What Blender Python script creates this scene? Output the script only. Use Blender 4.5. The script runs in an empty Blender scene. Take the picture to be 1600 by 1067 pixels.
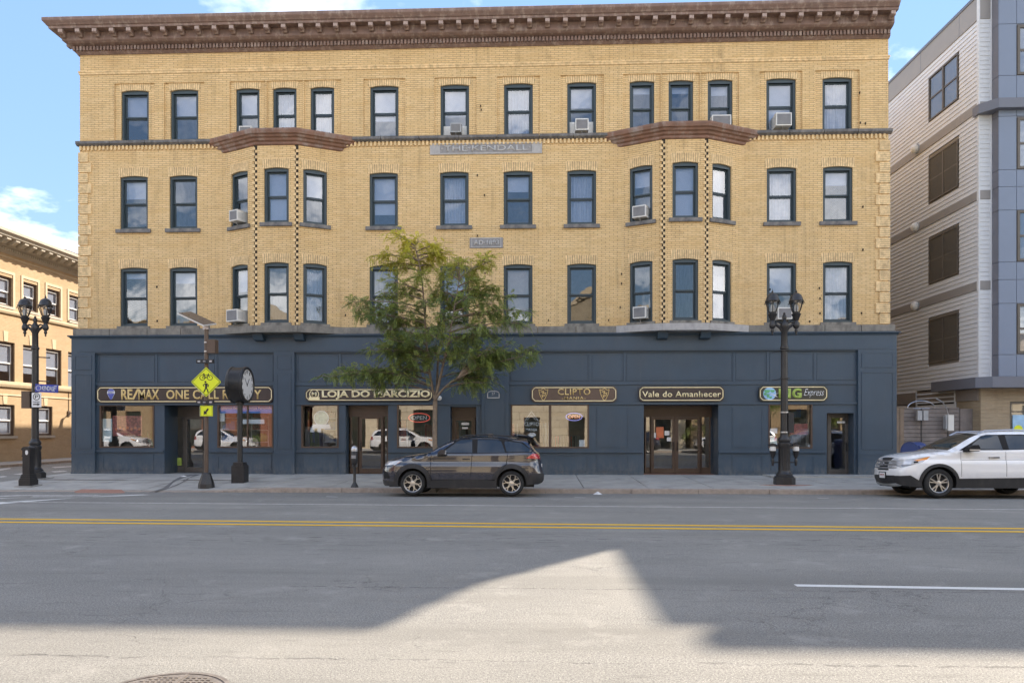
import bpy, bmesh, math, random
import numpy as np
from mathutils import Matrix, Vector
from mathutils.geometry import delaunay_2d_cdt
random.seed(7)
rnd = random.random
R = math.radians
SC = bpy.context.scene
COL = SC.collection
# ------------------------------------------------------------------ camera, sky, sun, exposure
TH = R(2.25); CT = math.cos(TH); ST = math.sin(TH); F = 1130.; DD = 26.8; HC = 1.85; HY = 668.
CX, CY = DD*ST, -DD*CT
cam = bpy.data.cameras.new('camera'); camo = bpy.data.objects.new('camera', cam); COL.objects.link(camo)
camo.location = (CX, CY, HC); camo.rotation_euler = (R(90), 0, TH)
cam.sensor_width = 36; cam.lens = F/1600*36; cam.shift_y = (HY-533.5)/1600
cam.clip_start = .1; cam.clip_end = 3000
SC.camera = camo
SUN = Vector((.838, 1.145, 1.)).normalized()          # towards the sun
ELEV = math.asin(SUN.z); AZ = math.atan2(SUN.x, SUN.y)
W = bpy.data.worlds.new('World'); SC.world = W; W.use_nodes = True
nt = W.node_tree; N = nt.nodes; L = nt.links
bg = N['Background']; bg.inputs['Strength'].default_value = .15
sky = N.new('ShaderNodeTexSky'); sky.sky_type = 'NISHITA'; sky.sun_disc = False
sky.sun_elevation = ELEV; sky.sun_rotation = AZ; sky.air_density = 1.0; sky.dust_density = .0; sky.ozone_density = 1.6
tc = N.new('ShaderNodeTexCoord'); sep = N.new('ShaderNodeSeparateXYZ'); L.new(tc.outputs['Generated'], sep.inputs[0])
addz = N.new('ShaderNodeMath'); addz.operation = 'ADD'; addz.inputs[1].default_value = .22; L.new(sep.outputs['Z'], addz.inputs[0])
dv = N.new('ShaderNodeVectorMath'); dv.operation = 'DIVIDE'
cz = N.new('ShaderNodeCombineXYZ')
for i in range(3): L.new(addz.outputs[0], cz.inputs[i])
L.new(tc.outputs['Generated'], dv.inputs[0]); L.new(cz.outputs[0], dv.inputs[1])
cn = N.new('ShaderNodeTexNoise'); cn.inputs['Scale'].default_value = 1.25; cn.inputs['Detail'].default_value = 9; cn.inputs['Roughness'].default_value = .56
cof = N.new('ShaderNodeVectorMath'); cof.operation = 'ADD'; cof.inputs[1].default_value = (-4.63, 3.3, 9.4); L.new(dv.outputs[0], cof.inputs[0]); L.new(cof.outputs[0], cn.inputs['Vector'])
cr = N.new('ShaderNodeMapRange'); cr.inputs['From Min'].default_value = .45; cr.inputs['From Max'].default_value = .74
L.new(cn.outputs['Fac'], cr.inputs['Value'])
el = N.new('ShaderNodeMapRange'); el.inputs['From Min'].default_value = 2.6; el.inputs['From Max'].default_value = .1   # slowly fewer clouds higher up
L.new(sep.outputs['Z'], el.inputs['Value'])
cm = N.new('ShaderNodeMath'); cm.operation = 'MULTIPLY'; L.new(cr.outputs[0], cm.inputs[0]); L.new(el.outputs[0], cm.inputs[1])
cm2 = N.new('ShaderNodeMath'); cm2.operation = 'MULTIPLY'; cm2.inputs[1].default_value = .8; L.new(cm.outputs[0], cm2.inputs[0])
lum = N.new('ShaderNodeVectorMath'); lum.operation = 'DOT_PRODUCT'; lum.inputs[1].default_value = (.25, .45, .30); L.new(sky.outputs[0], lum.inputs[0])
l1 = N.new('ShaderNodeMath'); l1.operation = 'MULTIPLY_ADD'; l1.inputs[1].default_value = 1/1.15; l1.inputs[2].default_value = 1.; L.new(lum.outputs['Value'], l1.inputs[0])
l2 = N.new('ShaderNodeMath'); l2.operation = 'DIVIDE'; l2.inputs[0].default_value = 1.; L.new(l1.outputs[0], l2.inputs[1])
skc = N.new('ShaderNodeVectorMath'); skc.operation = 'SCALE'; L.new(sky.outputs[0], skc.inputs[0]); L.new(l2.outputs[0], skc.inputs['Scale'])
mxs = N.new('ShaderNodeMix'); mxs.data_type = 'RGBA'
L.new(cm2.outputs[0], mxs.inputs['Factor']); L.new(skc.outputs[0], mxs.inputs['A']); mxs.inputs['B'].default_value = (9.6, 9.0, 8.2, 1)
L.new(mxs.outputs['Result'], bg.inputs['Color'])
sl = bpy.data.lights.new('sun', 'SUN'); sl.energy = 2.0; sl.angle = R(.55); sl.color = (1, .88, .72)
slo = bpy.data.objects.new('sun', sl); COL.objects.link(slo); slo.location = (30, 40, 60)
slo.rotation_euler = (-SUN).to_track_quat('-Z', 'Y').to_euler()
VS = SC.view_settings; VS.view_transform = 'Standard'; VS.look = 'None'; VS.gamma = 1; VS.use_curve_mapping = False
VS.exposure = 2.65
SC.cycles.max_bounces = 8; SC.cycles.transparent_max_bounces = 12; SC.cycles.use_denoising = True
try: SC.cycles.sample_clamp_indirect = 6
except Exception: pass

# ------------------------------------------------------------------ pixel of the photograph -> point in the place
def ray(px, py):
    dx, dz = (px-800)/F, (HY-py)/F
    return dx*CT-ST, dx*ST+CT, dz
def P(px, py, v=0.):                     # on the vertical plane Y = v: (x, z)
    a, b, c = ray(px, py); t = (v-CY)/b
    return CX+t*a, HC+t*c
def PX(px, v=0.): return P(px, 500, v)[0]
def G(px, py, z=0.):                     # on the ground at height z: (x, y)
    a, b, c = ray(px, py); t = (z-HC)/c
    return CX+t*a, CY+t*b
def PU(px, py, u):                       # on the wall plane X = u: (y, z)
    a, b, c = ray(px, py); t = (u-CX)/a
    return CY+t*b, HC+t*c

# ------------------------------------------------------------------ materials
MATS = {}
def newmat(name):
    m = bpy.data.materials.new(name); m.use_nodes = True; MATS[name] = m
    return m, m.node_tree.nodes, m.node_tree.links, m.node_tree.nodes['Principled BSDF']
def noise(N, L, vec, scale, detail=4, rough=.55):
    n = N.new('ShaderNodeTexNoise'); n.inputs['Scale'].default_value = scale; n.inputs['Detail'].default_value = detail
    n.inputs['Roughness'].default_value = rough
    if vec is not None: L.new(vec, n.inputs['Vector'])
    return n
def mrange(N, L, v, a, b, c=0., d=1.):
    n = N.new('ShaderNodeMapRange')
    for k, x in zip(('From Min', 'From Max', 'To Min', 'To Max'), (a, b, c, d)): n.inputs[k].default_value = x
    L.new(v, n.inputs['Value']); return n.outputs[0]
def mixc(N, L, fac, a, b, blend='MIX'):
    n = N.new('ShaderNodeMix'); n.data_type = 'RGBA'; n.blend_type = blend
    if hasattr(fac, 'links'): L.new(fac, n.inputs['Factor'])
    else: n.inputs['Factor'].default_value = fac
    for k, x in (('A', a), ('B', b)):
        if hasattr(x, 'links'): L.new(x, n.inputs[k])
        else: n.inputs[k].default_value = (*x, 1)
    return n.outputs['Result']
def mth(N, L, op, a, b=None):
    n = N.new('ShaderNodeMath'); n.operation = op
    for i, x in enumerate((a, b)):
        if x is None: continue
        if hasattr(x, 'links'): L.new(x, n.inputs[i])
        else: n.inputs[i].default_value = x
    return n.outputs[0]
def stretch(N, L, vec, s):
    n = N.new('ShaderNodeVectorMath'); n.operation = 'MULTIPLY'; n.inputs[1].default_value = s; L.new(vec, n.inputs[0]); return n.outputs[0]
def bump(N, L, b, h, strength=.3, dist=.01):
    n = N.new('ShaderNodeBump'); n.inputs['Strength'].default_value = strength; n.inputs['Distance'].default_value = dist
    L.new(h, n.inputs['Height']); L.new(n.outputs[0], b.inputs['Normal'])
def pmat(name, col, rough=.6, metal=0., var=.18, scale=3., bmp=0., bscale=60., dirt=None, dirtamt=.35, dscale=2.5, spec=.5, coat=0.):
    m, N, L, b = newmat(name)
    tcn = N.new('ShaderNodeTexCoord'); o = tcn.outputs['Object']
    n1 = noise(N, L, o, scale, 6, .6)
    c2 = tuple(c*(1-var) for c in col); c1 = tuple(min(1, c*(1+var)) for c in col)
    c = mixc(N, L, mrange(N, L, n1.outputs['Fac'], .3, .7), c2, c1)
    if dirt:
        n2 = noise(N, L, stretch(N, L, o, (1, 1, .45)), dscale, 8, .65)
        c = mixc(N, L, mrange(N, L, n2.outputs['Fac'], .5, .72, 0, dirtamt), c, dirt)
    L.new(c, b.inputs['Base Color']); b.inputs['Metallic'].default_value = metal
    b.inputs['Specular IOR Level'].default_value = spec; b.inputs['Coat Weight'].default_value = coat
    L.new(mrange(N, L, n1.outputs['Fac'], .2, .8, max(.02, rough-.08), min(1, rough+.08)), b.inputs['Roughness'])
    if bmp: bump(N, L, b, noise(N, L, o, bscale, 4).outputs['Fac'], bmp, .004)
    return m
def emat(name, col, strength):
    m, N, L, b = newmat(name); b.inputs['Base Color'].default_value = (*col, 1)
    b.inputs['Emission Color'].default_value = (*col, 1); b.inputs['Emission Strength'].default_value = strength; return m
def glassmat(name, base, tint=(.9, .93, .95), wob=.012):
    m, N, L, b = newmat(name); N.remove(b)
    out = N['Material Output']
    tr = N.new('ShaderNodeBsdfTransparent'); tr.inputs[0].default_value = (*tint, 1)
    gl = N.new('ShaderNodeBsdfGlossy'); gl.inputs['Roughness'].default_value = .0; gl.inputs[0].default_value = (.93, .95, 1, 1)
    lw = N.new('ShaderNodeLayerWeight'); lw.inputs['Blend'].default_value = .35
    geo = N.new('ShaderNodeNewGeometry')
    fac = mth(N, L, 'MULTIPLY', mth(N, L, 'MAXIMUM', lw.outputs['Fresnel'], base), mth(N, L, 'SUBTRACT', 1., geo.outputs['Backfacing']))
    tcn = N.new('ShaderNodeTexCoord')
    bp = N.new('ShaderNodeBump'); bp.inputs['Strength'].default_value = .35; bp.inputs['Distance'].default_value = wob
    L.new(noise(N, L, tcn.outputs['Object'], 1.3, 2).outputs['Fac'], bp.inputs['Height'])
    L.new(bp.outputs[0], gl.inputs['Normal'])
    mx = N.new('ShaderNodeMixShader'); L.new(fac, mx.inputs[0]); L.new(tr.outputs[0], mx.inputs[1]); L.new(gl.outputs[0], mx.inputs[2])
    L.new(mx.outputs[0], out.inputs[0]); return m
def brickmat(name, c1, c2, mortar, bw=.29, rh=.072, ms=.0085, stain=(.16, .10, .05), stainamt=.38, bias=-.1, bstr=.7):
    m, N, L, b = newmat(name)
    uv = N.new('ShaderNodeUVMap'); uv.uv_map = 'UVMap'
    tcn = N.new('ShaderNodeTexCoord'); o = tcn.outputs['Object']
    br = N.new('ShaderNodeTexBrick'); L.new(uv.outputs[0], br.inputs['Vector'])
    br.inputs['Scale'].default_value = 1; br.inputs['Brick Width'].default_value = bw; br.inputs['Row Height'].default_value = rh
    br.inputs['Mortar Size'].default_value = ms; br.inputs['Mortar Smooth'].default_value = .25; br.inputs['Bias'].default_value = bias
    br.inputs['Color1'].default_value = (*c1, 1); br.inputs['Color2'].default_value = (*c2, 1); br.inputs['Mortar'].default_value = (*mortar, 1)
    n1 = noise(N, L, o, .55, 8, .62); n2 = noise(N, L, stretch(N, L, o, (1.2, 1.2, .35)), 1.6, 8, .7); n3 = noise(N, L, stretch(N, L, o, (3.4, 3.4, 13.9)), 1., 3, .8)
    c = mixc(N, L, mrange(N, L, n3.outputs['Fac'], .35, .7, 0, .42), br.outputs['Color'], tuple(min(1, x*1.18) for x in c1))
    c = mixc(N, L, mrange(N, L, n1.outputs['Fac'], .45, .75, 0, .3), c, tuple(x*.72 for x in c2))
    n7 = noise(N, L, stretch(N, L, o, (.35, .35, 2.2)), 1., 5, .7); c = mixc(N, L, mrange(N, L, n7.outputs['Fac'], .48, .7, 0, .4), c, tuple(x*y for x, y in zip(c2, (.9, .8, .66))))
    c = mixc(N, L, mrange(N, L, n2.outputs['Fac'], .54, .76, 0, stainamt), c, stain)
    n5 = noise(N, L, stretch(N, L, o, (5, 5, .3)), 1., 6, .7); n6 = noise(N, L, o, .35, 3)
    c = mixc(N, L, mth(N, L, 'MULTIPLY', mrange(N, L, n5.outputs['Fac'], .52, .72, 0, stainamt*1.1), mrange(N, L, n6.outputs['Fac'], .42, .6)), c, stain)
    L.new(c, b.inputs['Base Color']); b.inputs['Roughness'].default_value = .82; b.inputs['Specular IOR Level'].default_value = .3
    h = mth(N, L, 'ADD', mth(N, L, 'MULTIPLY', br.outputs['Fac'], -1.), mth(N, L, 'MULTIPLY', noise(N, L, o, 45, 3).outputs['Fac'], .35))
    bump(N, L, b, h, bstr, .012); return m

brickmat('yellow_brick', (.745, .54, .285), (.65, .45, .215), (.24, .15, .075))
pmat('brick_unit', (.70, .51, .275), .85, var=.28, scale=9., bmp=.3, dirt=(.3, .19, .09), dirtamt=.4)
brickmat('buff_brick', (.46, .335, .205), (.41, .295, .175), (.42, .31, .19), bw=.22, rh=.07, stainamt=.12)
brickmat('tan_brick', (.36, .29, .2), (.27, .21, .145), (.31, .26, .19), bw=.4, rh=.075, stainamt=.25)
brickmat('cream_block', (.66, .57, .42), (.58, .49, .36), (.22, .18, .12), bw=1.3, rh=.62, ms=.02, stainamt=.2)
brickmat('red_brick', (.34, .13, .075), (.26, .1, .06), (.36, .27, .2), bw=.22, rh=.07, stainamt=.2)
pmat('navy_paint', (.040, .067, .099), .45, var=.1, scale=1.4, bmp=.05, dirt=(.075, .09, .11), dirtamt=.25)
pmat('teal_paint', (.038, .058, .070), .5, var=.12, scale=4)
pmat('cornice_paint', (.20, .13, .105), .7, var=.22, scale=3, bmp=.4, bscale=25, dirt=(.42, .34, .29), dirtamt=.75, dscale=6)
pmat('modillion_paint', (.40, .31, .27), .7, var=.25, scale=9, bmp=.3, dirt=(.2, .1, .075), dirtamt=.8, dscale=9)
pmat('copper_rust', (.20, .105, .07), .62, var=.25, scale=3, bmp=.3, dirt=(.33, .29, .27), dirtamt=.85, dscale=2.2)
pmat('weathered_stone', (.21, .195, .17), .85, var=.25, scale=4, bmp=.6, bscale=30, dirt=(.055, .05, .05), dirtamt=.7, dscale=2.8)
pmat('dark_stone', (.13, .125, .125), .85, var=.35, scale=5, bmp=.6, bscale=30, dirt=(.36, .33, .29), dirtamt=.5, dscale=4)
pmat('pale_stone', (.40, .385, .375), .85, var=.12, scale=6, bmp=.5, bscale=50, dirt=(.2, .19, .19), dirtamt=.5, dscale=5)
pmat('carved_stone', (.27, .26, .26), .85, var=.12, scale=6, bmp=.5, bscale=50, dirt=(.15, .14, .14), dirtamt=.5, dscale=5)
pmat('letter_stone', (.47, .46, .45), .85, var=.1, scale=6)
pmat('joint_brown', (.2, .12, .055), .9)
pmat('mortar_shade_dark', (.03, .022, .016), .9)  # mortar joints, and the shade painted behind the bay corner teeth
pmat('black_iron', (.022, .021, .022), .42, var=.2, scale=6, bmp=.12, bscale=60, dirt=(.05, .045, .042), dirtamt=.5)
pmat('black_plastic', (.02, .02, .022), .5)
pmat('rubber', (.018, .018, .018), .75)
pmat('alloy', (.50, .48, .46), .32, metal=.85, var=.06)
pmat('steel', (.5, .5, .52), .35, metal=.8)
pmat('gold', (.70, .50, .20), .42, metal=.0, var=.1)
pmat('pale_gold', (.92, .78, .46), .45, var=.07)
pmat('fin_grey', (.2, .2, .21), .6)
pmat('sign_brown', (.052, .036, .032), .4, var=.1)
pmat('sign_umber', (.115, .073, .052), .5, var=.12)
pmat('sign_olive', (.05, .045, .032), .5, var=.1)
pmat('door_brown', (.085, .052, .036), .38, var=.15)
pmat('door_grey', (.10, .09, .08), .4)
pmat('white_paint', (.74, .74, .74), .5, var=.05)
pmat('white_plastic', (.68, .67, .64), .5, var=.08, dirt=(.4, .38, .34), dirtamt=.3)
pmat('grey_plastic', (.34, .35, .36), .55)
pmat('shade_cloth', (.33, .335, .40), .85, var=.05, scale=6)
pmat('curtain', (.27, .275, .33), .9, var=.1, scale=7)
pmat('tan_blind', (.38, .29, .24), .9, var=.1, scale=7)
pmat('interior', (.42, .39, .34), .9, var=.2)
pmat('shop_floor', (.2, .17, .14), .5)
pmat('sky_blue', (.09, .25, .62), .5)
pmat('street_sign_blue', (.03, .05, .30), .4)
pmat('mailbox_blue', (.028, .05, .17), .4, var=.12)
pmat('sign_yellow', (.72, .78, .02), .45, var=.04)
pmat('symbol_black', (.015, .015, .015), .5)
pmat('red_cloth', (.5, .06, .035), .85)
pmat('orange_cloth', (.62, .19, .09), .85)
pmat('dark_cloth', (.03, .03, .04), .9)
pmat('grey_cloth', (.25, .24, .24), .9)
pmat('poster_red', (.33, .10, .08), .6, var=.6, scale=14)
pmat('poster_pale', (.62, .68, .64), .6, var=.06)
pmat('poster_green', (.35, .45, .36), .6, var=.3, scale=9)
pmat('balloon_blue', (.10, .12, .42), .5)
pmat('globe_blue', (.32, .52, .74), .5)
pmat('globe_green', (.12, .38, .17), .5)
pmat('lime', (.35, .46, .09), .5)
pmat('solar_cell', (.10, .08, .07), .3)
pmat('siding_white', (.60, .615, .64), .6, var=.05, scale=2, bmp=.1, bscale=20)
pmat('siding_grey', (.27, .255, .245), .6, var=.05)
pmat('siding_taupe', (.23, .2, .18), .65, var=.08)
pmat('panel_blue', (.165, .205, .285), .45, var=.05, scale=.8)
pmat('panel_return', (.15, .15, .175), .5, var=.06)
pmat('fascia_grey', (.13, .14, .175), .5, var=.05)
pmat('bronze_frame', (.10, .085, .07), .5)
pmat('screen', (.085, .075, .06), .75, var=.15, scale=5)
pmat('fence_wood', (.215, .19, .18), .85, var=.25, scale=2.5, bmp=.5, bscale=15, dirt=(.12, .095, .08), dirtamt=.5)
pmat('post_wood', (.25, .19, .14), .85, var=.2, scale=3, bmp=.4, dirt=(.13, .11, .09), dirtamt=.6)
pmat('concrete', (.37, .355, .325), .85, var=.14, scale=1.2, bmp=.35, bscale=90, dirt=(.17, .163, .15), dirtamt=.6, dscale=1.3)
pmat('concrete_old', (.30, .29, .27), .85, var=.2, scale=5, bmp=.4, dirt=(.16, .15, .13), dirtamt=.5)
pmat('granite', (.33, .275, .23), .8, var=.2, scale=7, bmp=.4, bscale=60, dirt=(.16, .13, .11), dirtamt=.55)
pmat('tactile_brick', (.33, .17, .12), .85, var=.25, scale=8, bmp=.4)
pmat('earth', (.12, .1, .08), .95)
pmat('cast_iron', (.16, .14, .125), .6, metal=.3, var=.25, scale=12, bmp=.5, bscale=80, dirt=(.3, .26, .22), dirtamt=.6, dscale=7)
pmat('bark', (.20, .155, .115), .9, var=.3, scale=8, bmp=.7, bscale=35)
pmat('cream_stone', (.62, .55, .42), .85, var=.1, scale=1.2, bmp=.3, dirt=(.4, .34, .26), dirtamt=.35)
pmat('slate', (.09, .09, .1), .7)
pmat('litter_paper', (.66, .66, .66), .8)
pmat('stain', (.15, .145, .14), .8, var=.15)
pmat('grey_stone_trim', (.42, .38, .32), .85, var=.1, bmp=.3)
pmat('cream_trim', (.52, .42, .28), .7, var=.08)
pmat('brown_metal', (.10, .065, .045), .5)
def navy():
    m, N, L, b = MATS['navy_paint'], MATS['navy_paint'].node_tree.nodes, MATS['navy_paint'].node_tree.links, MATS['navy_paint'].node_tree.nodes['Principled BSDF']
    src = b.inputs['Base Color'].links[0].from_socket; tcn = N.new('ShaderNodeTexCoord'); o = tcn.outputs['Object']; z = N.new('ShaderNodeSeparateXYZ'); L.new(o, z.inputs[0])
    sp = noise(N, L, stretch(N, L, o, (3, 3, 1.2)), 2.2, 8, .75); k = mth(N, L, 'MULTIPLY', mrange(N, L, z.outputs['Z'], .75, .06, 0, .85), mrange(N, L, sp.outputs['Fac'], .42, .66)); c = mixc(N, L, k, src, (.15, .15, .145))
    s2 = noise(N, L, stretch(N, L, o, (9, 9, .5)), 1., 7, .75); c = mixc(N, L, mrange(N, L, s2.outputs['Fac'], .58, .76, 0, .4), c, (.10, .115, .13))
    s3 = noise(N, L, o, 14, 3, .8); c = mixc(N, L, mrange(N, L, s3.outputs['Fac'], .70, .74, 0, .5), c, (.2, .21, .22)); L.new(c, b.inputs['Base Color'])
navy()
emat('neon_red', (1., .12, .08), .13); emat('neon_blue', (.45, .42, 1.), .13); emat('neon_orange', (1., .38, .2), .13)
glassmat('window_glass', .165); glassmat('shop_glass', .17, wob=.0012); glassmat('lamp_glass', .12, (.8, .8, .8))
glassmat('door_glass', .2, wob=.0012)
def carpaint(name, col, flake=.0, rough=.25):
    m, N, L, b = newmat(name); tcn = N.new('ShaderNodeTexCoord'); o = tcn.outputs['Object']
    n = noise(N, L, o, 3, 6); c = mixc(N, L, mrange(N, L, n.outputs['Fac'], .3, .8, 0, .2), col, tuple(x*.8+.015 for x in col))
    zz = N.new('ShaderNodeSeparateXYZ'); L.new(o, zz.inputs[0])
    dn = noise(N, L, o, 9, 5)
    L.new(mixc(N, L, mth(N, L, 'MULTIPLY', mrange(N, L, zz.outputs['Z'], .75, .3, 0, .6), dn.outputs['Fac']), c, (.2, .18, .16)), b.inputs['Base Color'])
    b.inputs['Metallic'].default_value = flake; b.inputs['Roughness'].default_value = rough
    b.inputs['Coat Weight'].default_value = 1.; b.inputs['Coat Roughness'].default_value = .02; b.inputs['Coat IOR'].default_value = 1.62 if col[0] < .1 else 1.5; return m
carpaint('paint_navy', (.008, .010, .026), .0, .2); carpaint('paint_white', (.80, .80, .81)); carpaint('paint_silver', (.42, .43, .45), .5)
def darkglass(name, col):
    m, N, L, b = newmat(name); b.inputs['Base Color'].default_value = (*col, 1); b.inputs['Roughness'].default_value = .02
    b.inputs['IOR'].default_value = 1.7; b.inputs['Coat Weight'].default_value = .3; b.inputs['Coat Roughness'].default_value = .02; return m
darkglass('car_glass', (.012, .014, .016)); darkglass('screen_glass', (.03, .035, .03))
darkglass('lens_clear', (.45, .46, .48)); darkglass('lens_amber', (.75, .28, .05)); darkglass('lens_red', (.42, .03, .035)); darkglass('chrome_dark', (.2, .2, .21))
pmat('cladding', (.02, .02, .022), .62, var=.12, scale=10, dirt=(.09, .08, .075), dirtamt=.4)
pmat('car_black', (.006, .006, .007), .8)

def asphaltmat():
    m, N, L, b = newmat('asphalt'); tcn = N.new('ShaderNodeTexCoord'); o = tcn.outputs['Object']
    n1 = noise(N, L, o, 120, 2, .7); n2 = noise(N, L, o, 52, 3, .75); n3 = noise(N, L, o, .32, 6, .6)
    n4 = noise(N, L, stretch(N, L, o, (.22, 1.6, 1)), 1.0, 8, .65); n5 = noise(N, L, stretch(N, L, o, (.5, 2.6, 1)), 2.6, 8, .7)
    sp = N.new('ShaderNodeTexVoronoi'); sp.inputs['Scale'].default_value = 38; L.new(o, sp.inputs['Vector'])
    gr = mth(N, L, 'ADD', mth(N, L, 'MULTIPLY', n1.outputs['Fac'], .45), mth(N, L, 'MULTIPLY', n2.outputs['Fac'], .55))
    c = mixc(N, L, mrange(N, L, gr, .40, .60), (.09, .087, .081), (.335, .323, .298))
    c = mixc(N, L, mrange(N, L, n2.outputs['Fac'], .5, .64, 0, .35), c, (.185, .176, .153))
    c = mixc(N, L, mrange(N, L, sp.outputs['Distance'], .22, .10, 0, .75), c, (.50, .478, .42))
    c = mixc(N, L, mrange(N, L, n3.outputs['Fac'], .45, .7, 0, .35), c, (.31, .295, .262))
    c = mixc(N, L, mrange(N, L, n4.outputs['Fac'], .52, .68, 0, .5), c, (.175, .166, .15))
    c = mixc(N, L, mrange(N, L, n5.outputs['Fac'], .62, .70, 0, .55), c, (.10, .097, .094))
    n8 = noise(N, L, stretch(N, L, o, (1.5, 6, 1)), 1.4, 5, .6); sy = N.new('ShaderNodeSeparateXYZ'); L.new(o, sy.inputs[0])
    bd = mth(N, L, 'ADD', mth(N, L, 'MULTIPLY', mrange(N, L, mth(N, L, 'ABSOLUTE', mth(N, L, 'ADD', sy.outputs['Y'], 14.9)), 1.1, .5, 0, .6), 1.), .22)
    c = mixc(N, L, mth(N, L, 'MULTIPLY', mrange(N, L, n8.outputs['Fac'], .58, .66), bd), c, (.085, .08, .072))
    n9 = noise(N, L, stretch(N, L, o, (.035, .75, 1)), 1., 5, .6); c = mixc(N, L, mrange(N, L, n9.outputs['Fac'], .46, .66, 0, .45), c, (.14, .134, .122))
    n10 = noise(N, L, o, 1.1, 6, .7); c = mixc(N, L, mrange(N, L, n10.outputs['Fac'], .56, .68, 0, .35), c, (.36, .345, .315))
    # cracks: warped cell edges, kept only where a slow noise allows; and long seams along the lane joints
    wv = N.new('ShaderNodeVectorMath'); wv.operation = 'ADD'; L.new(o, wv.inputs[0])
    wn = noise(N, L, o, 2.2, 6, .7); ws = N.new('ShaderNodeVectorMath'); ws.operation = 'SCALE'; ws.inputs['Scale'].default_value = .55; L.new(wn.outputs['Color'], ws.inputs[0]); L.new(ws.outputs[0], wv.inputs[1])
    vo = N.new('ShaderNodeTexVoronoi'); vo.feature = 'DISTANCE_TO_EDGE'; vo.inputs['Scale'].default_value = .42; L.new(wv.outputs[0], vo.inputs['Vector'])
    vo2 = N.new('ShaderNodeTexVoronoi'); vo2.feature = 'DISTANCE_TO_EDGE'; vo2.inputs['Scale'].default_value = 1.5; L.new(wv.outputs[0], vo2.inputs['Vector'])
    k = noise(N, L, o, .45, 3); k2 = noise(N, L, o, 9, 3)
    cm = mth(N, L, 'MULTIPLY', mrange(N, L, vo.outputs['Distance'], .0035, .001), mrange(N, L, k.outputs['Fac'], .52, .58, 0, .6))
    cm2 = mth(N, L, 'MULTIPLY', mrange(N, L, vo2.outputs['Distance'], .012, .003), mrange(N, L, k.outputs['Fac'], .60, .66, 0, .6))
    cm = mth(N, L, 'MULTIPLY', mth(N, L, 'MAXIMUM', cm, cm2), mrange(N, L, k2.outputs['Fac'], .34, .5))
    sx = N.new('ShaderNodeSeparateXYZ'); L.new(o, sx.inputs[0])
    sn = noise(N, L, stretch(N, L, o, (.8, .0, 0)), 1.3, 7, .75)
    for y0, wd, amt in ((-18.45, .02, .8), (-21.05, .03, .6), (-13.62, .02, .55), (-10.6, .018, .5)):
        yy = mth(N, L, 'ABSOLUTE', mth(N, L, 'ADD', mth(N, L, 'SUBTRACT', sx.outputs['Y'], y0), mth(N, L, 'MULTIPLY', mth(N, L, 'SUBTRACT', sn.outputs['Fac'], .5), .35)))
        s = mth(N, L, 'MULTIPLY', mrange(N, L, yy, wd, wd*.35, 0, amt), mrange(N, L, n4.outputs['Fac'], .4, .52))
        cm = mth(N, L, 'MAXIMUM', cm, mth(N, L, 'MULTIPLY', s, mrange(N, L, k2.outputs['Fac'], .4, .55)))
    c = mixc(N, L, cm, c, (.07, .066, .063))
    L.new(c, b.inputs['Base Color']); b.inputs['Roughness'].default_value = .88; b.inputs['Specular IOR Level'].default_value = .25
    h = mth(N, L, 'SUBTRACT', mth(N, L, 'ADD', mth(N, L, 'MULTIPLY', n2.outputs['Fac'], .6), mth(N, L, 'MULTIPLY', n1.outputs['Fac'], .5)), cm)
    bump(N, L, b, h, .55, .012)
asphaltmat()
def linemat(name, col, wear):
    m, N, L, b = newmat(name); tcn = N.new('ShaderNodeTexCoord'); o = tcn.outputs['Object']
    n = noise(N, L, o, 7, 8, .75); n2 = noise(N, L, o, 70, 2, .7)
    c = mixc(N, L, mrange(N, L, n2.outputs['Fac'], .3, .7), tuple(x*.8 for x in col), col)
    c = mixc(N, L, mrange(N, L, n.outputs['Fac'], wear, wear+.12), c, (.27, .255, .225))
    L.new(c, b.inputs['Base Color']); b.inputs['Roughness'].default_value = .8
linemat('yellow_line', (.72, .42, .015), .70); linemat('white_line', (.66, .65, .62), .60); linemat('worn_white', (.55, .53, .5), .49)
def leafmat():
    m, N, L, b = newmat('leaf'); at = N.new('ShaderNodeAttribute'); at.attribute_name = 'leafcol'
    L.new(at.outputs['Color'], b.inputs['Base Color']); b.inputs['Roughness'].default_value = .55
    tl = N.new('ShaderNodeBsdfTranslucent'); L.new(at.outputs['Color'], tl.inputs[0])
    mx = N.new('ShaderNodeMixShader'); mx.inputs[0].default_value = .45
    L.new(b.outputs[0], mx.inputs[1]); L.new(tl.outputs[0], mx.inputs[2]); L.new(mx.outputs[0], N['Material Output'].inputs[0])
leafmat()

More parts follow.
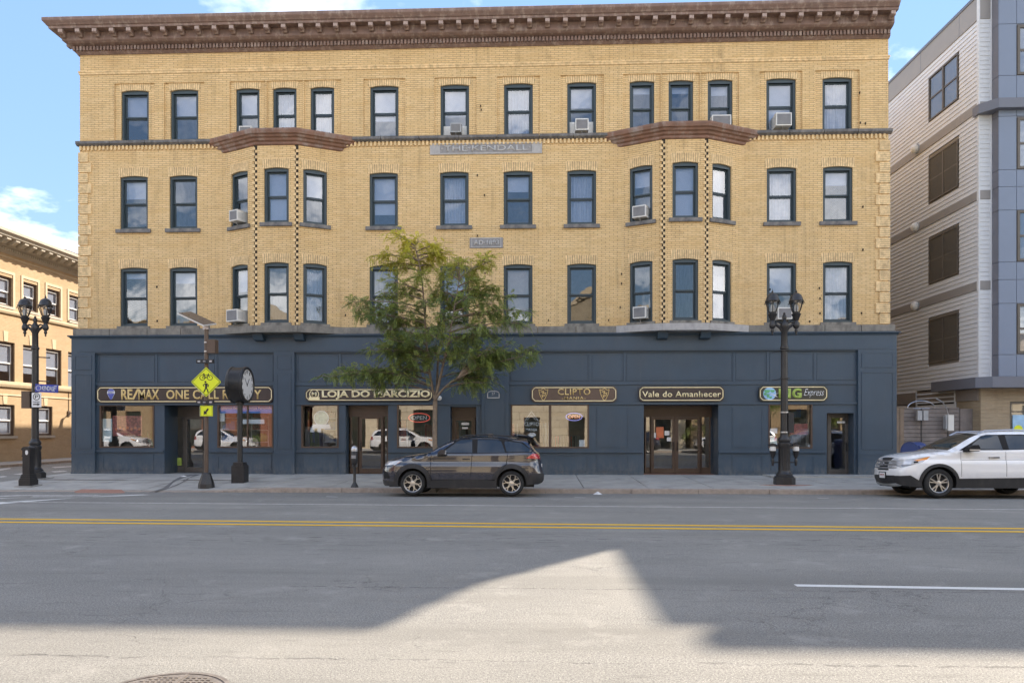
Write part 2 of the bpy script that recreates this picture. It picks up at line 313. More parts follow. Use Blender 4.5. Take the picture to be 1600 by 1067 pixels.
# ------------------------------------------------------------------ mesh and object helpers
I4 = Matrix.Identity(4)
WM = {}
def T(x, y, z): return Matrix.Translation((x, y, z))
def RZ(a): return Matrix.Rotation(a, 4, 'Z')
def RX(a): return Matrix.Rotation(a, 4, 'X')
def RY(a): return Matrix.Rotation(a, 4, 'Y')
def place(o, M, parent=None, **props):
    COL.objects.link(o) if o.name not in COL.objects else None
    o.matrix_basis = M; WM[o.name] = M.copy()
    if parent is not None:
        o.parent = parent; o.matrix_parent_inverse = WM[parent.name].inverted()
    for k, v in props.items(): o[k] = v
    return o
class MB:
    def __init__(s): s.v = []; s.f = []; s.m = []; s.uv = {}
    def add(s, vs, fs, mi=0, M=None):
        n = len(s.v)
        if M is not None: vs = [tuple(M @ Vector(p)) for p in vs]
        s.v += [tuple(p) for p in vs]; s.f += [tuple(i+n for i in f) for f in fs]; s.m += [mi]*len(fs); return s
    def box(s, x0, x1, y0, y1, z0, z1, mi=0, M=None):
        if x0 > x1: x0, x1 = x1, x0
        if y0 > y1: y0, y1 = y1, y0
        if z0 > z1: z0, z1 = z1, z0
        vs = [(x, y, z) for z in (z0, z1) for y in (y0, y1) for x in (x0, x1)]
        return s.add(vs, [(0, 2, 3, 1), (4, 5, 7, 6), (0, 1, 5, 4), (2, 6, 7, 3), (0, 4, 6, 2), (1, 3, 7, 5)], mi, M)
    def prism(s, poly, y0, y1, mi=0, M=None):            # polygon in xz, extruded along y (y0 is the front)
        n = len(poly); a = sum(poly[i][0]*poly[(i+1) % n][1]-poly[(i+1) % n][0]*poly[i][1] for i in range(n))
        if a < 0: poly = poly[::-1]
        vs = [(x, y0, z) for x, z in poly]+[(x, y1, z) for x, z in poly]
        fs = [tuple(range(n)), tuple(range(2*n-1, n-1, -1))]+[(i, n+i, n+(i+1) % n, (i+1) % n) for i in range(n)]
        return s.add(vs, fs, mi, M)
    def slab(s, poly, z0, z1, mi=0, M=None):              # polygon in xy, extruded along z
        n = len(poly); a = sum(poly[i][0]*poly[(i+1) % n][1]-poly[(i+1) % n][0]*poly[i][1] for i in range(n))
        if a < 0: poly = poly[::-1]
        z1f = z1 if callable(z1) else (lambda x, y: z1)
        vs = [(x, y, z0) for x, y in poly]+[(x, y, z1f(x, y)) for x, y in poly]
        fs = [tuple(range(n-1, -1, -1)), tuple(range(n, 2*n))]+[(i, (i+1) % n, n+(i+1) % n, n+i) for i in range(n)]
        return s.add(vs, fs, mi, M)
    def lathe(s, prof, n=16, M=None, mi=0, caps=True):
        vs = []; fs = []
        for r, z in prof:
            for i in range(n): vs.append((r*math.cos(2*math.pi*i/n), r*math.sin(2*math.pi*i/n), z))
        for k in range(len(prof)-1):
            for i in range(n):
                j = (i+1) % n; fs.append((k*n+i, k*n+j, (k+1)*n+j, (k+1)*n+i))
        if caps and prof[0][0] > 1e-4: fs.append(tuple(range(n-1, -1, -1)))
        if caps and prof[-1][0] > 1e-4: fs.append(tuple(range((len(prof)-1)*n, len(prof)*n)))
        return s.add(vs, fs, mi, M)
    def tube(s, pts, rad, n=8, mi=0, M=None):
        pts = [Vector(p) for p in pts]; rad = rad if isinstance(rad, (list, tuple)) else [rad]*len(pts)
        vs = []; fs = []; up = None
        for i, p in enumerate(pts):
            d = (pts[min(i+1, len(pts)-1)]-pts[max(i-1, 0)]).normalized()
            if up is None: up = Vector((0, 0, 1)) if abs(d.z) < .9 else Vector((1, 0, 0))
            a = d.cross(up).normalized(); b2 = a.cross(d).normalized(); up = b2
            for k in range(n):
                t = 2*math.pi*k/n; vs.append(p+(a*math.cos(t)+b2*math.sin(t))*rad[i])
        for i in range(len(pts)-1):
            for k in range(n):
                j = (k+1) % n; fs.append((i*n+k, i*n+j, (i+1)*n+j, (i+1)*n+k))
        fs.append(tuple(range(n-1, -1, -1))); fs.append(tuple(range((len(pts)-1)*n, len(pts)*n)))
        return s.add(vs, fs, mi, M)
    def sweep(s, prof, path, mi=0):                       # prof (outward offset, z); path in plan, outward = right-hand side of travel
        pts = [Vector(p) for p in path]; cols = []
        for i, p in enumerate(pts):
            ds = []
            if i > 0: ds.append((p-pts[i-1]).normalized())
            if i < len(pts)-1: ds.append((pts[i+1]-p).normalized())
            ns = [Vector((d.y, -d.x)) for d in ds]
            n = sum(ns, Vector((0, 0))).normalized(); k = 1/max(.3, n.dot(ns[0]))
            cols.append([(p.x+n.x*o*k, p.y+n.y*o*k, z) for o, z in prof])
        m = len(prof); vs = [q for c in cols for q in c]; fs = []
        for i in range(len(pts)-1):
            for k in range(m):
                j = (k+1) % m; fs.append((i*m+k, (i+1)*m+k, (i+1)*m+j, i*m+j))
        fs.append(tuple(range(m))); fs.append(tuple(range(len(vs)-1, len(vs)-m-1, -1)))
        return s.add(vs, fs, mi)
    def quad(s, a, b, c, d, mi=0, uv=None):
        s.add([a, b, c, d], [(0, 1, 2, 3)], mi)
        if uv: s.uv[len(s.f)-1] = uv
        return s
    def mesh(s, name, mats, smooth=None):
        me = bpy.data.meshes.new(name); me.from_pydata(s.v, [], s.f)
        for m in (mats if isinstance(mats, (list, tuple)) else [mats]): me.materials.append(MATS[m])
        me.polygons.foreach_set('material_index', s.m)
        if s.uv:
            ul = me.uv_layers.new(name='UVMap')
            for fi, uvs in s.uv.items():
                p = me.polygons[fi]
                for li, u in zip(p.loop_indices, uvs): ul.data[li].uv = u
        me.update()
        if smooth: me.shade_smooth(); me.set_sharp_from_angle(angle=R(smooth))
        return me
    def build(s, name, mats, parent=None, M=I4, smooth=None, **props):
        return place(bpy.data.objects.new(name, s.mesh(name, mats, smooth)), M, parent, **props)
def inst(name, me, parent=None, M=I4, **props): return place(bpy.data.objects.new(name, me), M, parent, **props)
def thing(name, M, label, cat, group=None):
    o = place(bpy.data.objects.new(name, None), M); o['label'] = label; o['category'] = cat
    if group: o['group'] = group
    return o
def tag(o, label, cat, group=None):
    o['label'] = label; o['category'] = cat
    if group: o['group'] = group
    return o
def kids(o): return [c for c in bpy.data.objects if c.parent == o]
def copy_tree(o, M, parent=None, KM=None):
    KM = KM or {}
    if not KM:
        for c in bpy.data.objects:
            if c.parent: KM.setdefault(c.parent.name, []).append(c)
    c = o.copy(); COL.objects.link(c)
    if parent is None: c.matrix_basis = M; WM[c.name] = M.copy()
    else: c.parent = parent; c.matrix_parent_inverse = o.matrix_parent_inverse.copy(); WM[c.name] = WM[o.name].copy()
    for ch in KM.get(o.name, []): copy_tree(ch, None, c, KM)
    return c
def text_mesh(txt, w, h, bold=.0, ext=.006, shear=0., xalign='L', space=1.):
    cu = bpy.data.curves.new('lettering', 'FONT'); cu.body = txt; cu.size = 1; cu.offset = bold; cu.extrude = 0; cu.shear = shear; cu.resolution_u = 3; cu.space_character = space
    o = bpy.data.objects.new('lettering_tmp', cu); COL.objects.link(o)
    dg = bpy.context.evaluated_depsgraph_get(); me = bpy.data.meshes.new_from_object(o.evaluated_get(dg))
    bpy.data.objects.remove(o); bpy.data.curves.remove(cu)
    bm = bmesh.new(); bm.from_mesh(me); bpy.data.meshes.remove(me)
    bmesh.ops.dissolve_limit(bm, angle_limit=R(1), verts=bm.verts, edges=bm.edges)
    xs = [v.co.x for v in bm.verts]; ys = [v.co.y for v in bm.verts]
    x0, x1, y0, y1 = min(xs), max(xs), min(ys), max(ys)
    for v in bm.verts: v.co = Vector(((v.co.x-x0)/(x1-x0)*w, 0, (v.co.y-y0)/(y1-y0)*h))
    r = bmesh.ops.extrude_face_region(bm, geom=bm.faces[:])
    for e in r['geom']:
        if isinstance(e, bmesh.types.BMVert): e.co.y -= ext
    bmesh.ops.recalc_face_normals(bm, faces=bm.faces[:])
    m = bpy.data.meshes.new('lettering'); bm.to_mesh(m); bm.free(); return m
def lettering(txt, x, y, z, w, h, mat, parent, bold=0., ext=.006, shear=0., M=I4, name='lettering', space=1.):
    me = text_mesh(txt, w, h, bold, ext, shear, space=space); me.materials.append(MATS[mat])
    return inst(name, me, parent, M @ T(x, y, z))
def circ(cx, cz, r, n=20, a0=0., a1=2*math.pi, rz=None):
    k = n if abs(a1-a0) >= 2*math.pi-1e-6 else n+1
    return [(cx+r*math.cos(a0+(a1-a0)*i/n), cz+(rz or r)*math.sin(a0+(a1-a0)*i/n)) for i in range(k)]
def stroke(mb, pts, w, y0, y1, mi=0, closed=False):
    n = len(pts)
    for i in range(n if closed else n-1):
        a = Vector(pts[i]); b = Vector(pts[(i+1) % n]); d = (b-a)
        if d.length < 1e-6: continue
        d.normalize(); nn = Vector((-d.y, d.x))*w/2; e = d*w*.3
        mb.prism([tuple(a-e+nn), tuple(a-e-nn), tuple(b+e-nn), tuple(b+e+nn)], y0, y1, mi)
def wall_face(mb, p0, p1, z0, z1, holes, depth, mi=0, uoff=0., edge=True):
    # vertical brick face from p0 to p1 (plan), outward = right-hand side of p0->p1; holes (s0, s1, za, zb) with brick reveals
    p0 = Vector(p0); p1 = Vector(p1); Ln = (p1-p0).length; d = (p1-p0)/Ln; inn = Vector((-d.y, d.x))
    ss = sorted({0, Ln, *[h[0] for h in holes], *[h[1] for h in holes]}); zs = sorted({z0, z1, *[h[2] for h in holes], *[h[3] for h in holes]})
    ss = [s for s in ss if 0 <= s <= Ln]; zs = [z for z in zs if z0 <= z <= z1]
    pt = lambda s, z, dp=0.: (p0.x+d.x*s+inn.x*dp, p0.y+d.y*s+inn.y*dp, z)
    for i in range(len(ss)-1):
        for j in range(len(zs)-1):
            sc, zc = (ss[i]+ss[i+1])/2, (zs[j]+zs[j+1])/2
            if any(h[0] < sc < h[1] and h[2] < zc < h[3] for h in holes): continue
            a, b2, c, e = ss[i], ss[i+1], zs[j], zs[j+1]
            mb.quad(pt(a, c), pt(b2, c), pt(b2, e), pt(a, e), mi, [(a+uoff, c), (b2+uoff, c), (b2+uoff, e), (a+uoff, e)])
    for h in holes:
        a, b2, c, e = h[:4]; dp = h[4] if len(h) > 4 else depth
        for q0, q1, uvs in (((a, c), (a, e), 0), ((b2, e), (b2, c), 0), ((a, e), (b2, e), 1), ((b2, c), (a, c), 1)):
            u0, u1 = (q0[0], q1[0]) if uvs else (q0[1], q1[1])
            A, B = pt(*q0), pt(*q1); C2, D2 = pt(*q1, dp), pt(*q0, dp)
            uv = [(u0, 0), (u1, 0), (u1, dp), (u0, dp)] if uvs else [(0, u0), (0, u1), (dp, u1), (dp, u0)]
            mb.quad(A, B, C2, D2, mi, uv)
# ------------------------------------------------------------------ ground, road, pavement
def zroad(v): return 0. if v < -8 else (-.1*(v+8)/2.7 if v < -5.3 else (-.1+.1*(v+5.3)/4.3 if v < -1 else 0.))
def zwalk(v, x=0.):
    z = .04+.08*(v+5.3)/5.3 if v < 0 else .12
    return z-.115*min(1, max(0, (-7.6-x)/1.8))*min(1, max(0, 1-(v+5.3)/2.6))*(1 if x < 0 else 0)
mb = MB(); mb.quad((-400, -400, -.4), (400, -400, -.4), (400, 500, -.4), (-400, 500, -.4)); mb.build('ground', 'earth', kind='structure')
mb = MB(); vs_ = [-25.2, -22, -18, -14, -10, -8, -7, -6, -5.3, -3, -1, 0, 20, 70]
for i in range(len(vs_)-1):
    a, b = vs_[i], vs_[i+1]
    x0, x1 = (-90, 90) if b <= -5.2 else (-26.5, -10)
    mb.quad((x0, a, zroad(a)), (x1, a, zroad(a)), (x1, b, zroad(b)), (x0, b, zroad(b)))
mb.build('road', 'asphalt', kind='structure')
def marking(name, pts, mat, dz=.004):
    mb = MB(); pts = [G(px, py) if len(t) == 2 else t[:2] for t in pts for px, py in [t[:2]]]
    mb.add([(x, y, zroad(y)+dz) for x, y in pts], [tuple(range(len(pts)))]); return mb.build(name, mat, kind='structure')
def strip_line(name, pxs, dy, mat):
    a = [G(*p) for p in pxs]; mb = MB(); n = len(a)
    vs = [(x, y+dy/2, zroad(y)+.004) for x, y in a]+[(x, y-dy/2, zroad(y)+.004) for x, y in a]
    mb.add(vs, [(n+i, n+i+1, i+1, i) for i in range(n-1)]); return mb.build(name, mat, kind='structure')
def ext(p, q, px):                        # extend the image line p-q to column px
    return (px, p[1]+(q[1]-p[1])*(px-p[0])/(q[0]-p[0]))
def line_world(name, p, q, dy, mat, x0=-45, x1=45):
    a, b = Vector(G(*p)), Vector(G(*q)); f = lambda x: a.y+(b.y-a.y)*(x-a.x)/(b.x-a.x)
    mb = MB(); mb.add([(x0, f(x0)-dy/2, zroad(f(x0))+.004), (x1, f(x1)-dy/2, zroad(f(x1))+.004), (x1, f(x1)+dy/2, zroad(f(x1))+.004), (x0, f(x0)+dy/2, zroad(f(x0))+.004)], [(0, 1, 2, 3)])
    return mb.build(name, mat, kind='structure')
line_world('yellow_line', (0, 810.6), (1600, 825.8), .17, 'yellow_line')
line_world('yellow_line', (0, 815.6), (1600, 830.8), .17, 'yellow_line')
line_world('white_edge_line', (45, 784.5), (1337, 794), .09, 'worn_white')
line_world('white_lane_dash', (1242, 914.5), (1600, 920.5), .12, 'white_line', G(1242, 914)[0], 14)
marking('stop_line', [(-60, 789), (0, 784.8), (120, 775), (222, 769.6), (236, 770.4), (122, 777.4), (0, 787.4), (-60, 792)], 'white_line')
for a in ([(-40, 776), (26, 772), (60, 771.5), (-40, 779)], [(-40, 778.5), (10, 778), (45, 776.5), (-40, 781.5)], [(45, 771.6), (150, 770.6), (160, 771.8), (50, 772.8)], [(52, 774.6), (118, 774.4), (110, 776), (46, 776.4)]):
    marking('crosswalk_bar', a, 'worn_white')
for a in ([(-20, 746), (6, 743.5), (12, 744.5), (-20, 748)], [(20, 741), (40, 738.5), (58, 738.5), (44, 742)], [(78, 736.5), (100, 735), (106, 736.5), (86, 738)], [(80, 729.5), (110, 728), (114, 729), (86, 731)], [(-10, 734), (14, 731), (18, 732), (-10, 737)]):
    marking('crosswalk_bar', a, 'worn_white', .006)
for px, py in ((905, 775), (1285, 776), (518, 774)):
    x, y = G(px, py); marking('parking_tick', [(x-.35, y-.05), (x+.25, y-.09, 0), (x+.28, y+.01, 0), (x-.32, y+.05, 0)] if False else [(px-8, py-.4), (px+10, py+.6), (px+10, py+1.4), (px-8, py+.5)], 'worn_white')
# pavement of slabs, each one a part
walk = place(bpy.data.objects.new('pavement', None), T(0, -2.6, 0)); walk['kind'] = 'structure'
mb = MB(); mb.slab([(-16.95, -5.12), (-9.4, -5.12), (-7.6, -5.12), (60, -5.12), (60, .6), (-16.95, .6), (-16.95, -2.7)] if False else [(-9.4, -5.12), (60, -5.12), (60, .6), (-16.95, .6), (-16.95, -2.7), (-9.4, -2.7)], -.3, lambda x, y: zwalk(y, x)-.014); mb.build('bedding', 'earth', walk)
xs = [-16.95+1.93*i for i in range(32)]; ys = [-5.1, -3.35, -1.7, .0]
cell = 0
for j in range(3):
    for i in range(len(xs)-1):
        if xs[i] > 30: continue
        x0, x1, y0, y1 = xs[i]+.013, xs[i+1]-.013, ys[j]+.013, ys[j+1]-.013
        if j == 2: y1 = .0
        dz = random.uniform(-.003, .003); me = MB()
        me.slab([(x0, y0), (x1, y0), (x1, y1), (x0, y1)], -.2, lambda x, y: zwalk(y, x)+dz); me.build('paving_slab', 'concrete', walk)
# kerb of granite stones; it drops at the crossing
kerb = place(bpy.data.objects.new('kerb', None), T(0, -5.3, 0)); kerb['kind'] = 'structure'
def kerbz(x):
    t = min(1, max(0, (x+9.2)/2.2)); return -.085+.125*t
x = -16.9
while x < 40:
    ln = random.uniform(1.7, 2.7) if x > -9.3 else 1.2
    a, b = x+.006, x+ln-.006; dy = random.uniform(-.008, .008)
    vs = [(a, -5.3+dy, -.25), (b, -5.3+dy, -.25), (b, -5.11, -.25), (a, -5.11, -.25), (a, -5.29+dy, kerbz(a)-.012), (b, -5.29+dy, kerbz(b)-.012), (b, -5.11, kerbz(b)+.005), (a, -5.11, kerbz(a)+.005), (a, -5.27+dy, kerbz(a)), (b, -5.27+dy, kerbz(b))]
    me = MB(); me.add(vs, [(0, 1, 5, 4), (4, 5, 9, 8), (8, 9, 6, 7), (1, 2, 6, 9, 5), (3, 0, 4, 8, 7), (2, 3, 7, 6)]); me.build('kerb_stone', 'granite', kerb)
    x += ln
x = -25.
# the ramp of tactile brick beside the crossing and a dark stain on the pavement
mb = MB(); q = [G(px, py, -.03) for px, py in ((116, 765.2), (128, 763), (190, 763.5), (196, 767), (168, 770), (124, 769.6))]
mb.slab(q, -.2, lambda x, y: zwalk(y, x)+.006); mb.build('tactile_ramp', 'tactile_brick', kind='structure')
mb = MB(); q = [G(px, py, .03) for px, py in ((232, 763.5), (255, 759), (272, 752), (286, 745.6), (306, 744.4), (312, 745.2), (296, 749), (290, 753), (276, 757), (258, 760.5))]
mb.add([(x, y, zwalk(y, x)+.007) for x, y in q], [tuple(range(len(q)))]); mb.build('wet_stain', 'stain', kind='structure')
mb = MB(); q = [(PX(1198, -.6), -1.1), (30, -1.1), (30, -.05), (PX(1198, -.6), -.05)]; mb.slab(q, 0, .155); mb.build('step', 'concrete', kind='structure')
for nm, px, py, r, sx in (('lamp_footing', 1226, 757.5, .62, 1.35), ('tree_pit', 690, 760, .7, 1.5)):
    x, y = G(px, py, .05); mb = MB(); mb.slab([(x+r*sx*math.cos(a), min(-5.09+1.2, y+r*.75*math.sin(a))) for a in np.linspace(0, 2*math.pi, 20)[:-1]], -.1, lambda x, y: zwalk(y)+.008)
    mb.build(nm, 'tactile_brick' if nm[0] == 'l' else 'earth', kind='structure')
# pavement across the side street and behind the camera
UL = -26.2
mb = MB(); mb.slab([(UL-.5, -3), (UL+2.1, -3), (UL+2.1, 60), (UL-.5, 60)], -.2, .12); mb.build('side_pavement', 'concrete', kind='structure')
mb = MB(); mb.slab([(UL+2.1, -3), (UL+2.27, -3), (UL+2.27, 60), (UL+2.1, 60)], -.2, .115); mb.build('side_kerb', 'granite', kind='structure')
mb = MB(); mb.slab([(-90, -32), (90, -32), (90, -25.4), (-90, -25.4)], -.2, .13); mb.build('opposite_pavement', 'concrete', kind='structure')
mb = MB(); mb.slab([(-90, -25.4), (90, -25.4), (90, -25.2), (-90, -25.2)], -.2, .125); mb.build('opposite_kerb', 'granite', kind='structure')

# ------------------------------------------------------------------ the yellow brick block
KL, KR = -16.41, 13.68
B = thing('apartment_building', T((KL+KR)/2, 0, .05), 'long four-storey yellow brick block with bay windows above dark blue shopfronts', 'building')
BAYS = [(-10.8, -9.36, -7.84, -6.45), (4.03, 5.47, 7.0, 8.42)]; BP = .68
ZB0, ZB1 = 5.57, 12.3
WIN = []                                   # (kind, x0, x1, z0, z1, M, name of floor)
def colx(a, b): return PX(a), PX(b)
flat_cols = [(188.5, 230), (265.5, 307.5), (577.5, 621.5), (687.5, 732.3), (786.8, 832.3), (886.2, 931.7), (1198, 1244.5), (1286.3, 1332)]
top_cols = [(189, 230.5), (266.2, 308), (368, 404.5), (426.3, 462), (484.5, 521.5), (578, 622), (688.2, 732.5), (787.5, 832.5), (886.5, 931.5), (984.5, 1022.3), (1045, 1083.7), (1106.5, 1145), (1198, 1244.5), (1286.5, 1332)]
sur_cols = [(178, 242), (255.5, 320), (358, 415.3), (415.7, 473.8), (474.2, 533.7), (567, 634), (678, 745), (776, 844.5), (875, 944.5), (972.5, 1033), (1033.4, 1094.3), (1094.7, 1155.5), (1186, 1254.5), (1273, 1344)]
def midpt(a, b):                           # the plane centre keeps widths even
    return PX(a), PX(b)
Wd = 1.07
holes = []
for c in flat_cols:
    a, b = midpt(*c); m = (a+b)/2; a, b = m-Wd/2, m+Wd/2
    for z0, z1, fl in ((5.68, 7.9, 2), (9.34, 11.36, 3)):
        holes.append((a-KL, b-KL, z0, z1)); WIN.append((a, b, z0, z1, T(a, 0, z0), fl))
tops = []
for c, s in zip(top_cols, sur_cols):
    a, b = midpt(*c); sa, sb = midpt(*s); z1 = 14.62
    w = .9 if c[1]-c[0] < 39.5 else Wd; m = (a+b)/2; a, b = m-w/2, m+w/2
    holes.append((sa+.02-KL, sb-.02-KL, 12.66, 14.86, .05)); tops.append((sa+.02, sb-.02, a, b)); WIN.append((a, b, 12.68, z1, T(a, .05, 12.68), 4))
for x0, _, _, x1 in BAYS: holes.append((x0+.25-KL, x1-.25-KL, 5.7, 12.1, .4))
wl = MB(); wall_face(wl, (KL, 0), (KR, 0), 5.3, 16.5, holes, .16)
for sa, sb, a, b in tops:
    wall_face(wl, (sa, .05), (sb, .05), 12.66, 14.86, [(a-sa, b-sa, 12.68, 14.62)], .13, uoff=sa-KL)
DEP = 17.
wall_face(wl, (KR, 0), (KR, DEP), .05, 16.5, [], .1); wall_face(wl, (KL, DEP), (KL, 0), .05, 16.5, [], .1); wall_face(wl, (KR, DEP), (KL, DEP), .05, 16.5, [], .1)
wl.build('wall', 'yellow_brick', B)
bay_faces = []
for x0, x1, x2, x3 in BAYS:
    bw = MB()
    for (a, b), wins in (((( x0, 0), (x1, -BP)), .86), (((x1, -BP), (x2, -BP)), .92), (((x2, -BP), (x3, 0)), .86)):
        a_, b_ = Vector(a), Vector(b); Ln = (b_-a_).length; d = (b_-a_)/Ln; ang = math.atan2(d.y, d.x)
        hs = []; w = wins; s0 = Ln/2-w/2
        if ang < -.1: s0 = Ln*.5-w/2-.05
        if ang > .1: s0 = Ln*.5-w/2-.12
        for z0, z1, fl in ((5.68, 7.9, 2), (9.34, 11.36, 3)):
            hs.append((s0, s0+w, z0, z1)); WIN.append((0, w, z0, z1, T(a_.x+d.x*s0, a_.y+d.y*s0, z0) @ RZ(ang), fl))
        wall_face(bw, a, b, ZB0, ZB1, hs, .14, uoff=x0*1.3)
    bo = bw.build('bay_wall', 'yellow_brick', B)
    tm = MB()                               # toothed brick corners: courses run past each other left and right
    for cx_ in (x1, x2):
        sgn = -1 if cx_ == x1 else 1
        for i in range(int((12.2-5.6)/.105)):
            z = 5.6+i*.105; side = -1 if i % 2 else 1
            tm.box(cx_-.02+side*.045-.055, cx_-.02+side*.045+.035, -BP-.026, -BP+.05, z, z+.098)
    tm.build('corner_teeth', 'brick_unit', bo, kind='stuff')
    tm = MB()
    for cx_ in (x1, x2): tm.box(cx_-.07, cx_+.05, -BP-.004, -BP+.03, 5.59, 12.22)
    tm.build('corner_shade_strip', 'mortar_shade_dark', bo)  # dark strip behind the teeth: recess shade painted into the colour
# interior
mb = MB()
for z0, z1 in ((5.35, 8.6), (9.0, 12.2), (12.4, 16.)):
    mb.quad((KL+.3, 4.5, z0), (KR-.3, 4.5, z0), (KR-.3, 4.5, z1), (KL+.3, 4.5, z1)); mb.quad((KL+.3, .22, z0), (KR-.3, .22, z0), (KR-.3, 4.5, z0), (KL+.3, 4.5, z0)); mb.quad((KL+.3, .22, z1), (KR-.3, .22, z1), (KR-.3, 4.5, z1), (KL+.3, 4.5, z1))
xsP = sorted([(a+b)/2 for a, b, z0, z1, M, fl in WIN if fl == 4])
for i in range(len(xsP)-1):
    x = (xsP[i]+xsP[i+1])/2
    for z0, z1 in ((5.35, 8.6), (9.0, 12.2), (12.4, 16.)): mb.box(x-.04, x+.04, .26, 4.5, z0+.01, z1-.01)
mb.build('interior', 'interior', B)
# ---- windows
WC = {}
def ring(mb, w, h, t, y0, y1, mi=0, x=0., z=0., bot=None):
    bt = t if bot is None else bot
    mb.box(x, x+t, y0, y1, z, z+h, mi); mb.box(x+w-t, x+w, y0, y1, z, z+h, mi)
    mb.box(x+t, x+w-t, y0, y1, z+h-t, z+h, mi); mb.box(x+t, x+w-t, y0, y1, z, z+bt, mi)
def window_meshes(w, h):
    k = (round(w, 2), round(h, 2))
    if k in WC: return WC[k]
    f = MB(); ring(f, w, h, .075, .06, .27, bot=.06); f.box(.0, w, .058, .12, h-.14, h-.05)
    ring(f, w-.13, h-.16, .03, .085, .27, x=.065, z=.05, bot=.03)
    f.box(-.0, w, .05, .3, 0, .045)
    sw, sh = w-.2, (h-.27)/2+.02
    up = MB(); ring(up, sw, sh, .05, .15, .185, x=.1, z=h-.15-sh)
    lo = MB(); ring(lo, sw, sh, .05, .20, .235, x=.1, z=.075, bot=.07)
    pu = MB(); pu.box(.15, w-.15, .166, .172, h-.15-sh+.05, h-.2); pl = MB(); pl.box(.15, w-.15, .216, .222, .145, .075+sh-.05)
    # soldier-course head: bricks one by one, their feet on a low arc
    li = MB(); n = max(9, int(round((w+.06)/.078))); rise = .055; pitch = (w+.10)/n
    for i in range(n):
        xa, xb = -.05+i*pitch+.0075, -.05+(i+1)*pitch-.0075
        arc = lambda x: h-rise*(2*min(max(x, 0), w)/w-1)**2
        fan = lambda x: (x-w/2)*1.0+w/2; tp = lambda x: (x-w/2)*1.035+w/2
        li.add([(fan(xa), -.012, arc(xa)), (fan(xb), -.012, arc(xb)), (tp(xb), -.012, h+.31), (tp(xa), -.012, h+.31), (fan(xa), .09, arc(xa)), (fan(xb), .09, arc(xb)), (tp(xb), .09, h+.31), (tp(xa), .09, h+.31)],
               [(0, 1, 2, 3), (1, 0, 4, 5), (2, 1, 5, 6), (0, 3, 7, 4), (3, 2, 6, 7)])
    li.box(-.06, w+.06, -.003, .02, h, h+.315, 1)
    si = MB(); si.box(-.13, w+.13, -.09, .16, -.135, -.002)
    WC[k] = [f.mesh('window', 'teal_paint'), up.mesh('sash', 'teal_paint'), lo.mesh('sash', 'teal_paint'), pu.mesh('pane', 'window_glass'), pl.mesh('pane', 'window_glass'), li.mesh('brick_head', ['brick_unit', 'joint_brown']), si.mesh('sill', 'dark_stone')]
    return WC[k]
def curtain_mesh(mb, x0, x1, z0, z1, y=.34, amp=.035, mi=0):
    n = 26; vs = []; ph = rnd()*6
    for i in range(n+1):
        x = x0+(x1-x0)*i/n; yy = y+amp*math.sin(i*1.9+ph)+amp*.5*math.sin(i*.7)
        vs += [(x, yy, z0), (x, yy*.9+y*.1, z1)]
    mb.add(vs, [(2*i, 2*i+2, 2*i+3, 2*i+1) for i in range(n)], mi)
# dressing of each window: floor -> list in order left to right (s = shade to fraction, c = curtain, b = tan blind, '' = bare)
DRESS = {4: ['s.42', 's.45', 's.5', 'c', 'c', 's.62', 's.55', 'c', 's.4', 's.12', 's.12', 's.18', 's1', 'c'],
         3: ['s.35', '', '', 's1', 's.5', 's.75', 'c', 's.3', 'c', 's.3', 's1', 'c', 'c', 's.25'],
         2: ['s.1', 's.2', 's.4', '', 'c', '', 's.5', 'b', 's.0', '', '', 'c', 's.5', 'c']}
WINO = {}
for fl in (4, 3, 2):
    lst = sorted([w for w in WIN if w[5] == fl], key=lambda w: w[4].translation.x)
    for i, (a, b, z0, z1, M, _) in enumerate(lst):
        ms = window_meshes(b-a, z1-z0); wo = inst('window', ms[0], B, M); w, h = b-a, z1-z0
        for nm, me in (('sash', ms[1]), ('sash', ms[2]), ('pane', ms[3]), ('pane', ms[4]), ('brick_head', ms[5])):
            inst(nm, me, wo, M @ (T(0, 0, 0) if not (nm == 'brick_head' and fl == 4) else Matrix.Diagonal((1, 1, 1, 1)) @ T(0, 0, 0)))
        if fl == 3: inst('sill', ms[6], wo, M)
        if fl == 2: s = MB(); s.box(-.1, w+.1, -.06, .16, -.11, -.002); s.build('sill', 'weathered_stone', wo, M)
        d = DRESS[fl][i]; mb = MB()
        if d[:1] == 's' and float(d[1:]) > 0:
            zt = h-.16; zb = zt-(h-.24)*float(d[1:]); mb.box(.1, w-.1, .27, .275, zb, zt); mb.box(.1, w-.1, .262, .285, zb-.02, zb); mb.build('roller_shade', 'shade_cloth', wo, M)
        elif d == 'c':
            curtain_mesh(mb, .1, w-.1, .08, h-.16, .3, .022); mb.build('curtain', 'curtain', wo, M)
        elif d == 'b':
            mb.box(.1, w-.1, .27, .275, .08, h-.16); mb.build('tan_blind', 'tan_blind', wo, M)
        WINO[(fl, i)] = (M, w, h)
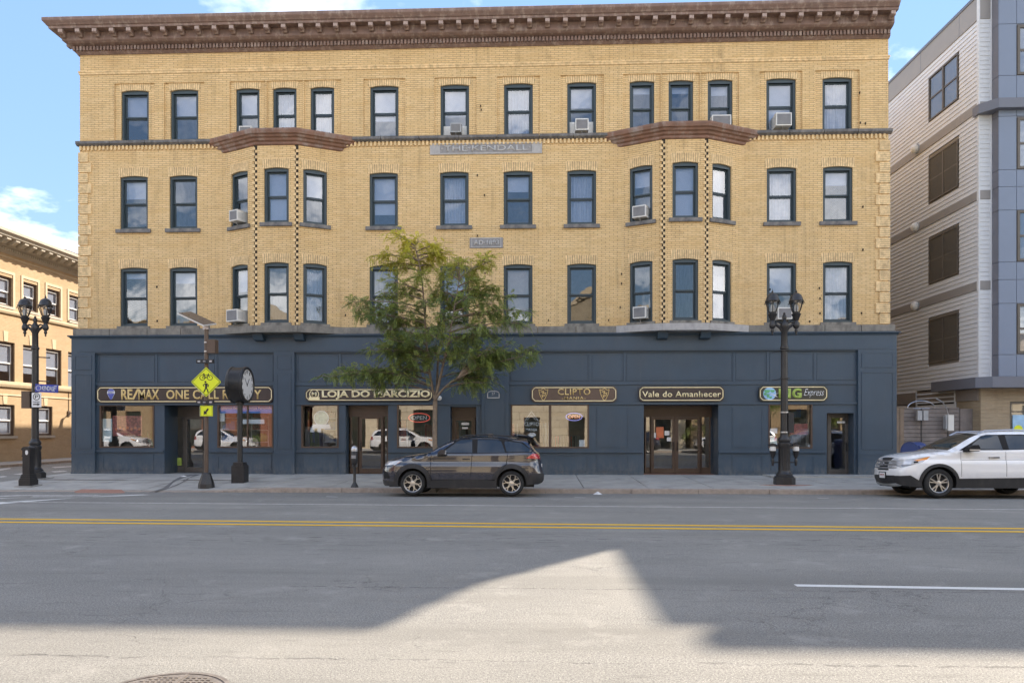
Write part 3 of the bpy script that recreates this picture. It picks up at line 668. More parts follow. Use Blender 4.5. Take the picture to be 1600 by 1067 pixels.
# ---- cornice
cpath = [(KL, 4), (KL, 0), (KR+.02, 0)]
mb = MB(); mb.sweep([(0, 15.95), (.04, 15.95), (.12, 16.02), (.12, 16.2), (.22, 16.22), (.33, 16.25), (.40, 16.3), (.42, 16.32), (.42, 16.6), (.72, 16.6), (.735, 16.68), (.78, 16.7), (.80, 16.73), (.86, 16.8), (.88, 16.83), (.88, 16.93), (.84, 16.96), (-.3, 17.)], cpath)
corn = mb.build('cornice', 'cornice_paint', B)
mo = MB(); mo.prism([(.42, 16.4), (.52, 16.37), (.60, 16.44), (.66, 16.42), (.70, 16.46), (.70, 16.598), (.42, 16.598)], -.085, .085)
mo = mo.mesh('modillion', ['cornice_paint'])
fc = MB(); fc.box(.701, .708, -.075, .075, 16.475, 16.585); fc = fc.mesh('modillion_face', 'modillion_paint')
nM = 48
for i in range(nM):
    x = KL-.30+(KR-KL+.15)*i/(nM-1); M = T(x, 0, 0) @ RZ(-math.pi/2); inst('modillion', mo, corn, M); inst('modillion_face', fc, corn, M)
for k in range(5):
    for X, a in ((KL, math.pi),): inst('modillion', mo, corn, T(X, .35+k*.65, 0) @ RZ(a)); inst('modillion_face', fc, corn, T(X, .35+k*.65, 0) @ RZ(a))
mb = MB(); x = KL-.15
while x < KR-.09: mb.box(x, x+.08, -.205, -.11, 16.045, 16.2); x += .131
mb.build('dentil_row', 'cornice_paint', corn, kind='stuff')
mb = MB(); mb.box(KL-.1, KR, -.1, DEP, 16.6, 16.95); mb.build('roof', 'slate', B)
mb = MB(); mb.box(KL+1, KR-.0, DEP+.02, DEP+20, .05, 14.8); mb.build('rear_shadow_mass', 'red_brick', B)  # added unseen mass; its height sets the shadow line on the corner building
# ---- belt course, stone band with brick dentils, stone ledge, quoins
mb = MB(); mb.sweep([(0, 15.2), (.03, 15.22), (.03, 15.28), (.05, 15.29), (.05, 15.335), (0, 15.36)], [(KL, 3), (KL, 0), (KR, 0), (KR, 3)]); mb.build('belt_course', 'brick_unit', B)
band = place(bpy.data.objects.new('stone_band', None), T(0, 0, 12.5), B)
def blocks(x0, x1, n, nm, fn):
    c = [x0+(x1-x0)*i/n+(random.uniform(-.12, .12) if 0 < i < n else 0) for i in range(n+1)]
    for i in range(n): fn(c[i]+(.011 if i else 0), c[i+1]-(.011 if i < n-1 else 0))
def bandblock(a, b):
    m = MB(); o = random.uniform(-.006, .006); m.prism([(0, 0), (0, 0)], 0, 0) if False else None
    vs = [(x, y, z) for x in (a, b) for y, z in ((.02, 12.5), (-.06+o, 12.5), (-.15+o, 12.56), (-.15+o, 12.655), (.02, 12.675))]
    m.add(vs, [(0, 1, 2, 3, 4), (9, 8, 7, 6, 5)]+[(i, i+5, (i+1) % 5+5, (i+1) % 5) for i in range(5)])
    m.build('stone_block', 'dark_stone', band)
b1, b2 = BAYS
blocks(KL-.09, b1[0]-.3, 4, '', bandblock); blocks(b1[3]+.25, b2[0]-.25, 7, '', bandblock); blocks(b2[3]+.3, KR+.09, 4, '', bandblock)
mb = MB()
for a, b in ((KL, b1[0]-.25), (b1[3]+.25, b2[0]-.25), (b2[3]+.25, KR)):
    x = a+.01
    while x < b-.07: mb.box(x, x+.075, -.055, .01, 12.34, 12.498); x += .15
mb.build('brick_dentils', 'brick_unit', band, kind='stuff')
for x0, x1, x2, x3 in BAYS:
    k = (x1-x0); mb = MB()
    mb.sweep([(-.2, 12.17), (.03, 12.17), (.06, 12.2), (.07, 12.27), (.14, 12.31), (.17, 12.38), (.24, 12.41), (.27, 12.47), (.33, 12.5), (.36, 12.6), (.36, 12.65), (.32, 12.68), (-.55, 12.72)], [(x0-k*.42, BP*.42), (x0, 0), (x1, -BP), (x2, -BP), (x3, 0), (x3+k*.42, BP*.42)])
    mb.build('bay_cornice', 'copper_rust', B)
    mb = MB(); mb.slab([(x0, .1), (x1, -BP+.05), (x2, -BP+.05), (x3, .1)], 12.15, 12.66); mb.build('bay_roof', 'copper_rust', B)
ledge = place(bpy.data.objects.new('stone_ledge', None), T(0, 0, 5.33), B)
def ledgeblock(a, b):
    m = MB(); o = random.uniform(-.006, .006); m.box(a, b, -.17+o, .02, 5.335, 5.568); m.build('stone_block', 'weathered_stone', ledge)
blocks(KL-.16, b1[0]-.2, 4, '', ledgeblock); blocks(b1[3]+.2, b2[0]-.2, 7, '', ledgeblock); blocks(b2[3]+.2, KR+.16, 4, '', ledgeblock)
for bi, (x0, x1, x2, x3) in enumerate(BAYS):
    o = .14; a, b, c, d = (x0-.2, -.17), (x1-.07, -BP-o), (x2+.07, -BP-o), (x3+.2, -.17)
    for poly in ([(x0-.2, .02), a, b, (x1-.07, .02)], [(x1-.066, .02), (x1-.066, -BP-o), (x2+.066, -BP-o), (x2+.066, .02)], [(x2+.07, .02), c, d, (x3+.2, .02)]):
        m = MB(); m.slab(poly, 5.325, 5.572); m.build('stone_block', 'pale_stone' if bi else 'weathered_stone', ledge)
    for x in (x1, x2):
        m = MB(); m.prism([(-.205, 5.32), (-.55, 5.32), (-.55, 5.26), (-.45, 5.09), (-.205, 5.05)], x-.18, x+.18)
        m.build('bracket', 'navy_paint', ledge, Matrix(((0, 1, 0, 0), (1, 0, 0, 0), (0, 0, 1, 0), (0, 0, 0, 1))))
for X, sg in ((KL, 1), (KR, -1)):
    z = 5.6; i = 0
    while z < 12.25:
        ln = .46 if i % 2 else .33; m = MB(); x0 = X-sg*.045; x1 = X+sg*ln
        m.box(x0, x1, -.045, .35, z+.016, z+.37); m.build('quoin', 'brick_unit', B); z += .393; i += 1
# brick quoins read as courses: thin joints cut across each block
mb = MB()
for X, sg in ((KL, 1), (KR, -1)):
    z = 5.6
    while z < 12.25:
        for k in range(1, 5): mb.box(X-sg*.0455, X+sg*.325, -.0465, -.03, z+.012+k*.0726-.004, z+.012+k*.0726+.004)
        z += .393
mb.build('quoin_joints', 'mortar_shade_dark', B, kind='stuff')
# ---- carved plaques
def plaque(px0, py0, px1, py1, txt, tx0, tx1, tz0, tz1):
    x0, z1 = P(px0, py0); x1, z0 = P(px1, py1); m = MB(); m.box(x0, x1, -.03, .02, z0, z1); pl = m.build('stone_plaque', 'carved_stone' if 'AD' in txt else 'pale_stone', B)
    a, b, c, d = x0+(x1-x0)*tx0, x0+(x1-x0)*tx1, z0+(z1-z0)*tz0, z0+(z1-z0)*tz1
    m = MB(); m.box(a-.05, b+.05, -.034, -.029, c-.06, d+.06); m.build('sunk_field', 'carved_stone', pl)
    m = MB(); ring(m, b-a+.16, d-c+.18, .022, -.04, -.03, x=a-.08, z=c-.09); m.build('rim', 'letter_stone', pl)
    lettering(txt, a, -.034, c, b-a, d-c, 'letter_stone', pl, .012, .018)
plaque(672, 225, 847, 240, '·THE·KENDALL·', .1, .9, .27, .75)
plaque(734, 372, 786, 387.5, 'AD·1893', .12, .88, .27, .75)
# small iron anchors left in the brick
mb = MB()
for px, py in ((245.5, 448), (246, 501), (1203, 452), (1280, 450), (1281, 466), (1281, 489), (1265, 502), (857, 500), (951, 500), (971, 428), (971, 443), (969, 480), (746, 274), (757, 305), (746, 368), (758, 427), (540, 492), (1343, 145), (1344, 192), (1352, 193), (1348, 323), (1348, 390), (1374, 488), (1346, 489), (133, 497), (751, 166), (752, 172)):
    x, z = P(px, py); mb.box(x-.018, x+.018, -.04, .01, z-.025, z+.025); mb.box(x-.005, x+.005, -.05, .01, z-.06, z+.0)
mb.build('iron_anchors', 'mortar_shade_dark', B, kind='stuff')
# ------------------------------------------------------------------ shopfronts (parts of the block)
FV = -.08
def fx(px): return PX(px, FV)
SL, SR = -16.61, 13.88
SW = [(157, 240), (341, 426), (472, 528), (621.5, 682), (799.5, 919), (1202, 1268)]        # shop windows
SD = [(257, 325.5, 2.69, 1.0), (540, 606.5, 2.69, .45), (703.5, 744, 2.62, .5), (1006, 1122.5, 2.69, 1.05), (1292, 1334, 2.38, .5)]   # doorways: columns, head height, depth
ZW0, ZW1 = 1.125, 2.695
hs = [(fx(a)-SL, fx(b)-SL, ZW0, ZW1, .14) for a, b in SW]+[(fx(a)-SL, fx(b)-SL, .1, h, d) for a, b, h, d in SD]
mb = MB(); wall_face(mb, (SL, FV), (SR, FV), .0, 5.25, hs, .14)
mb.box(SL, SL+.05, -.195, .3, .0, 5.2); mb.box(SR-.05, SR, -.195, .3, 0, 5.2)
sf = mb.build('shopfront', 'navy_paint', B)
mb = MB(); mb.sweep([(0, 5.2), (.03, 5.2), (.05, 5.24), (.1, 5.27), (.1, 5.31), (0, 5.325)], [(SL, .2), (SL, -.2), (SR, -.2), (SR, .2)]); mb.box(SL+.01, SR-.01, -.19, .1, 5.2, 5.32); mb.build('shopfront_cornice', 'navy_paint', B)
mb = MB(); mb.box(SL, SR, -.2, -.079, 4.655, 5.198); mb.box(SL+.3, SR-.3, -.213, -.199, 4.70, 4.72); mb.build('frieze', 'navy_paint', B)
def mold(mb, x0, x1, z0, z1, y, w=.035, d=.018): ring(mb, x1-x0, z1-z0, w, y-d, y+.002, x=x0, z=z0)
def panel(x0, x1, z0, z1, y, parent=B, nm='panel'):
    m = MB(); mold(m, x0, x1, z0, z1, y); m.box(x0+.036, x1-.036, y-.006, y+.003, z0+.036, z1-.036); m.build(nm, 'navy_paint', parent)
for a, b, in ((117, 148), (427.5, 460), (752.5, 795), (1341, 1397)):
    x0, x1 = (SL if a == 117 else PX(a, -.2)), (SR if b == 1397 else PX(b, -.2)); m = MB(); m.box(x0, x1, -.2, -.079, .03, 4.653)
    m.box(x0-.012, x1+.012, -.225, -.19, .03, .18); m.box(x0-.01, x1+.01, -.22, -.19, .86, .93)
    pl = m.build('pilaster', 'navy_paint', B)
    panel(x0+.12, x1-.12, 1.06, 3.86, -.2, pl); panel(x0+.12, x1-.12, 4.02, 4.56, -.2, pl)
def boxp(nm, x0, x1, z0, z1, y0, y1): m = MB(); m.box(x0, x1, y0, y1, z0, z1); return m.build(nm, 'navy_paint', B)
for x0, x1, stiles in ((PX(148, -.2), PX(427.5, -.2), (244.5, 337.5)), (PX(460, -.2), PX(752.5, -.2), (531.5, 619, 702)), (PX(795, -.2), PX(1341, -.2), (922.5, 976, 1147, 1199.5, 1273.5))):
    boxp('rail', x0+.002, x1-.002, 3.42, 3.54, -.12, -.079); boxp('rail', x0+.002, x1-.002, 2.70, 2.775, -.135, -.079)
    boxp('rail', x0+.002, x1-.002, 4.6, 4.653, -.12, -.079)
    ed = [x0]+[fx(s) for s in stiles]+[x1]
    for i in range(len(ed)-1):
        a, b = ed[i]+(.05 if i else .06), ed[i+1]-.05
        if i: boxp('stile', ed[i]-.045, ed[i]+.045, 3.542, 4.598, -.105, -.079)
        panel(a+.012, b-.012, 3.58, 4.56, -.082)
segs = [(148, 256), (326.5, 427.5), (460, 539), (607, 703), (795, 1005), (1123.5, 1291)]
for a, b in segs:
    x0, x1 = PX(a, -.1)+.004, PX(b, -.1)-.004
    m = MB(); m.box(x0, x1, -.16, -.079, .93, .965); m.box(x0, x1, -.145, -.079, .965, 1.0); m.build('sill_rail', 'navy_paint', B)
    boxp('plinth', x0, x1, .03, .16, -.105, -.079)
for a, b in ((160, 240), (340, 424), (472, 528), (620, 682), (806, 858), (866, 918), (932, 982), (1144, 1192), (1204, 1272)): panel(fx(a), fx(b), .25, .84, FV)
for a, b in ((932, 982), (1144, 1192)): panel(fx(a), fx(b), 1.13, 2.58, FV)
m = MB(); mold(m, fx(745.5), fx(750), 0, 0, 0) if False else None
# address plaque
x0, z1 = P(762, 611, -.2); x1, z0 = P(780, 621.5, -.2); m = MB(); w = x1-x0
shape = [(x0, z0), (x1, z0), (x1, z0+.16)]+[(x0+w/2+w*.5*math.cos(a), z0+.16+.09*math.sin(a)) for a in np.linspace(.25, math.pi-.25, 9)]+[(x0, z0+.16)]
m.prism(shape, -.25, -.2); ap = m.build('address_plaque', 'navy_paint'); tag(ap, 'small arched house-number plaque with white rim on the blue pilaster beside the narrow door', 'plaque')
m = MB(); stroke(m, shape, .035, -.256, -.248, closed=True); m.build('rim', 'letter_stone', ap)
lettering('37', x0+w*.36, -.252, z0+.1, w*.28, .1, 'letter_stone', ap)
# ---- shop windows
for i, (a, b) in enumerate(SW):
    x0, x1 = fx(a), fx(b); m = MB(); ring(m, x1-x0+.06, ZW1-ZW0+.05, .05, -.10, .05, x=x0-.03, z=ZW0-.03)
    mats = 'door_brown'
    if i == 4: xm = fx(859.5); m.box(xm-.05, xm+.05, -.09, .05, ZW0, ZW1)
    if i == 1: xm = fx(386); m.box(xm-.02, xm+.02, -.06, .05, ZW0, ZW1)
    fr = m.build('shop_window', mats, B)
    m = MB(); m.box(x0+.02, x1-.02, -.005, .005, ZW0+.02, ZW1-.02); m.build('pane', 'shop_glass', fr)
# ---- doors
def doorway(i, leaves, dv, frame_mat, zt=2.28, sides=(), wallmat='navy_paint'):
    a, b, h, d = SD[i]; x0, x1 = fx(a)+.002, fx(b)-.002; y = FV+d
    m = MB(); m.box(x0, x1, y, y+.06, zt+.06, h); lf = m.build('transom_panel', frame_mat, B)
    m = MB(); m.quad((x0, FV, .105), (x1, FV, .105), (x1, y+.05, .105), (x0, y+.05, .105)); m.build('threshold', 'tactile_brick' if i == 3 else 'concrete_old', B)
    m = MB(); m.box(x0, x1, y-.03, y+.08, zt, zt+.058); e = []
    for s0, s1 in list(leaves)+list(sides): e += [s0, s1]
    for q in sorted(set(e)): m.box(PX(q, y)-.025, PX(q, y)+.025, y-.03, y+.08, .11, zt)
    fr = m.build('door_frame', frame_mat, B)
    for s0, s1 in sides:
        m = MB(); m.box(PX(s0, y)+.025, PX(s1, y)-.025, y, y+.008, .35, zt); m.build('sidelight', 'door_glass', fr); m = MB(); m.box(PX(s0, y)+.025, PX(s1, y)-.025, y-.01, y+.03, .11, .35); m.build('kick_panel', frame_mat, fr)
    for k, (s0, s1) in enumerate(leaves):
        u0, u1 = PX(s0, y)+.03, PX(s1, y)-.03; m = MB(); ring(m, u1-u0, zt-.12, .085, y-.015, y+.035, x=u0, z=.115, bot=.19); dl = m.build('glass_door', frame_mat, B)
        m = MB(); m.box(u0+.08, u1-.08, y+.004, y+.012, .3, zt-.08); m.build('pane', 'door_glass', dl)
        hx = u0+.05 if (len(leaves) == 2 and k == 1) or (len(leaves) == 1 and i == 1) else u1-.05
        m = MB(); m.tube([(hx, y-.015, .98), (hx, y-.08, .98), (hx, y-.08, 1.3), (hx, y-.015, 1.3)], .016, 6); m.build('handle', 'black_iron', dl)
doorway(0, [(288.5, 321.5)], 1, 'door_grey', 2.27, sides=[(273.5, 287)])
doorway(1, [(561, 600)], .45, 'door_brown', 2.27, sides=[(548.5, 560), (600.5, 606)])
doorway(2, [(708, 741.5)], .5, 'door_brown', 2.2)
doorway(3, [(1017, 1055), (1055, 1094.5)], 1.05, 'door_brown', 2.25, sides=[(1008.5, 1016), (1095.5, 1109)])
m = MB(); x0 = PX(1109, .97); m.box(x0+.03, fx(1122.5)-.004, .965, .99, .11, 2.3); m.build('alcove_panel', 'navy_paint', B)
doorway(4, [(1293.5, 1325)], .5, 'door_grey', 2.3)
m = MB(); x0 = PX(1325.5, .42); m.box(x0+.02, fx(1334)-.004, .42, .44, .11, 2.37); m.build('alcove_panel', 'navy_paint', B)
# yellow notice at the foot of the first sidelight
x0, z1 = P(276.5, 719, FV+.98); x1, z0 = P(284, 731, FV+.98); m = MB(); m.box(x0, x1, .885, .895, z0+.1, z1+.1); tag(m.build('door_notice', 'lime'), 'small yellow-green notice at the foot of the sidelight beside the grey glass door', 'notice')
# ---- inside the shops
mb = MB(); y1 = 6.; z0, z1 = .1, 3.4
mb.quad((SL+.2, y1, z0), (SR-.2, y1, z0), (SR-.2, y1, z1), (SL+.2, y1, z1)); mb.quad((SL+.2, .08, z1), (SR-.2, .08, z1), (SR-.2, y1, z1), (SL+.2, y1, z1))
for px in (117, 440, 700, 756, 975, 1180, 1280, 1397): x = min(SR-.3, max(SL+.25, fx(px))); mb.box(x-.05, x+.05, 1.1 if px in (700, 1280) else .09, y1, z0, z1)
mb.build('shop_interior', 'interior', B)
mb = MB(); mb.quad((SL+.2, .07, .1), (SR-.2, .07, .1), (SR-.2, y1, .1), (SL+.2, y1, .1)); mb.build('shop_floor', 'shop_floor', B)
# ---- the shop signs
def notched(x0, x1, z0, z1, c): return [(x0+c, z0), (x1-c, z0), (x1-c*.45, z0+c*.45), (x1, z0+c), (x1, z1-c), (x1-c*.45, z1-c*.45), (x1-c, z1), (x0+c, z1), (x0+c*.45, z1-c*.45), (x0, z1-c), (x0, z0+c), (x0+c*.45, z0+c*.45)]
YS = -.19
def shop_sign(pa, pb, label, board, rimmat):
    x0, z1 = P(*pa, YS); x1, z0 = P(*pb, YS); m = MB(); m.prism(notched(x0, x1, z0, z1, .11), YS, -.112)
    s = m.build('shop_sign', board); tag(s, label, 'sign', 'signs over the shopfronts')
    m = MB(); stroke(m, notched(x0+.045, x1-.045, z0+.045, z1-.045, .11), .028, YS-.012, YS+.002, closed=True); m.build('rim', rimmat, s)
    for X in (x0+.3, x1-.3):                                 # brackets to the fascia
        m = MB(); m.box(X-.03, X+.03, -.115, -.08, (z0+z1)/2-.2, (z0+z1)/2+.2); m.build('bracket', 'black_iron', s)
    return s
def st(s, txt, a, b, ya, yb, mat, bold=.02, **k):
    x0, z1 = P(a, ya, YS); x1, z0 = P(b, yb, YS); return lettering(txt, x0, YS-.001, z0, x1-x0, z1-z0, mat, s, bold, .014, **k)
s = shop_sign((151, 604), (426, 628.8), 'longest dark brown sign, gold RE/MAX ONE CALL REALTY lettering and a balloon', 'sign_brown', 'pale_gold')
st(s, 'RE', 189.5, 207, 608, 624.5, 'gold', .03); st(s, 'MAX', 216.5, 249, 608, 624.5, 'gold', .025)
x, z = P(211.8, 616, YS); m = MB(); m.prism([(x-.14, z-.2), (x-.06, z-.2), (x+.14, z+.2), (x+.06, z+.2)], YS-.014, YS); m.build('slash', 'gold', s)
st(s, 'ONE CALL REALTY', 260, 408.5, 609.2, 623.4, 'gold', .022, space=1.05)
x, z = P(173.5, 613.5, YS); m = MB(); m.prism(circ(x, z, .15, 20), YS-.008, YS); m.prism([(x-.13, z-.07), (x-.03, z-.25), (x+.03, z-.25), (x+.13, z-.07)], YS-.008, YS); m.build('balloon', 'white_paint', s)
m = MB(); m.prism([(x-.145, z-.03), (x-.1, z-.09), (x-.03, z-.25), (x+.03, z-.25), (x+.1, z-.09), (x+.145, z-.03)], YS-.012, YS-.006); m.prism([(x-.13, z+.055), (x+.13, z+.055), (x+.1, z+.11), (x, z+.145), (x-.1, z+.11)], YS-.012, YS-.006); m.build('balloon_band', 'balloon_blue', s)
lettering('RE/MAX', x-.11, YS-.009, z-.015, .22, .05, 'balloon_blue', s, .02, .004)
s = shop_sign((477, 607), (676, 626.6), 'dark sign with bold pale gold LOJA DO MARCIZIO lettering behind the tree', 'sign_brown', 'pale_gold')
st(s, 'LOJA DO MARCIZIO', 503, 672, 610.2, 623.6, 'pale_gold', .035)
x, z = P(491, 616, YS); m = MB(); m.prism(circ(x, z, .185, 24), YS-.01, YS)
m.prism([(x-.2, z-.2), (x+.2, z-.2), (x+.2, z-.1), (x-.2, z-.1)], YS-.018, YS); m.build('emblem', 'pale_gold', s)
m = MB(); m.prism(circ(x, z+.01, .15, 24), YS-.014, YS); m.build('emblem_field', 'sign_brown', s); lettering('M', x-.09, YS-.016, z-.07, .18, .15, 'pale_gold', s, .05, .006)
s = shop_sign((830, 603.6), (964, 628), 'umber brown sign with gold CLIPTO -MANIA- lettering between two emblems', 'sign_umber', 'pale_gold')
st(s, 'CLIPTO', 871.5, 922.5, 607, 617, 'gold', .012, space=1.1); st(s, '-MANIA-', 878, 915, 619.5, 624.2, 'gold', .01, space=1.15)
for px in (849, 944.5):
    x, z = P(px, 615, YS); m = MB(); k = .17
    stroke(m, [(x-k, z+.16), (x-.1, z+.13), (x, z+.2), (x+.1, z+.13), (x+k, z+.16), (x+k*.8, z-.02), (x+.07, z-.16), (x+.03, z-.23), (x-.03, z-.23), (x-.07, z-.16), (x-k*.8, z-.02)], .022, YS-.012, YS, closed=True)
    stroke(m, [(x-.09, z+.07), (x+.02, z+.1), (x-.04, z+.0), (x+.09, z+.04), (x+.05, z-.08), (x-.06, z-.05), (x-.02, z-.13)], .03, YS-.012, YS); m.build('emblem', 'gold', s)
s = shop_sign((998, 603.4), (1131.5, 627), 'dark brown sign with pale gold Vale do Amanhecer lettering over the double doors', 'sign_brown', 'pale_gold')
st(s, 'Vale do Amanhecer', 1003.5, 1126.5, 611.2, 620, 'pale_gold', .012, space=1.06)
s = shop_sign((1186, 602.8), (1293.5, 626.8), 'dark olive sign with a globe and lime green MG Express lettering', 'sign_olive', 'pale_gold')
st(s, 'M', 1216.5, 1235.5, 606.8, 622, 'lime', .05); st(s, 'G', 1237.5, 1252.5, 606.6, 622.2, 'lime', .05); st(s, 'Express', 1256, 1287.5, 607.5, 621.5, 'white_paint', -.012, shear=.45)
x, z = P(1202.5, 614.8, YS); m = MB(); m.prism(circ(x, z, .23, 28), YS-.008, YS); m.build('globe', 'globe_blue', s)
m = MB()
for cx_, cz_, a, b in ((-.09, .08, .1, .08), (-.06, -.08, .05, .09), (.1, .09, .08, .06), (.03, -.14, .05, .05), (-.16, -.02, .05, .06)): m.prism([(x+cx_+a*math.cos(t)*(1+.3*math.sin(3*t)), z+cz_+b*math.sin(t)*(1+.3*math.cos(2*t))) for t in np.linspace(0, 6.28, 12)[:-1]], YS-.012, YS-.006)
m.build('continents', 'globe_green', s)
m = MB(); m.prism([(x+.0, z+.01), (x+.2, z-.05), (x+.32, z+.02), (x+.2, z-.02), (x+.28, z-.13), (x+.15, z-.07)], YS-.016, YS-.006); m.build('aeroplane', 'white_paint', s)
# ---- behind and on the glass
def flat(nm, pa, pb, v, mat, label, cat, d=.008):
    x0, z1 = P(*pa, v); x1, z0 = P(*pb, v); m = MB(); m.box(x0, x1, v, v+d, z0, z1); return tag(m.build(nm, mat), label, cat), x0, x1, z0, z1
o, x0, x1, z0, z1 = flat('window_poster', (176, 649.5), (222, 681), .02, 'poster_red', 'wide red group-portrait poster in the middle of the leftmost shop window', 'poster')
o2, *_ = flat('window_poster', (157.5, 654), (175, 690), .03, 'poster_pale', 'pale green-white poster at the left edge of the leftmost shop window', 'poster')
m = MB()
for k in range(7): m.prism([(x, z) for x, z in circ(x0+.14+k*(x1-x0-.25)/6, z0+.26+.05*(k % 2), .055, 8)]+[], .014, .019)
m.build('faces', 'orange_cloth', o)
o, x0, x1, z0, z1 = flat('window_banner', (341.5, 633.8), (425.5, 645.5), .02, 'sky_blue', 'blue banner across the window top with white Portuguese and Spanish lettering', 'banner')
lettering('Hablamos Español / Falamos Português', x0+.03, .019, z0+.125, x1-x0-.06, .115, 'white_paint', o, .02, .004)
flat('notice', (341.5, 645.5), (351, 658), .02, 'white_plastic', 'white no-turn notice at the left edge of the window under the blue banner', 'notice')
for (a, b), mt, lb in ((((378, 655), (413, 662)), 'white_paint', 'white paper strip stuck across the window under the blue banner'),): flat('paper_strip', a, b, .02, mt, lb, 'notice')
o, x0, x1, z0, z1 = flat('window_decal', (487, 641), (517, 669), .02, 'poster_green', 'round pale green award emblem on the glass left of the brown shop door', 'emblem')
m = MB(); stroke(m, circ((x0+x1)/2, (z0+z1)/2+.04, .27, 24), .03, .008, .02, closed=True); m.prism([(x0, z0), (x1, z0-.02), (x1-.05, z0+.14), (x0+.05, z0+.16)], .006, .02); m.build('ribbon', 'white_paint', o)
o.data.clear_geometry(); m = MB(); m.prism(circ((x0+x1)/2, (z0+z1)/2+.04, .29, 28), .02, .026); o.data = m.mesh('window_decal', 'poster_green')
for a, b in (((485, 668), (491, 675)), ((496, 668), (501.5, 675))): flat('sticker', a, b, .02, 'white_paint', 'small white sticker %s under the round green emblem on the glass' % ('on the left' if a[0] == 485 else 'on the right'), 'sticker')
for a, b, mt, lb in (((485, 640), (491, 658), 'sign_yellow', 'yellow card'),): pass
for a, b, mt, lb in (((1202.5, 669), (1214.5, 677), 'white_paint', 'white flyer above another in the left edge of the MG window'), ((1203, 684), (1214, 696), 'poster_pale', 'pale flyer at the lower left corner of the MG window'), ((1263, 694.5), (1268, 698.2), 'white_paint', 'tiny white sticker at the lower right corner of the MG window'), ((1234, 662), (1262, 679), 'poster_red', 'dark red oval sign hanging in the MG window'), ((905, 687), (914, 698), 'white_paint', 'white sheet at the lower right of the double window under the CLIPTO sign')):
    flat('flyer', a, b, .02, mt, lb, 'notice')
for a, b, mt, lb in (((1025, 667), (1037, 684), 'orange_cloth', 'orange notice on the left leaf of the brown double doors'), ((1020, 676), (1026, 684), 'white_paint', 'white notice lowest at left on the left leaf of the double doors'), ((1038.5, 673), (1046, 680), 'white_paint', 'white notice upper right on the left leaf of the double doors'), ((1042, 683), (1048.5, 689), 'white_paint', 'white notice lower right on the left leaf of the double doors')):
    x0, z1 = P(*a, .96); x1, z0 = P(*b, .96); m = MB(); m.box(x0, x1, .962, .967, z0, z1); tag(m.build('door_notice', mt), lb, 'notice')
for a, b, mt, lb in (((721, 660), (733, 664), 'white_paint', 'white lettered strip on the glass of the narrow brown door'), ((722, 667), (731, 670), 'white_paint', 'second white strip lower on the glass of the narrow brown door'), ((1308, 658), (1324, 661), 'white_paint', 'white strip on the glass door right of the MG window')):
    x0, z1 = P(*a, .40); x1, z0 = P(*b, .40); m = MB(); m.box(x0, x1, .405, .41, z0, z1); tag(m.build('door_notice', mt), lb, 'notice')
x0, z1 = P(819, 657, .02); x1, z0 = P(842, 676, .02); o = place(bpy.data.objects.new('window_lettering', None), T((x0+x1)/2, .02, z0)); tag(o, 'white CLIPTO MANIA lettering under a peaked outline on the left pane of the double window', 'lettering'); lettering('CLIPTO', x0, .018, z0+(z1-z0)*.55, x1-x0, (z1-z0)*.32, 'white_paint', o, .015, .006); lettering('MANIA', x0+.06, .018, z0+(z1-z0)*.12, x1-x0-.12, (z1-z0)*.26, 'white_paint', o, .01, .006)
m = MB(); stroke(m, [(x0+.02, z1-.02), ((x0+x1)/2, z1+.34), (x1-.02, z1-.02)], .02, .012, .02); stroke(m, [(x0+.12, z1+.02), ((x0+x1)/2, z1+.2), (x1-.12, z1+.02)], .014, .012, .02); m.build('peak', 'white_paint', o)
m = MB(); xm = (x0+x1)/2+.02; m.prism([(xm-.17, z0-.08), (xm-.06, z0+.01), (xm, z0-.02), (xm+.06, z0+.01), (xm+.17, z0-.08), (xm+.05, z0-.15), (xm-.05, z0-.15)], .012, .02); m.build('lips', 'white_paint', o)
for px0, px1, v, zt, cl in ((806, 818, .5, 2.25, ['poster_pale', 'white_paint', 'grey_cloth']), (843, 857, .8, 2.0, ['dark_cloth', 'grey_cloth', 'poster_pale'])): pass
# neon OPEN signs
for pc, rx, rz, mt, m2, lb in (((655, 652.5), .40, .165, 'neon_red', 'neon_red', 'red oval neon OPEN sign in the window behind the tree trunk'), ((897, 651), .30, .14, 'neon_blue', 'neon_orange', 'violet oval neon OPEN sign with orange letters under the CLIPTO sign')):
    x, z = P(*pc, .15); o = thing('neon_sign', T(x, .15, z-rz), lb, 'neon sign', 'neon OPEN signs'); m = MB()
    m.tube([(x+rx*math.cos(t), .15, z+rz*math.sin(t)) for t in np.linspace(0, 6.2832, 40)], .012, 6); m.build('tube', mt, o)
    lettering('OPEN', x-rx*.72, .155, z-.07, rx*1.44, .14, m2 if mt == 'neon_blue' else 'white_paint', o, .0, .01)
    m = MB(); m.box(x-rx*.85, x+rx*.85, .17, .19, z-.1, z+.1); m.build('backing', 'black_plastic', o)
    m = MB(); m.tube([(x, .18, z+rz*.5), (x, .18, 3.39)], .004, 4); m.build('cord', 'black_plastic', o)
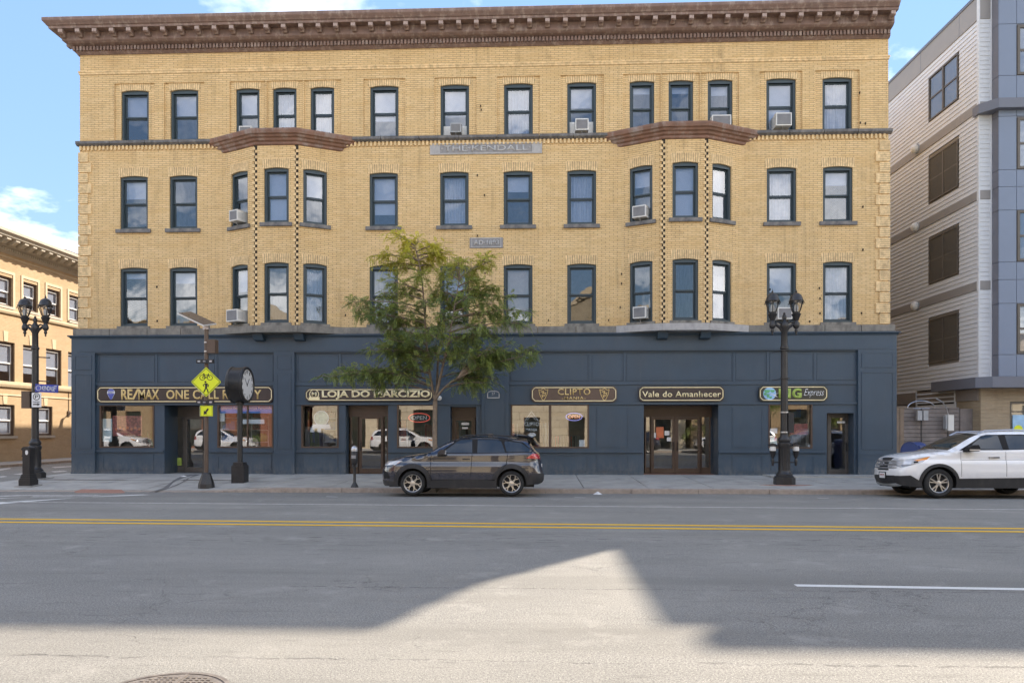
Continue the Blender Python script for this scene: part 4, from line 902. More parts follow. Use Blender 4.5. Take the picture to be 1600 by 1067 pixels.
# clothes and racks inside
def rack(px0, px1, v, zt, cols, lb):
    x0, x1 = PX(px0, v), PX(px1, v); o = thing('clothes_rack', T((x0+x1)/2, v, .1), lb, 'clothes rack'); m = MB()
    m.tube([(x0, v, .1), (x0, v, zt), (x1, v, zt), (x1, v, .1)], .015, 6); m.build('rail', 'steel', o)
    k = 0; x = x0+.05
    while x < x1-.05:
        h = random.uniform(.6, .95); w = .19; m = MB(); m.add([(x-.03, v-w*.3, zt-.02), (x+.03, v+w*.3, zt-.02), (x+.04, v+w, zt-h), (x-.02, v-w, zt-h), (x-.035, v-w*.8, zt-.12), (x+.04, v+w*.8, zt-.12)], [(0, 1, 5, 4), (4, 5, 2, 3)])
        m.build('garment', random.choice(cols), o); x += random.uniform(.07, .12)
rack(866, 905, .7, 1.55, ['red_cloth', 'dark_cloth', 'dark_cloth', 'grey_cloth'], 'rack of red and dark clothes at the foot of the double window under CLIPTO')
rack(622, 636, .6, 2.15, ['orange_cloth', 'orange_cloth', 'red_cloth'], 'short rack of orange clothes at the left of the window behind the tree')
rack(664, 676, 1.1, 2.0, ['orange_cloth', 'dark_cloth', 'red_cloth'], 'short rack of orange and dark clothes behind the red neon sign')
rack(709, 719, 1.0, 2.1, ['orange_cloth', 'orange_cloth', 'red_cloth'], 'rack of orange clothes behind the narrow brown door')
rack(800, 808, .6, 2.0, ['orange_cloth', 'white_paint'], 'small rack of orange and white clothes at the left edge of the CLIPTO window')
rack(843, 857, .8, 2.05, ['dark_cloth', 'grey_cloth', 'poster_pale'], 'rack of pale and dark clothes at the right of the left pane under CLIPTO')
rack(640, 658, 1.6, 1.7, ['dark_cloth', 'grey_cloth', 'dark_cloth'], 'low rack of dark clothes in the middle of the window behind the tree')
rack(478, 500, 1.2, 1.9, ['white_paint', 'grey_cloth', 'lime'], 'rack of pale clothes behind the round green emblem')
for px0, px1, lb in ((345, 372, 'grey shelf unit with binders at the left behind the blue banner'), (392, 420, 'grey shelf unit with binders at the right behind the blue banner'), (505, 526, 'grey shelf unit at the right behind the round green emblem'), (1238, 1264, 'grey shelf unit with boxes behind the oval sign of the MG window')):
    x0, x1 = PX(px0, 1.6), PX(px1, 1.6); o = thing('shelf_unit', T((x0+x1)/2, 1.8, .1), lb, 'shelf'); m = MB()
    for X in (x0, x1-.04): m.box(X, X+.04, 1.6, 2., .1, 2.3)
    m.build('side_panel', 'white_plastic', o)
    for k in range(5):
        m = MB(); z = .3+k*.48; m.box(x0+.041, x1-.041, 1.6, 2., z, z+.03); m.build('shelf', 'white_plastic', o); x = x0+.06; m = MB()
        while x < x1-.15: w = random.uniform(.05, .12); m.box(x, x+w-.01, 1.63, 1.9, z+.032, z+random.uniform(.2, .38)); x += w
        m.build('binders', random.choice(['sky_blue', 'white_paint', 'poster_red', 'lime', 'orange_cloth']), o, kind='stuff')
# potted plant and desk in the first shop
x = PX(236, .5); o = thing('potted_plant', T(x, .5, .1), 'spiky dark potted plant at the right of the leftmost shop window', 'plant'); m = MB(); m.lathe([(.16, .1), (.2, .9), (.21, .95), (.19, .95)], 14, T(x, .5, 0)); m.build('pot', 'black_plastic', o)
for k in range(16):
    a = k*2.4; rr = .15+.2*rnd(); m = MB(); hh = .5+.4*rnd(); p = [(x, .5, .95), (x+rr*.5*math.cos(a), .5+rr*.4*math.sin(a), .95+hh*.7), (x+rr*math.cos(a), .5+rr*.7*math.sin(a), .95+hh)]; m.tube(p, [.018, .016, .003], 4); m.build('leaf', 'globe_green' if k % 5 == 0 else 'dark_cloth', o)
x0, x1 = PX(165, .9), PX(225, .9); o = thing('desk', T((x0+x1)/2, 1.2, .1), 'pale office desk standing behind the leftmost shop window', 'desk'); m = MB(); m.box(x0, x1, .9, 1.6, 1.0, 1.05); m.build('desk_top', 'white_plastic', o)
for X in (x0+.05, x1-.05): m = MB(); m.box(X-.03, X+.03, .95, 1.55, .1, 1.0); m.build('leg', 'grey_plastic', o)
# dome camera on the fascia
x, z = P(686.5, 621.5, -.12); o = thing('security_camera', T(x, -.08, z), 'small white security camera on the fascia at the end of the LOJA sign', 'camera'); m = MB(); m.lathe([(.0, -.1), (.06, -.09), (.09, -.05), (.09, .0), (.0, .0)], 12, T(x, -.10, z) @ RX(R(-60))); m.build('dome', 'white_plastic', o); m = MB(); m.box(x-.04, x+.04, -.12, -.078, z-.02, z+.05); m.build('mount', 'white_plastic', o)
# ---- window air conditioners
def aircon(fl, i, lb, side=.5, w=.52, h=.40, drop=0., fill=False, out=.36, body='white_plastic', z=None):
    M, ww, hh = WINO[(fl, i)]; out *= .72; w *= .93; x = ww*side-w/2; x = min(max(x, .09), ww-w-.09); z0 = .09 if z is None else z
    o = thing('air_conditioner', M @ T(x+w/2, 0, z0), lb, 'air conditioner', 'window air conditioners'); m = MB()
    m.box(x, x+w, .012-out, .26, z0, z0+h); m.build('case', body, o, M)
    m = MB(); m.box(x+.035, x+w-.035, .004-out, .013-out, z0+.04, z0+h-.04); m.build('back_grille', 'fin_grey', o, M)
    m = MB()
    for k in range(7): zz = z0+.065+k*(h-.13)/6; m.box(x+.05, x+w-.05, -.003-out, .006-out, zz-.012, zz+.006)
    m.build('fins', 'fin_grey', o, M, kind='stuff')
    m = MB()
    for k in range(6): yy = .06-out+k*.04; m.box(x-.004, x+w+.004, yy, yy+.014, z0+.09, z0+h-.09)
    m.build('side_vents', 'grey_plastic', o, M, kind='stuff')
    m = MB(); m.tube([(x+w/2, .05-out, z0-.002), (x+w/2, .02, z0-.16)], .015, 5); m.build('strut', 'grey_plastic', o, M)
    if fill:
        for a, b in ((.085, x-.004), (x+w+.004, ww-.085)):
            m = MB(); m.box(a, b, .19, .21, z0, z0+h+.03); m.build('filler_panel', 'white_plastic', o, M)
aircon(4, 2, 'white air conditioner half hidden by the left copper bay cornice', .5, .5, .36, z=.06)
aircon(4, 6, 'small grey air conditioner with beige fillers in the top-floor window above the carved name', .55, .44, .34, fill=True, out=.28, body='grey_plastic')
aircon(4, 8, 'white air conditioner between filler panels in the top-floor window left of the right copper cornice', .5, .52, .42, fill=True, out=.3)
aircon(4, 11, 'big white air conditioner just above the right copper bay cornice', .45, .74, .44, out=.42, z=.08)
aircon(4, 12, 'white air conditioner in the top-floor window second from the right end', .5, .6, .46, out=.45)
aircon(3, 2, 'white air conditioner on the third floor in the left bay', .5, .46, .40, out=.42, z=.12)
aircon(3, 9, 'white air conditioner with dark grille on the third floor in the right bay', .5, .54, .42, out=.34, z=.1)
aircon(2, 2, 'big white air conditioner on the second floor in the left bay, above the solar panel', .4, .62, .44, out=.45, z=.08)
aircon(2, 6, 'white air conditioner on the second floor behind the tree crown', .5, .62, .36, out=.3)
aircon(2, 9, 'square white air conditioner on the second floor in the right bay', .5, .52, .42, out=.3, z=.12)
aircon(2, 12, 'white air conditioner on the second floor behind the right lamp', .55, .55, .42, out=.34, z=.1)
# ------------------------------------------------------------------ the sunlit building across the side street
LB = thing('corner_building', T(UL, 16, .1), 'sunlit buff brick building with bracketed cornice across the side street at left', 'building')
def ul(px, py): return PU(px, py, UL)
w_up = [((0-60, 410), (-22, 470)), ((-8, 433), (18, 484)), ((38, 444), (57.5, 490)), ((75, 454), (93, 500))]
ups, mids, lows = [], [], []
Y = [(ul(-8, 440)[0], ul(19, 440)[0]), (ul(36.5, 440)[0], ul(58, 440)[0]), (ul(74, 440)[0], ul(93.5, 440)[0])]
Ym = [(ul(-6, 560)[0], ul(23, 560)[0]), (ul(36, 560)[0], ul(61, 560)[0]), (ul(72, 560)[0], ul(96, 560)[0])]
Yl = [(ul(-8, 650)[0], ul(23, 650)[0]), (ul(60, 650)[0], ul(82, 650)[0])]
sp = Y[2][0]-Y[1][0]
for k in range(1, 3): Y.insert(0, (Y[0][0]-sp, Y[0][1]-sp)); Ym.insert(0, (Ym[0][0]-sp, Ym[0][1]-sp))
for k in range(1, 4): Y.append((Y[-1][0]+sp, Y[-1][1]+sp)); Ym.append((Ym[-1][0]+sp, Ym[-1][1]+sp))
zu0, zu1 = ul(48, 487)[1], ul(48, 443)[1]+.0; zm0, zm1 = ul(84, 600)[1]-.2, ul(84, 546)[1]; zl0, zl1 = ul(10, 681)[1], ul(10, 632)[1]
V0, V1 = 3., 34.
hs = []
for a, b in Y: hs.append((a-V0, b-V0, zu0, zu1))
for a, b in Ym: hs.append((a-V0, b-V0, zm0, zm1))
for a, b in Yl: hs.append((a-V0, b-V0, zl0, zl1))
hs = [h for h in hs if h[0] > .2 and h[1] < V1-V0-.2]
ztop = ul(0, 390)[1]
m = MB(); wall_face(m, (UL, V0), (UL, V1), .1, ztop, hs, .16)
wall_face(m, (UL-12, V0), (UL, V0), .1, ztop, [], .1); wall_face(m, (UL, V1), (UL-12, V1), .1, ztop, [], .1); wall_face(m, (UL-12, V1), (UL-12, V0), .1, ztop, [], .1)
m.build('wall', 'buff_brick', LB)
ROT = Matrix(((0, -1, 0, 0), (1, 0, 0, 0), (0, 0, 1, 0), (0, 0, 0, 1)))    # local x -> world y, local y (inwards) -> world -x
for a, b, z0, z1 in hs:
    w, h = b-a, z1-z0; M = T(UL, V0+a, z0) @ ROT; m = MB(); ring(m, w, h, .07, .06, .2); ring(m, w-.14, h-.14, .03, .09, .2, x=.07, z=.07); wo = m.build('window', 'brown_metal', LB, M)
    m = MB(); ring(m, w-.2, h/2-.08, .05, .12, .15, x=.1, z=h/2-.03); m.build('sash', 'white_paint', wo, M); m = MB(); ring(m, w-.2, h/2-.06, .05, .16, .19, x=.1, z=.1); m.build('sash', 'white_paint', wo, M)
    m = MB(); m.box(.12, w-.12, .17, .175, .12, h-.12); m.build('pane', 'window_glass', wo, M)
    m = MB(); m.box(.1, w-.1, .2, .21, h*.3 if rnd() < .6 else .1, h-.1); m.build('blind', 'shade_cloth', wo, M)
    m = MB(); m.box(-.1, w+.1, -.1, .1, -.13, -.002); m.build('sill', 'grey_stone_trim', wo, M)
    if z0 < zm0+1: m = MB(); m.add([(w/2-.12, -.02, h+.02), (w/2+.12, -.02, h+.02), (w/2+.17, -.02, h+.55), (w/2-.17, -.02, h+.55), (w/2-.12, .1, h+.02), (w/2+.12, .1, h+.02), (w/2+.17, .1, h+.55), (w/2-.17, .1, h+.55)], [(0, 1, 2, 3), (1, 5, 6, 2), (4, 0, 3, 7), (3, 2, 6, 7), (0, 4, 5, 1)]); m.build('keystone', 'cream_trim', wo, M)
    else: m = MB(); ring(m, w+.36, h+.3, .14, -.03, .02, x=-.18, z=.0, bot=.0); m.build('surround', 'cream_trim', wo, M)
m = MB(); zc = ztop
pth = [(UL-10, V0), (UL, V0), (UL, V1)]
m.sweep([(0, zc-.1), (.12, zc), (.12, zc+.15), (.2, zc+.2), (.3, zc+.25), (.3, zc+.5), (.85, zc+.52), (.88, zc+.62), (.98, zc+.7), (.98, zc+.85), (-.3, zc+1.)], pth); lc = m.build('cornice', 'grey_stone_trim', LB)
mo = MB(); mo.prism([(.3, zc+.28), (.5, zc+.22), (.7, zc+.36), (.8, zc+.4), (.8, zc+.518), (.3, zc+.518)], -.14, .14); mo = mo.mesh('modillion', 'grey_stone_trim'); y = V0+.3
while y < V1: inst('modillion', mo, lc, T(UL, y, 0)); y += .62
m = MB(); y = V0
while y < V1: m.box(UL+.11, UL+.2, y, y+.09, zc+.02, zc+.15); y += .16
m.build('dentil_row', 'grey_stone_trim', lc, kind='stuff')
zb1 = ul(57, 408)[1]; zs = ul(57, 497)[1]; zg = ul(57, 607)[1]
for z, hgt, o in ((zb1, .1, .07), (zb1-.35, .06, .05), (zs-.12, .22, .12), (zg-.05, .28, .14), (zg-.5, .06, .04)):
    m = MB(); m.sweep([(0, z), (o*.7, z+.02), (o, z+hgt*.5), (o, z+hgt), (0, z+hgt+.03)], pth); m.build('string_course', 'cream_trim', LB)
m = MB(); m.box(UL-11.9, UL-.1, V0+.1, V1-.1, ztop, ztop+.9); m.build('roof', 'slate', LB)
m = MB(); m.box(UL-4, UL-2.2, 17, 19.5, ztop+.95, ztop+2.1); m.build('roof_hut', 'slate', LB)
# wall lamp
y, z = ul(107, 646); o = thing('wall_lamp', T(UL, y, z), 'small brown downlight on the buff wall beside the blue corner', 'lamp'); m = MB(); m.box(UL, UL+.06, y-.1, y+.1, z-.15, z+.15); m.tube([(UL+.05, y, z), (UL+.4, y, z+.05)], .03, 6); m.build('bracket', 'brown_metal', o)
m = MB(); m.tube([(UL+.4, y, z+.15), (UL+.48, y, z-.1), (UL+.52, y, z-.45)], [.09, .1, .13], 10); m.build('hood', 'brown_metal', o); m = MB(); m.tube([(UL+.02, y, z+.15), (UL+.02, y, z+1.3)], .015, 5); m.build('conduit', 'brown_metal', o)

# ------------------------------------------------------------------ the newer building at right: clapboard side, blue panelled front
UR, VR = 17.1, .35; HR = 17.75
RB = thing('modern_building', T(UR+8, 12, .1), 'five-storey apartment block with pale clapboard side and blue panelled front at right', 'building')
def ur(px, py): return PU(px, py, UR)
VB = 24.
m = MB(); m.box(UR+.03, UR+22, VR+.5, VB, 0, HR-.05); m.box(UR+.03, UR+.7, VR+.03, VR+.6, 3.4, HR-.05); m.build('core', 'siding_grey', RB)
ya, yb = ur(1452, 400)[0], ur(1497.5, 400)[0]
rows = [(ur(1497.5, 155)[1], ur(1497.5, 82)[1]), (ur(1498, 291)[1], ur(1498, 217)[1]), (ur(1498, 427)[1], ur(1498, 352)[1]), (ur(1498, 561)[1], ur(1498, 487)[1])]
y0w, y1w = min(ya, yb), max(ya, yb)
bands = [(ur(1529, t1)[1], ur(1529, t0)[1]) for t0, t1 in ((160, 175), (298, 312), (439, 453))]
zbase = ur(1529, 604)[1]; zf = ur(1529, 31)[1]; zbot = 3.35
def board(a, b, z0, z1, mat='siding_white', nm='clapboard'):    # one lapped board, lower edge proud
    m = MB(); m.add([(UR+.02, a, z0), (UR-.019, a, z0), (UR+.006, a, z1), (UR+.02, a, z1), (UR+.02, b, z0), (UR-.019, b, z0), (UR+.006, b, z1), (UR+.02, b, z1)], [(0, 1, 2, 3), (7, 6, 5, 4), (1, 5, 6, 2), (0, 4, 5, 1), (3, 2, 6, 7)]); m.build(nm, mat, RB)
z = zbase; pitch = .168
segsz = []
edges = [zbase]+[q for b in reversed(bands) for q in b]+[zf]
for k in range(0, len(edges), 2):
    a, b = edges[k], edges[k+1]; n = max(1, int(round((b-a)/pitch))); segsz += [(a+(b-a)*i/n, a+(b-a)*(i+1)/n) for i in range(n)]
for z0, z1 in segsz:
    hit = [r for r in rows if r[0]-.08 < (z0+z1)/2 < r[1]+.08]
    if hit: board(VR+.09, y0w-.06, z0, z1); board(y1w+.06, VB, z0, z1)
    else: board(VR+.09, VB, z0, z1)
for a, b in bands: m = MB(); m.box(UR-.03, UR+.02, VR+.085, VB, a+.003, b-.003); m.build('band', 'siding_grey', RB)
m = MB(); m.box(UR-.03, UR+.02, VR+.085, VB, zf+.003, HR-.12); m.build('frieze_board', 'siding_grey', RB)
for k in range(8): m = MB(); y = VR+1.2+k*2.8; m.box(UR-.034, UR-.028, y, y+.02, zf+.01, HR-.13); m.build('joint', 'fascia_grey', RB)
m = MB(); m.box(UR-.06, UR+.6, VR-.03, VB, HR-.118, HR); m.build('parapet_cap', 'fascia_grey', RB)
m = MB(); m.box(UR-.05, UR+.02, VR+.02, VB, zbase-.5, zbase-.003); m.build('band', 'siding_taupe', RB)
z = .9
while z < zbase-.55: board(VR+1.4, VB, z, min(z+.19, zbase-.505), 'siding_taupe'); z += .19
# windows of the side wall
for i, (z0, z1) in enumerate(rows):
    M = T(UR, y1w, z0) @ RZ(-math.pi/2); w, h = y1w-y0w, z1-z0; m = MB(); ring(m, w, h, .06, -.035, .06); m.box(w/2-.05, w/2+.05, -.03, .05, .06, h-.06); m.box(.06, w-.06, -.015, .03, h/2-.03, h/2+.03); wo = m.build('window', 'bronze_frame', RB, M)
    for a in (.06, w/2+.05):
        m = MB(); m.box(a, a+w/2-.11, .005, .012, .06, h-.06); m.build('pane', 'window_glass' if i == 0 else 'screen_glass', wo, M)
        if i: m = MB(); m.box(a, a+w/2-.11, -.016, -.013, .06, h*.5-.03); m.build('insect_screen', 'screen', wo, M); m = MB(); m.box(a, a+w/2-.11, -.016, -.013, h*.5+.03, h-.06); m.build('insect_screen', 'screen', wo, M)
for py in (233, 355, 478):
    y, z = ur(1434, py); o = thing('wall_light', T(UR-.03, y, z), 'small white dome light on the clapboard %s' % {233: 'below the topmost grey band', 355: 'below the middle grey band', 478: 'below the lowest grey band'}[py], 'light', 'dome lights on the clapboard wall'); m = MB(); m.lathe([(.02, 0), (.16, .02), (.19, .08), (.17, .17), (.1, .23), (.0, .25)], 14, T(UR-.03, y, z) @ RY(-math.pi/2)); m.build('dome', 'white_plastic', o); m = MB(); m.lathe([(.2, -.02), (.2, .02), (.0, .02)], 14, T(UR-.03, y, z) @ RY(-math.pi/2)); m.build('rim', 'grey_plastic', o)
# white corner board strip, facing the street
xc = PX(1547, VR)
for z0, z1 in segsz:
    m = MB(); m.add([(UR-.01, VR+.02, z0), (UR-.01, VR-.022, z0), (UR-.01, VR-.004, z1), (UR-.01, VR+.02, z1), (xc, VR+.02, z0), (xc, VR-.022, z0), (xc, VR-.004, z1), (xc, VR+.02, z1)], [(0, 3, 2, 1), (7, 4, 5, 6), (1, 2, 6, 5), (0, 1, 5, 4), (3, 7, 6, 2)]); m.build('clapboard', 'siding_white', RB)
for a, b in bands+[(zf, HR-.13)]: m = MB(); m.box(UR-.02, xc, VR-.03, VR+.02, a+.003, b-.003); m.build('band', 'siding_grey', RB)
m = MB(); m.box(UR-.035, UR+.015, VR-.035, VR+.08, zbase, HR-.13); m.build('corner_board', 'siding_white', RB); m = MB(); m.box(xc, xc+.04, VR-.05, VR+.1, zbase, HR-.13); m.build('corner_board', 'siding_white', RB)
# projecting panelled volume
VP = VR-.42; xb = xc+.045
m = MB(); m.box(xb+.04, UR+22, VP+.032, VR+.5, 3.5, HR-.1); m.build('bay_core', 'fascia_grey', RB)
hy = [HY-60, 38, 118.5, 182, 265.5, 292, 328.5, 409.5, 437, 474, 554, 588]
zl = [P(1570, y, VP)[1] for y in hy]; zl[0] = HR+.3
vx = [xb]+[PX(1588.5, VP)]+[PX(1588.5, VP)+k*1.35 for k in range(1, 9)]
rowsF = [(P(1595, 117, VP)[1], P(1595, 40, VP)[1]), (P(1595, 264, VP)[1], P(1595, 184, VP)[1]), (P(1595, 408, VP)[1], P(1595, 329, VP)[1]), (P(1595, 552, VP)[1], P(1595, 475, VP)[1])]
for i in range(len(vx)-1):
    for j in range(len(zl)-1):
        a, b, z0, z1 = vx[i]+.008, vx[i+1]-.008, zl[j+1]+.008, zl[j]-.008
        if i in (1, 2, 4, 5, 7, 8) and any(r[0] < (z0+z1)/2 < r[1] for r in rowsF): continue
        m = MB(); m.box(a, b, VP, VP+.03, z0, z1); m.build('wall_panel', 'panel_blue', RB)
for j in range(len(zl)-1): m = MB(); m.box(xb, xb+.03, VP+.035, VR, zl[j+1]+.008, zl[j]-.008); m.build('return_panel', 'panel_return', RB)
for z0, z1 in rowsF:
    for i in (1, 4, 7):
        M = T(vx[i]+.02, VP, z0); w = 2.66; h = z1-z0; m = MB(); ring(m, w, h, .09, -.02, .08); m.box(w/2-.06, w/2+.06, -.015, .08, .09, h-.09); m.box(.09, w-.09, -.0, .06, h*.5-.04, h*.5+.04); wo = m.build('window', 'bronze_frame', RB, M)
        m = MB(); m.box(.09, w-.09, .02, .03, .09, h-.09); m.build('pane', 'window_glass', wo, M); m = MB(); m.box(.09, w-.09, .2, .21, .09, h-.09); m.build('blind', 'grey_cloth', wo, M)
# ledges
m = MB(); z0, z1 = P(1560, 605, VP-.3)[1], P(1560, 588, VP-.3)[1]; m.slab([(UR-.35, VR+2.6), (UR-.35, VP+.05), (UR+.05, VP-.3), (UR+22, VP-.3), (UR+22, VR+.4), (UR+.02, VR+.4), (UR+.02, VR+2.6)], z0, z1); m.build('canopy_ledge', 'fascia_grey', RB)
m = MB(); z0, z1 = P(1560, 168, VP-.25)[1], P(1560, 153, VP-.25)[1]; m.slab([(UR-.12, VR+.2), (UR-.12, VP+.25), (UR+.3, VP-.25), (UR+22, VP-.25), (UR+22, VP-.002), (xb-.002, VP-.002), (xb-.002, VR-.04), (UR-.04, VR-.04), (UR-.04, VR+.2)], z0, z1); m.build('ledge', 'fascia_grey', RB)
# ground floor: tan brick pier and shop glass
zc = P(1560, 605, VP)[1]; xw = PX(1578, VR-.1)
m = MB(); wall_face(m, (UR, VR+1.4), (UR, VR-.1), .05, zc-.003, [], .1); wall_face(m, (UR, VR-.1), (UR+22, VR-.1), .05, zc-.003, [(xw-UR, 21.5, .5, P(1580, 627, VR-.1)[1])], .2); m.build('brick_base', 'tan_brick', RB)
zt = P(1580, 627, VR-.1)[1]; m = MB(); ring(m, 21.5-(xw-UR), zt-.5, .09, .0, .15, x=xw, z=.5); m.box(xw, UR+21.4, .02, .1, P(1580, 644, VR)[1]-.0, P(1580, 642, VR)[1])
for k in range(1, 10): m.box(xw+k*2.0, xw+k*2.0+.08, .0, .15, .59, zt-.09)
wo = m.build('shop_window', 'bronze_frame', RB, T(0, VR-.05, 0)); m = MB(); m.box(xw+.09, UR+21.4, VR+.05, VR+.06, .59, zt-.09); m.build('pane', 'shop_glass', wo)
x0, z1 = P(1582.5, 648, VR); x1, z0 = P(1612, 690, VR); m = MB(); m.box(x0, x1, VR+.01, VR+.02, z0, z1); o = m.build('window_poster', 'globe_blue'); tag(o, 'big pale blue poster in the shop glass above the white car roof', 'poster'); m = MB(); m.prism(circ(x0+.2, z0+.45, .16, 12), VR-.0, VR+.01); m.build('yellow_star', 'sign_yellow', o)
# louvre in the taupe siding
ya, z1 = ur(1433, 612); yb, z0 = ur(1495, 627); ya, yb = max(ya, yb), min(ya, yb); o = thing('wall_louvre', T(UR, (ya+yb)/2, z0), 'long horizontal louvre in the taupe siding above the wooden fence', 'louvre'); m = MB(); z1 += .1; z0 -= .25
M = T(UR, ya, z0) @ RZ(-math.pi/2); w, h = ya-yb, z1-z0; ring(m, w, h, .07, -.07, -.02); m.build('frame', 'siding_white', o, M); m = MB(); m.box(.07, w-.07, -.03, -.022, .07, h-.07); m.build('void', 'mortar_shade_dark', o, M)
for k in range(4): m = MB(); z = .07+(k+.35)*(h-.14)/4; m.add([(.07, -.07, z-.07), (w-.07, -.07, z-.07), (w-.07, -.03, z+.03), (.07, -.03, z+.03), (.07, -.066, z-.085), (w-.07, -.066, z-.085), (w-.07, -.03, z+.015), (.07, -.03, z+.015)], [(0, 1, 2, 3), (4, 7, 6, 5), (0, 4, 5, 1), (1, 5, 6, 2), (0, 3, 7, 4)]); m.build('blade', 'siding_white', o, M)
# ---- wooden fence across the gap
FY = .75
fx0, fx1 = PX(1400, FY), UR-.04; ztp = P(1460, 636.5, FY)[1]
FN = thing('wooden_fence', T((fx0+fx1)/2, FY, .1), 'tall weathered fence of horizontal boards closing the gap between the two buildings', 'fence')
z = .15
while z < ztp-.05:
    m = MB(); o = random.uniform(-.008, .008); m.box(fx0+.3, fx1-.42, FY+.04+o, FY+.065+o, z, min(z+.136, ztp)); m.build('board', 'fence_wood', FN); z += .15
for a, b, mt in ((1400, 1405.7, 'post_wood'), (1406.3, 1412.5, 'post_wood'), (1523, 1525.5, 'post_wood')):
    x0, x1 = PX(a, FY-.08), PX(b, FY-.08); m = MB(); m.box(x0, x1, FY-.08, FY+.06, .1, ztp-.02); m.build('post', mt, FN)
m = MB(); m.box(fx0-.02, fx0+.35, FY-.1, FY+.08, ztp-.018, ztp+.05); m.build('post_cap', 'bark', FN)
m = MB(); m.box(fx1-.41, UR-.01, FY-.02, FY+.1, .1, ztp-.05); m.build('board', 'fence_wood', FN)
def conduit(px, ptop, boxpy, lb, gn):
    x, zt = P(px, ptop, FY-.12); o = thing('utility_pole', T(x, FY-.12, .12), lb, 'conduit'); m = MB(); m.tube([(x, FY-.12, .1), (x, FY-.12, zt)], .022, 6); m.build('pipe', 'black_iron', o)
    if gn == 0:
        zb = P(px, 649, FY-.12)[1]; 
        for s in (-1, 1): m = MB(); m.box(x+s*.11-.085, x+s*.11+.085, FY-.24, FY-.1, zb-.18, zb+.18); m.build('junction_box', 'grey_plastic', o)
        m = MB(); m.tube([(x+.5*math.cos(t), FY-.12, zt+.02+.26*math.sin(t)) for t in np.linspace(0, math.pi, 12)], .018, 6); m.tube([(x-.3, FY-.12, zt), (x+.3, FY-.12, zt)], .015, 6); m.build('bent_pipe', 'steel', o)
    else:
        zb = P(px, 660, FY-.12)[1]; m = MB(); m.box(x-.09, x+.11, FY-.32, FY-.1, zb-.3, zb+.28); m.build('meter_box', 'white_plastic', o); m = MB(); m.box(x-.16, x-.1, FY-.28, FY-.1, zb-.24, zb+.26); m.build('meter_side', 'grey_plastic', o)
        m = MB(); m.tube([(x, FY-.15, zb+.28), (x-.05, FY-.15, zb+.5), (x-.2, FY-.15, zb+.75), (x-.45, FY-.13, zb+.9)], .02, 6); m.build('bent_pipe', 'steel', o)
conduit(1439.5, 638, 649, 'thin dark pole with twin grey boxes before the wooden fence', 0); conduit(1481, 638, 660, 'thin pole with a white meter box before the wooden fence', 1)

# ------------------------------------------------------------------ across the street, behind the camera: what the glass reflects
def opposite(x0, x1, h, mat, lb, rows_, gable=False, trim='cream_trim', bw=1.3, sp=2.9, v=-31.5):
    o = thing('opposite_building', T((x0+x1)/2, v-6, .13), lb, 'building', 'buildings across the street behind the viewer'); m = MB(); hs = []
    L_ = x1-x0; n = int(L_//sp); off = (L_-n*sp)/2
    for z0, z1 in rows_:
        for i in range(n): hs.append((off+i*sp+(sp-bw)/2, off+i*sp+(sp+bw)/2, z0, z1))
    wall_face(m, (x1, v), (x0, v), .1, h, hs, .2); m.box(x0, x1, v-12, v-.25, .1, h-.1); m.build('wall', mat, o)
    for a, b, z0, z1 in hs:
        w = b-a; M = T(x1-a, v, z0) @ RZ(math.pi); f = MB(); ring(f, w, z1-z0, .08, .08, .18); f.box(.08, w-.08, .1, .16, (z1-z0)/2-.03, (z1-z0)/2+.03); wo = f.build('window', 'brown_metal', o, M); f = MB(); f.box(.05, w-.05, .15, .16, .05, z1-z0-.05); f.build('pane', 'screen_glass', wo, M)
    f = MB(); f.sweep([(0, h-.35), (.15, h-.3), (.3, h-.1), (.45, h), (.45, h+.15), (-.2, h+.2)], [(x1, v), (x0, v)]); f.build('cornice', trim, o)
    if gable:
        f = MB(); xm = (x0+x1)/2; f.prism([(x0, h+.2), (x1, h+.2), (xm, h+gable)], v-11, v-.01); f.build('gable', mat, o)
        f = MB(); stroke(f, circ(xm, h+gable*.33, gable*.22, 20), .2, v-.02, v+.12, closed=True); f.build('round_window', trim, o); f = MB(); stroke(f, [(x0-.3, h+.1), (xm, h+gable+.1), (x1+.3, h+.1)], .35, v-11.2, v+.25); f.build('coping', trim, o)
    return o
opposite(-60, -31, 10.5, 'buff_brick', 'buff brick row across the street seen only in the leftmost panes', [(1.0, 3.2), (4.6, 6.6), (7.8, 9.6)])
opposite(-30.5, -18, 8.6, 'red_brick', 'red brick gabled hall across the street seen only in reflection', [(.25, 3.2), (4.8, 7.2)], 4.5, bw=2.0)
opposite(-17.5, -2, 9.4, 'cream_block', 'cream stone civic building across the street seen only in reflection', [(.25, 3.3), (4.6, 7.6)], 0, sp=3.1, bw=2.1)
opposite(-1.5, 13, 8.9, 'cream_block', 'cream stone gabled church front across the street seen only in reflection', [(.13, 2.7), (4.2, 7.4)], 4.2, sp=3.6)
opposite(13.5, 32, 10.2, 'buff_brick', 'buff brick shops across the street seen only in the right-hand panes', [(.3, 3.3), (4.8, 6.9), (7.8, 9.4)], bw=1.9)
opposite(32.5, 62, 9., 'cream_block', 'pale stone bank across the street seen only in reflection', [(1., 3.6), (5., 7.6)])
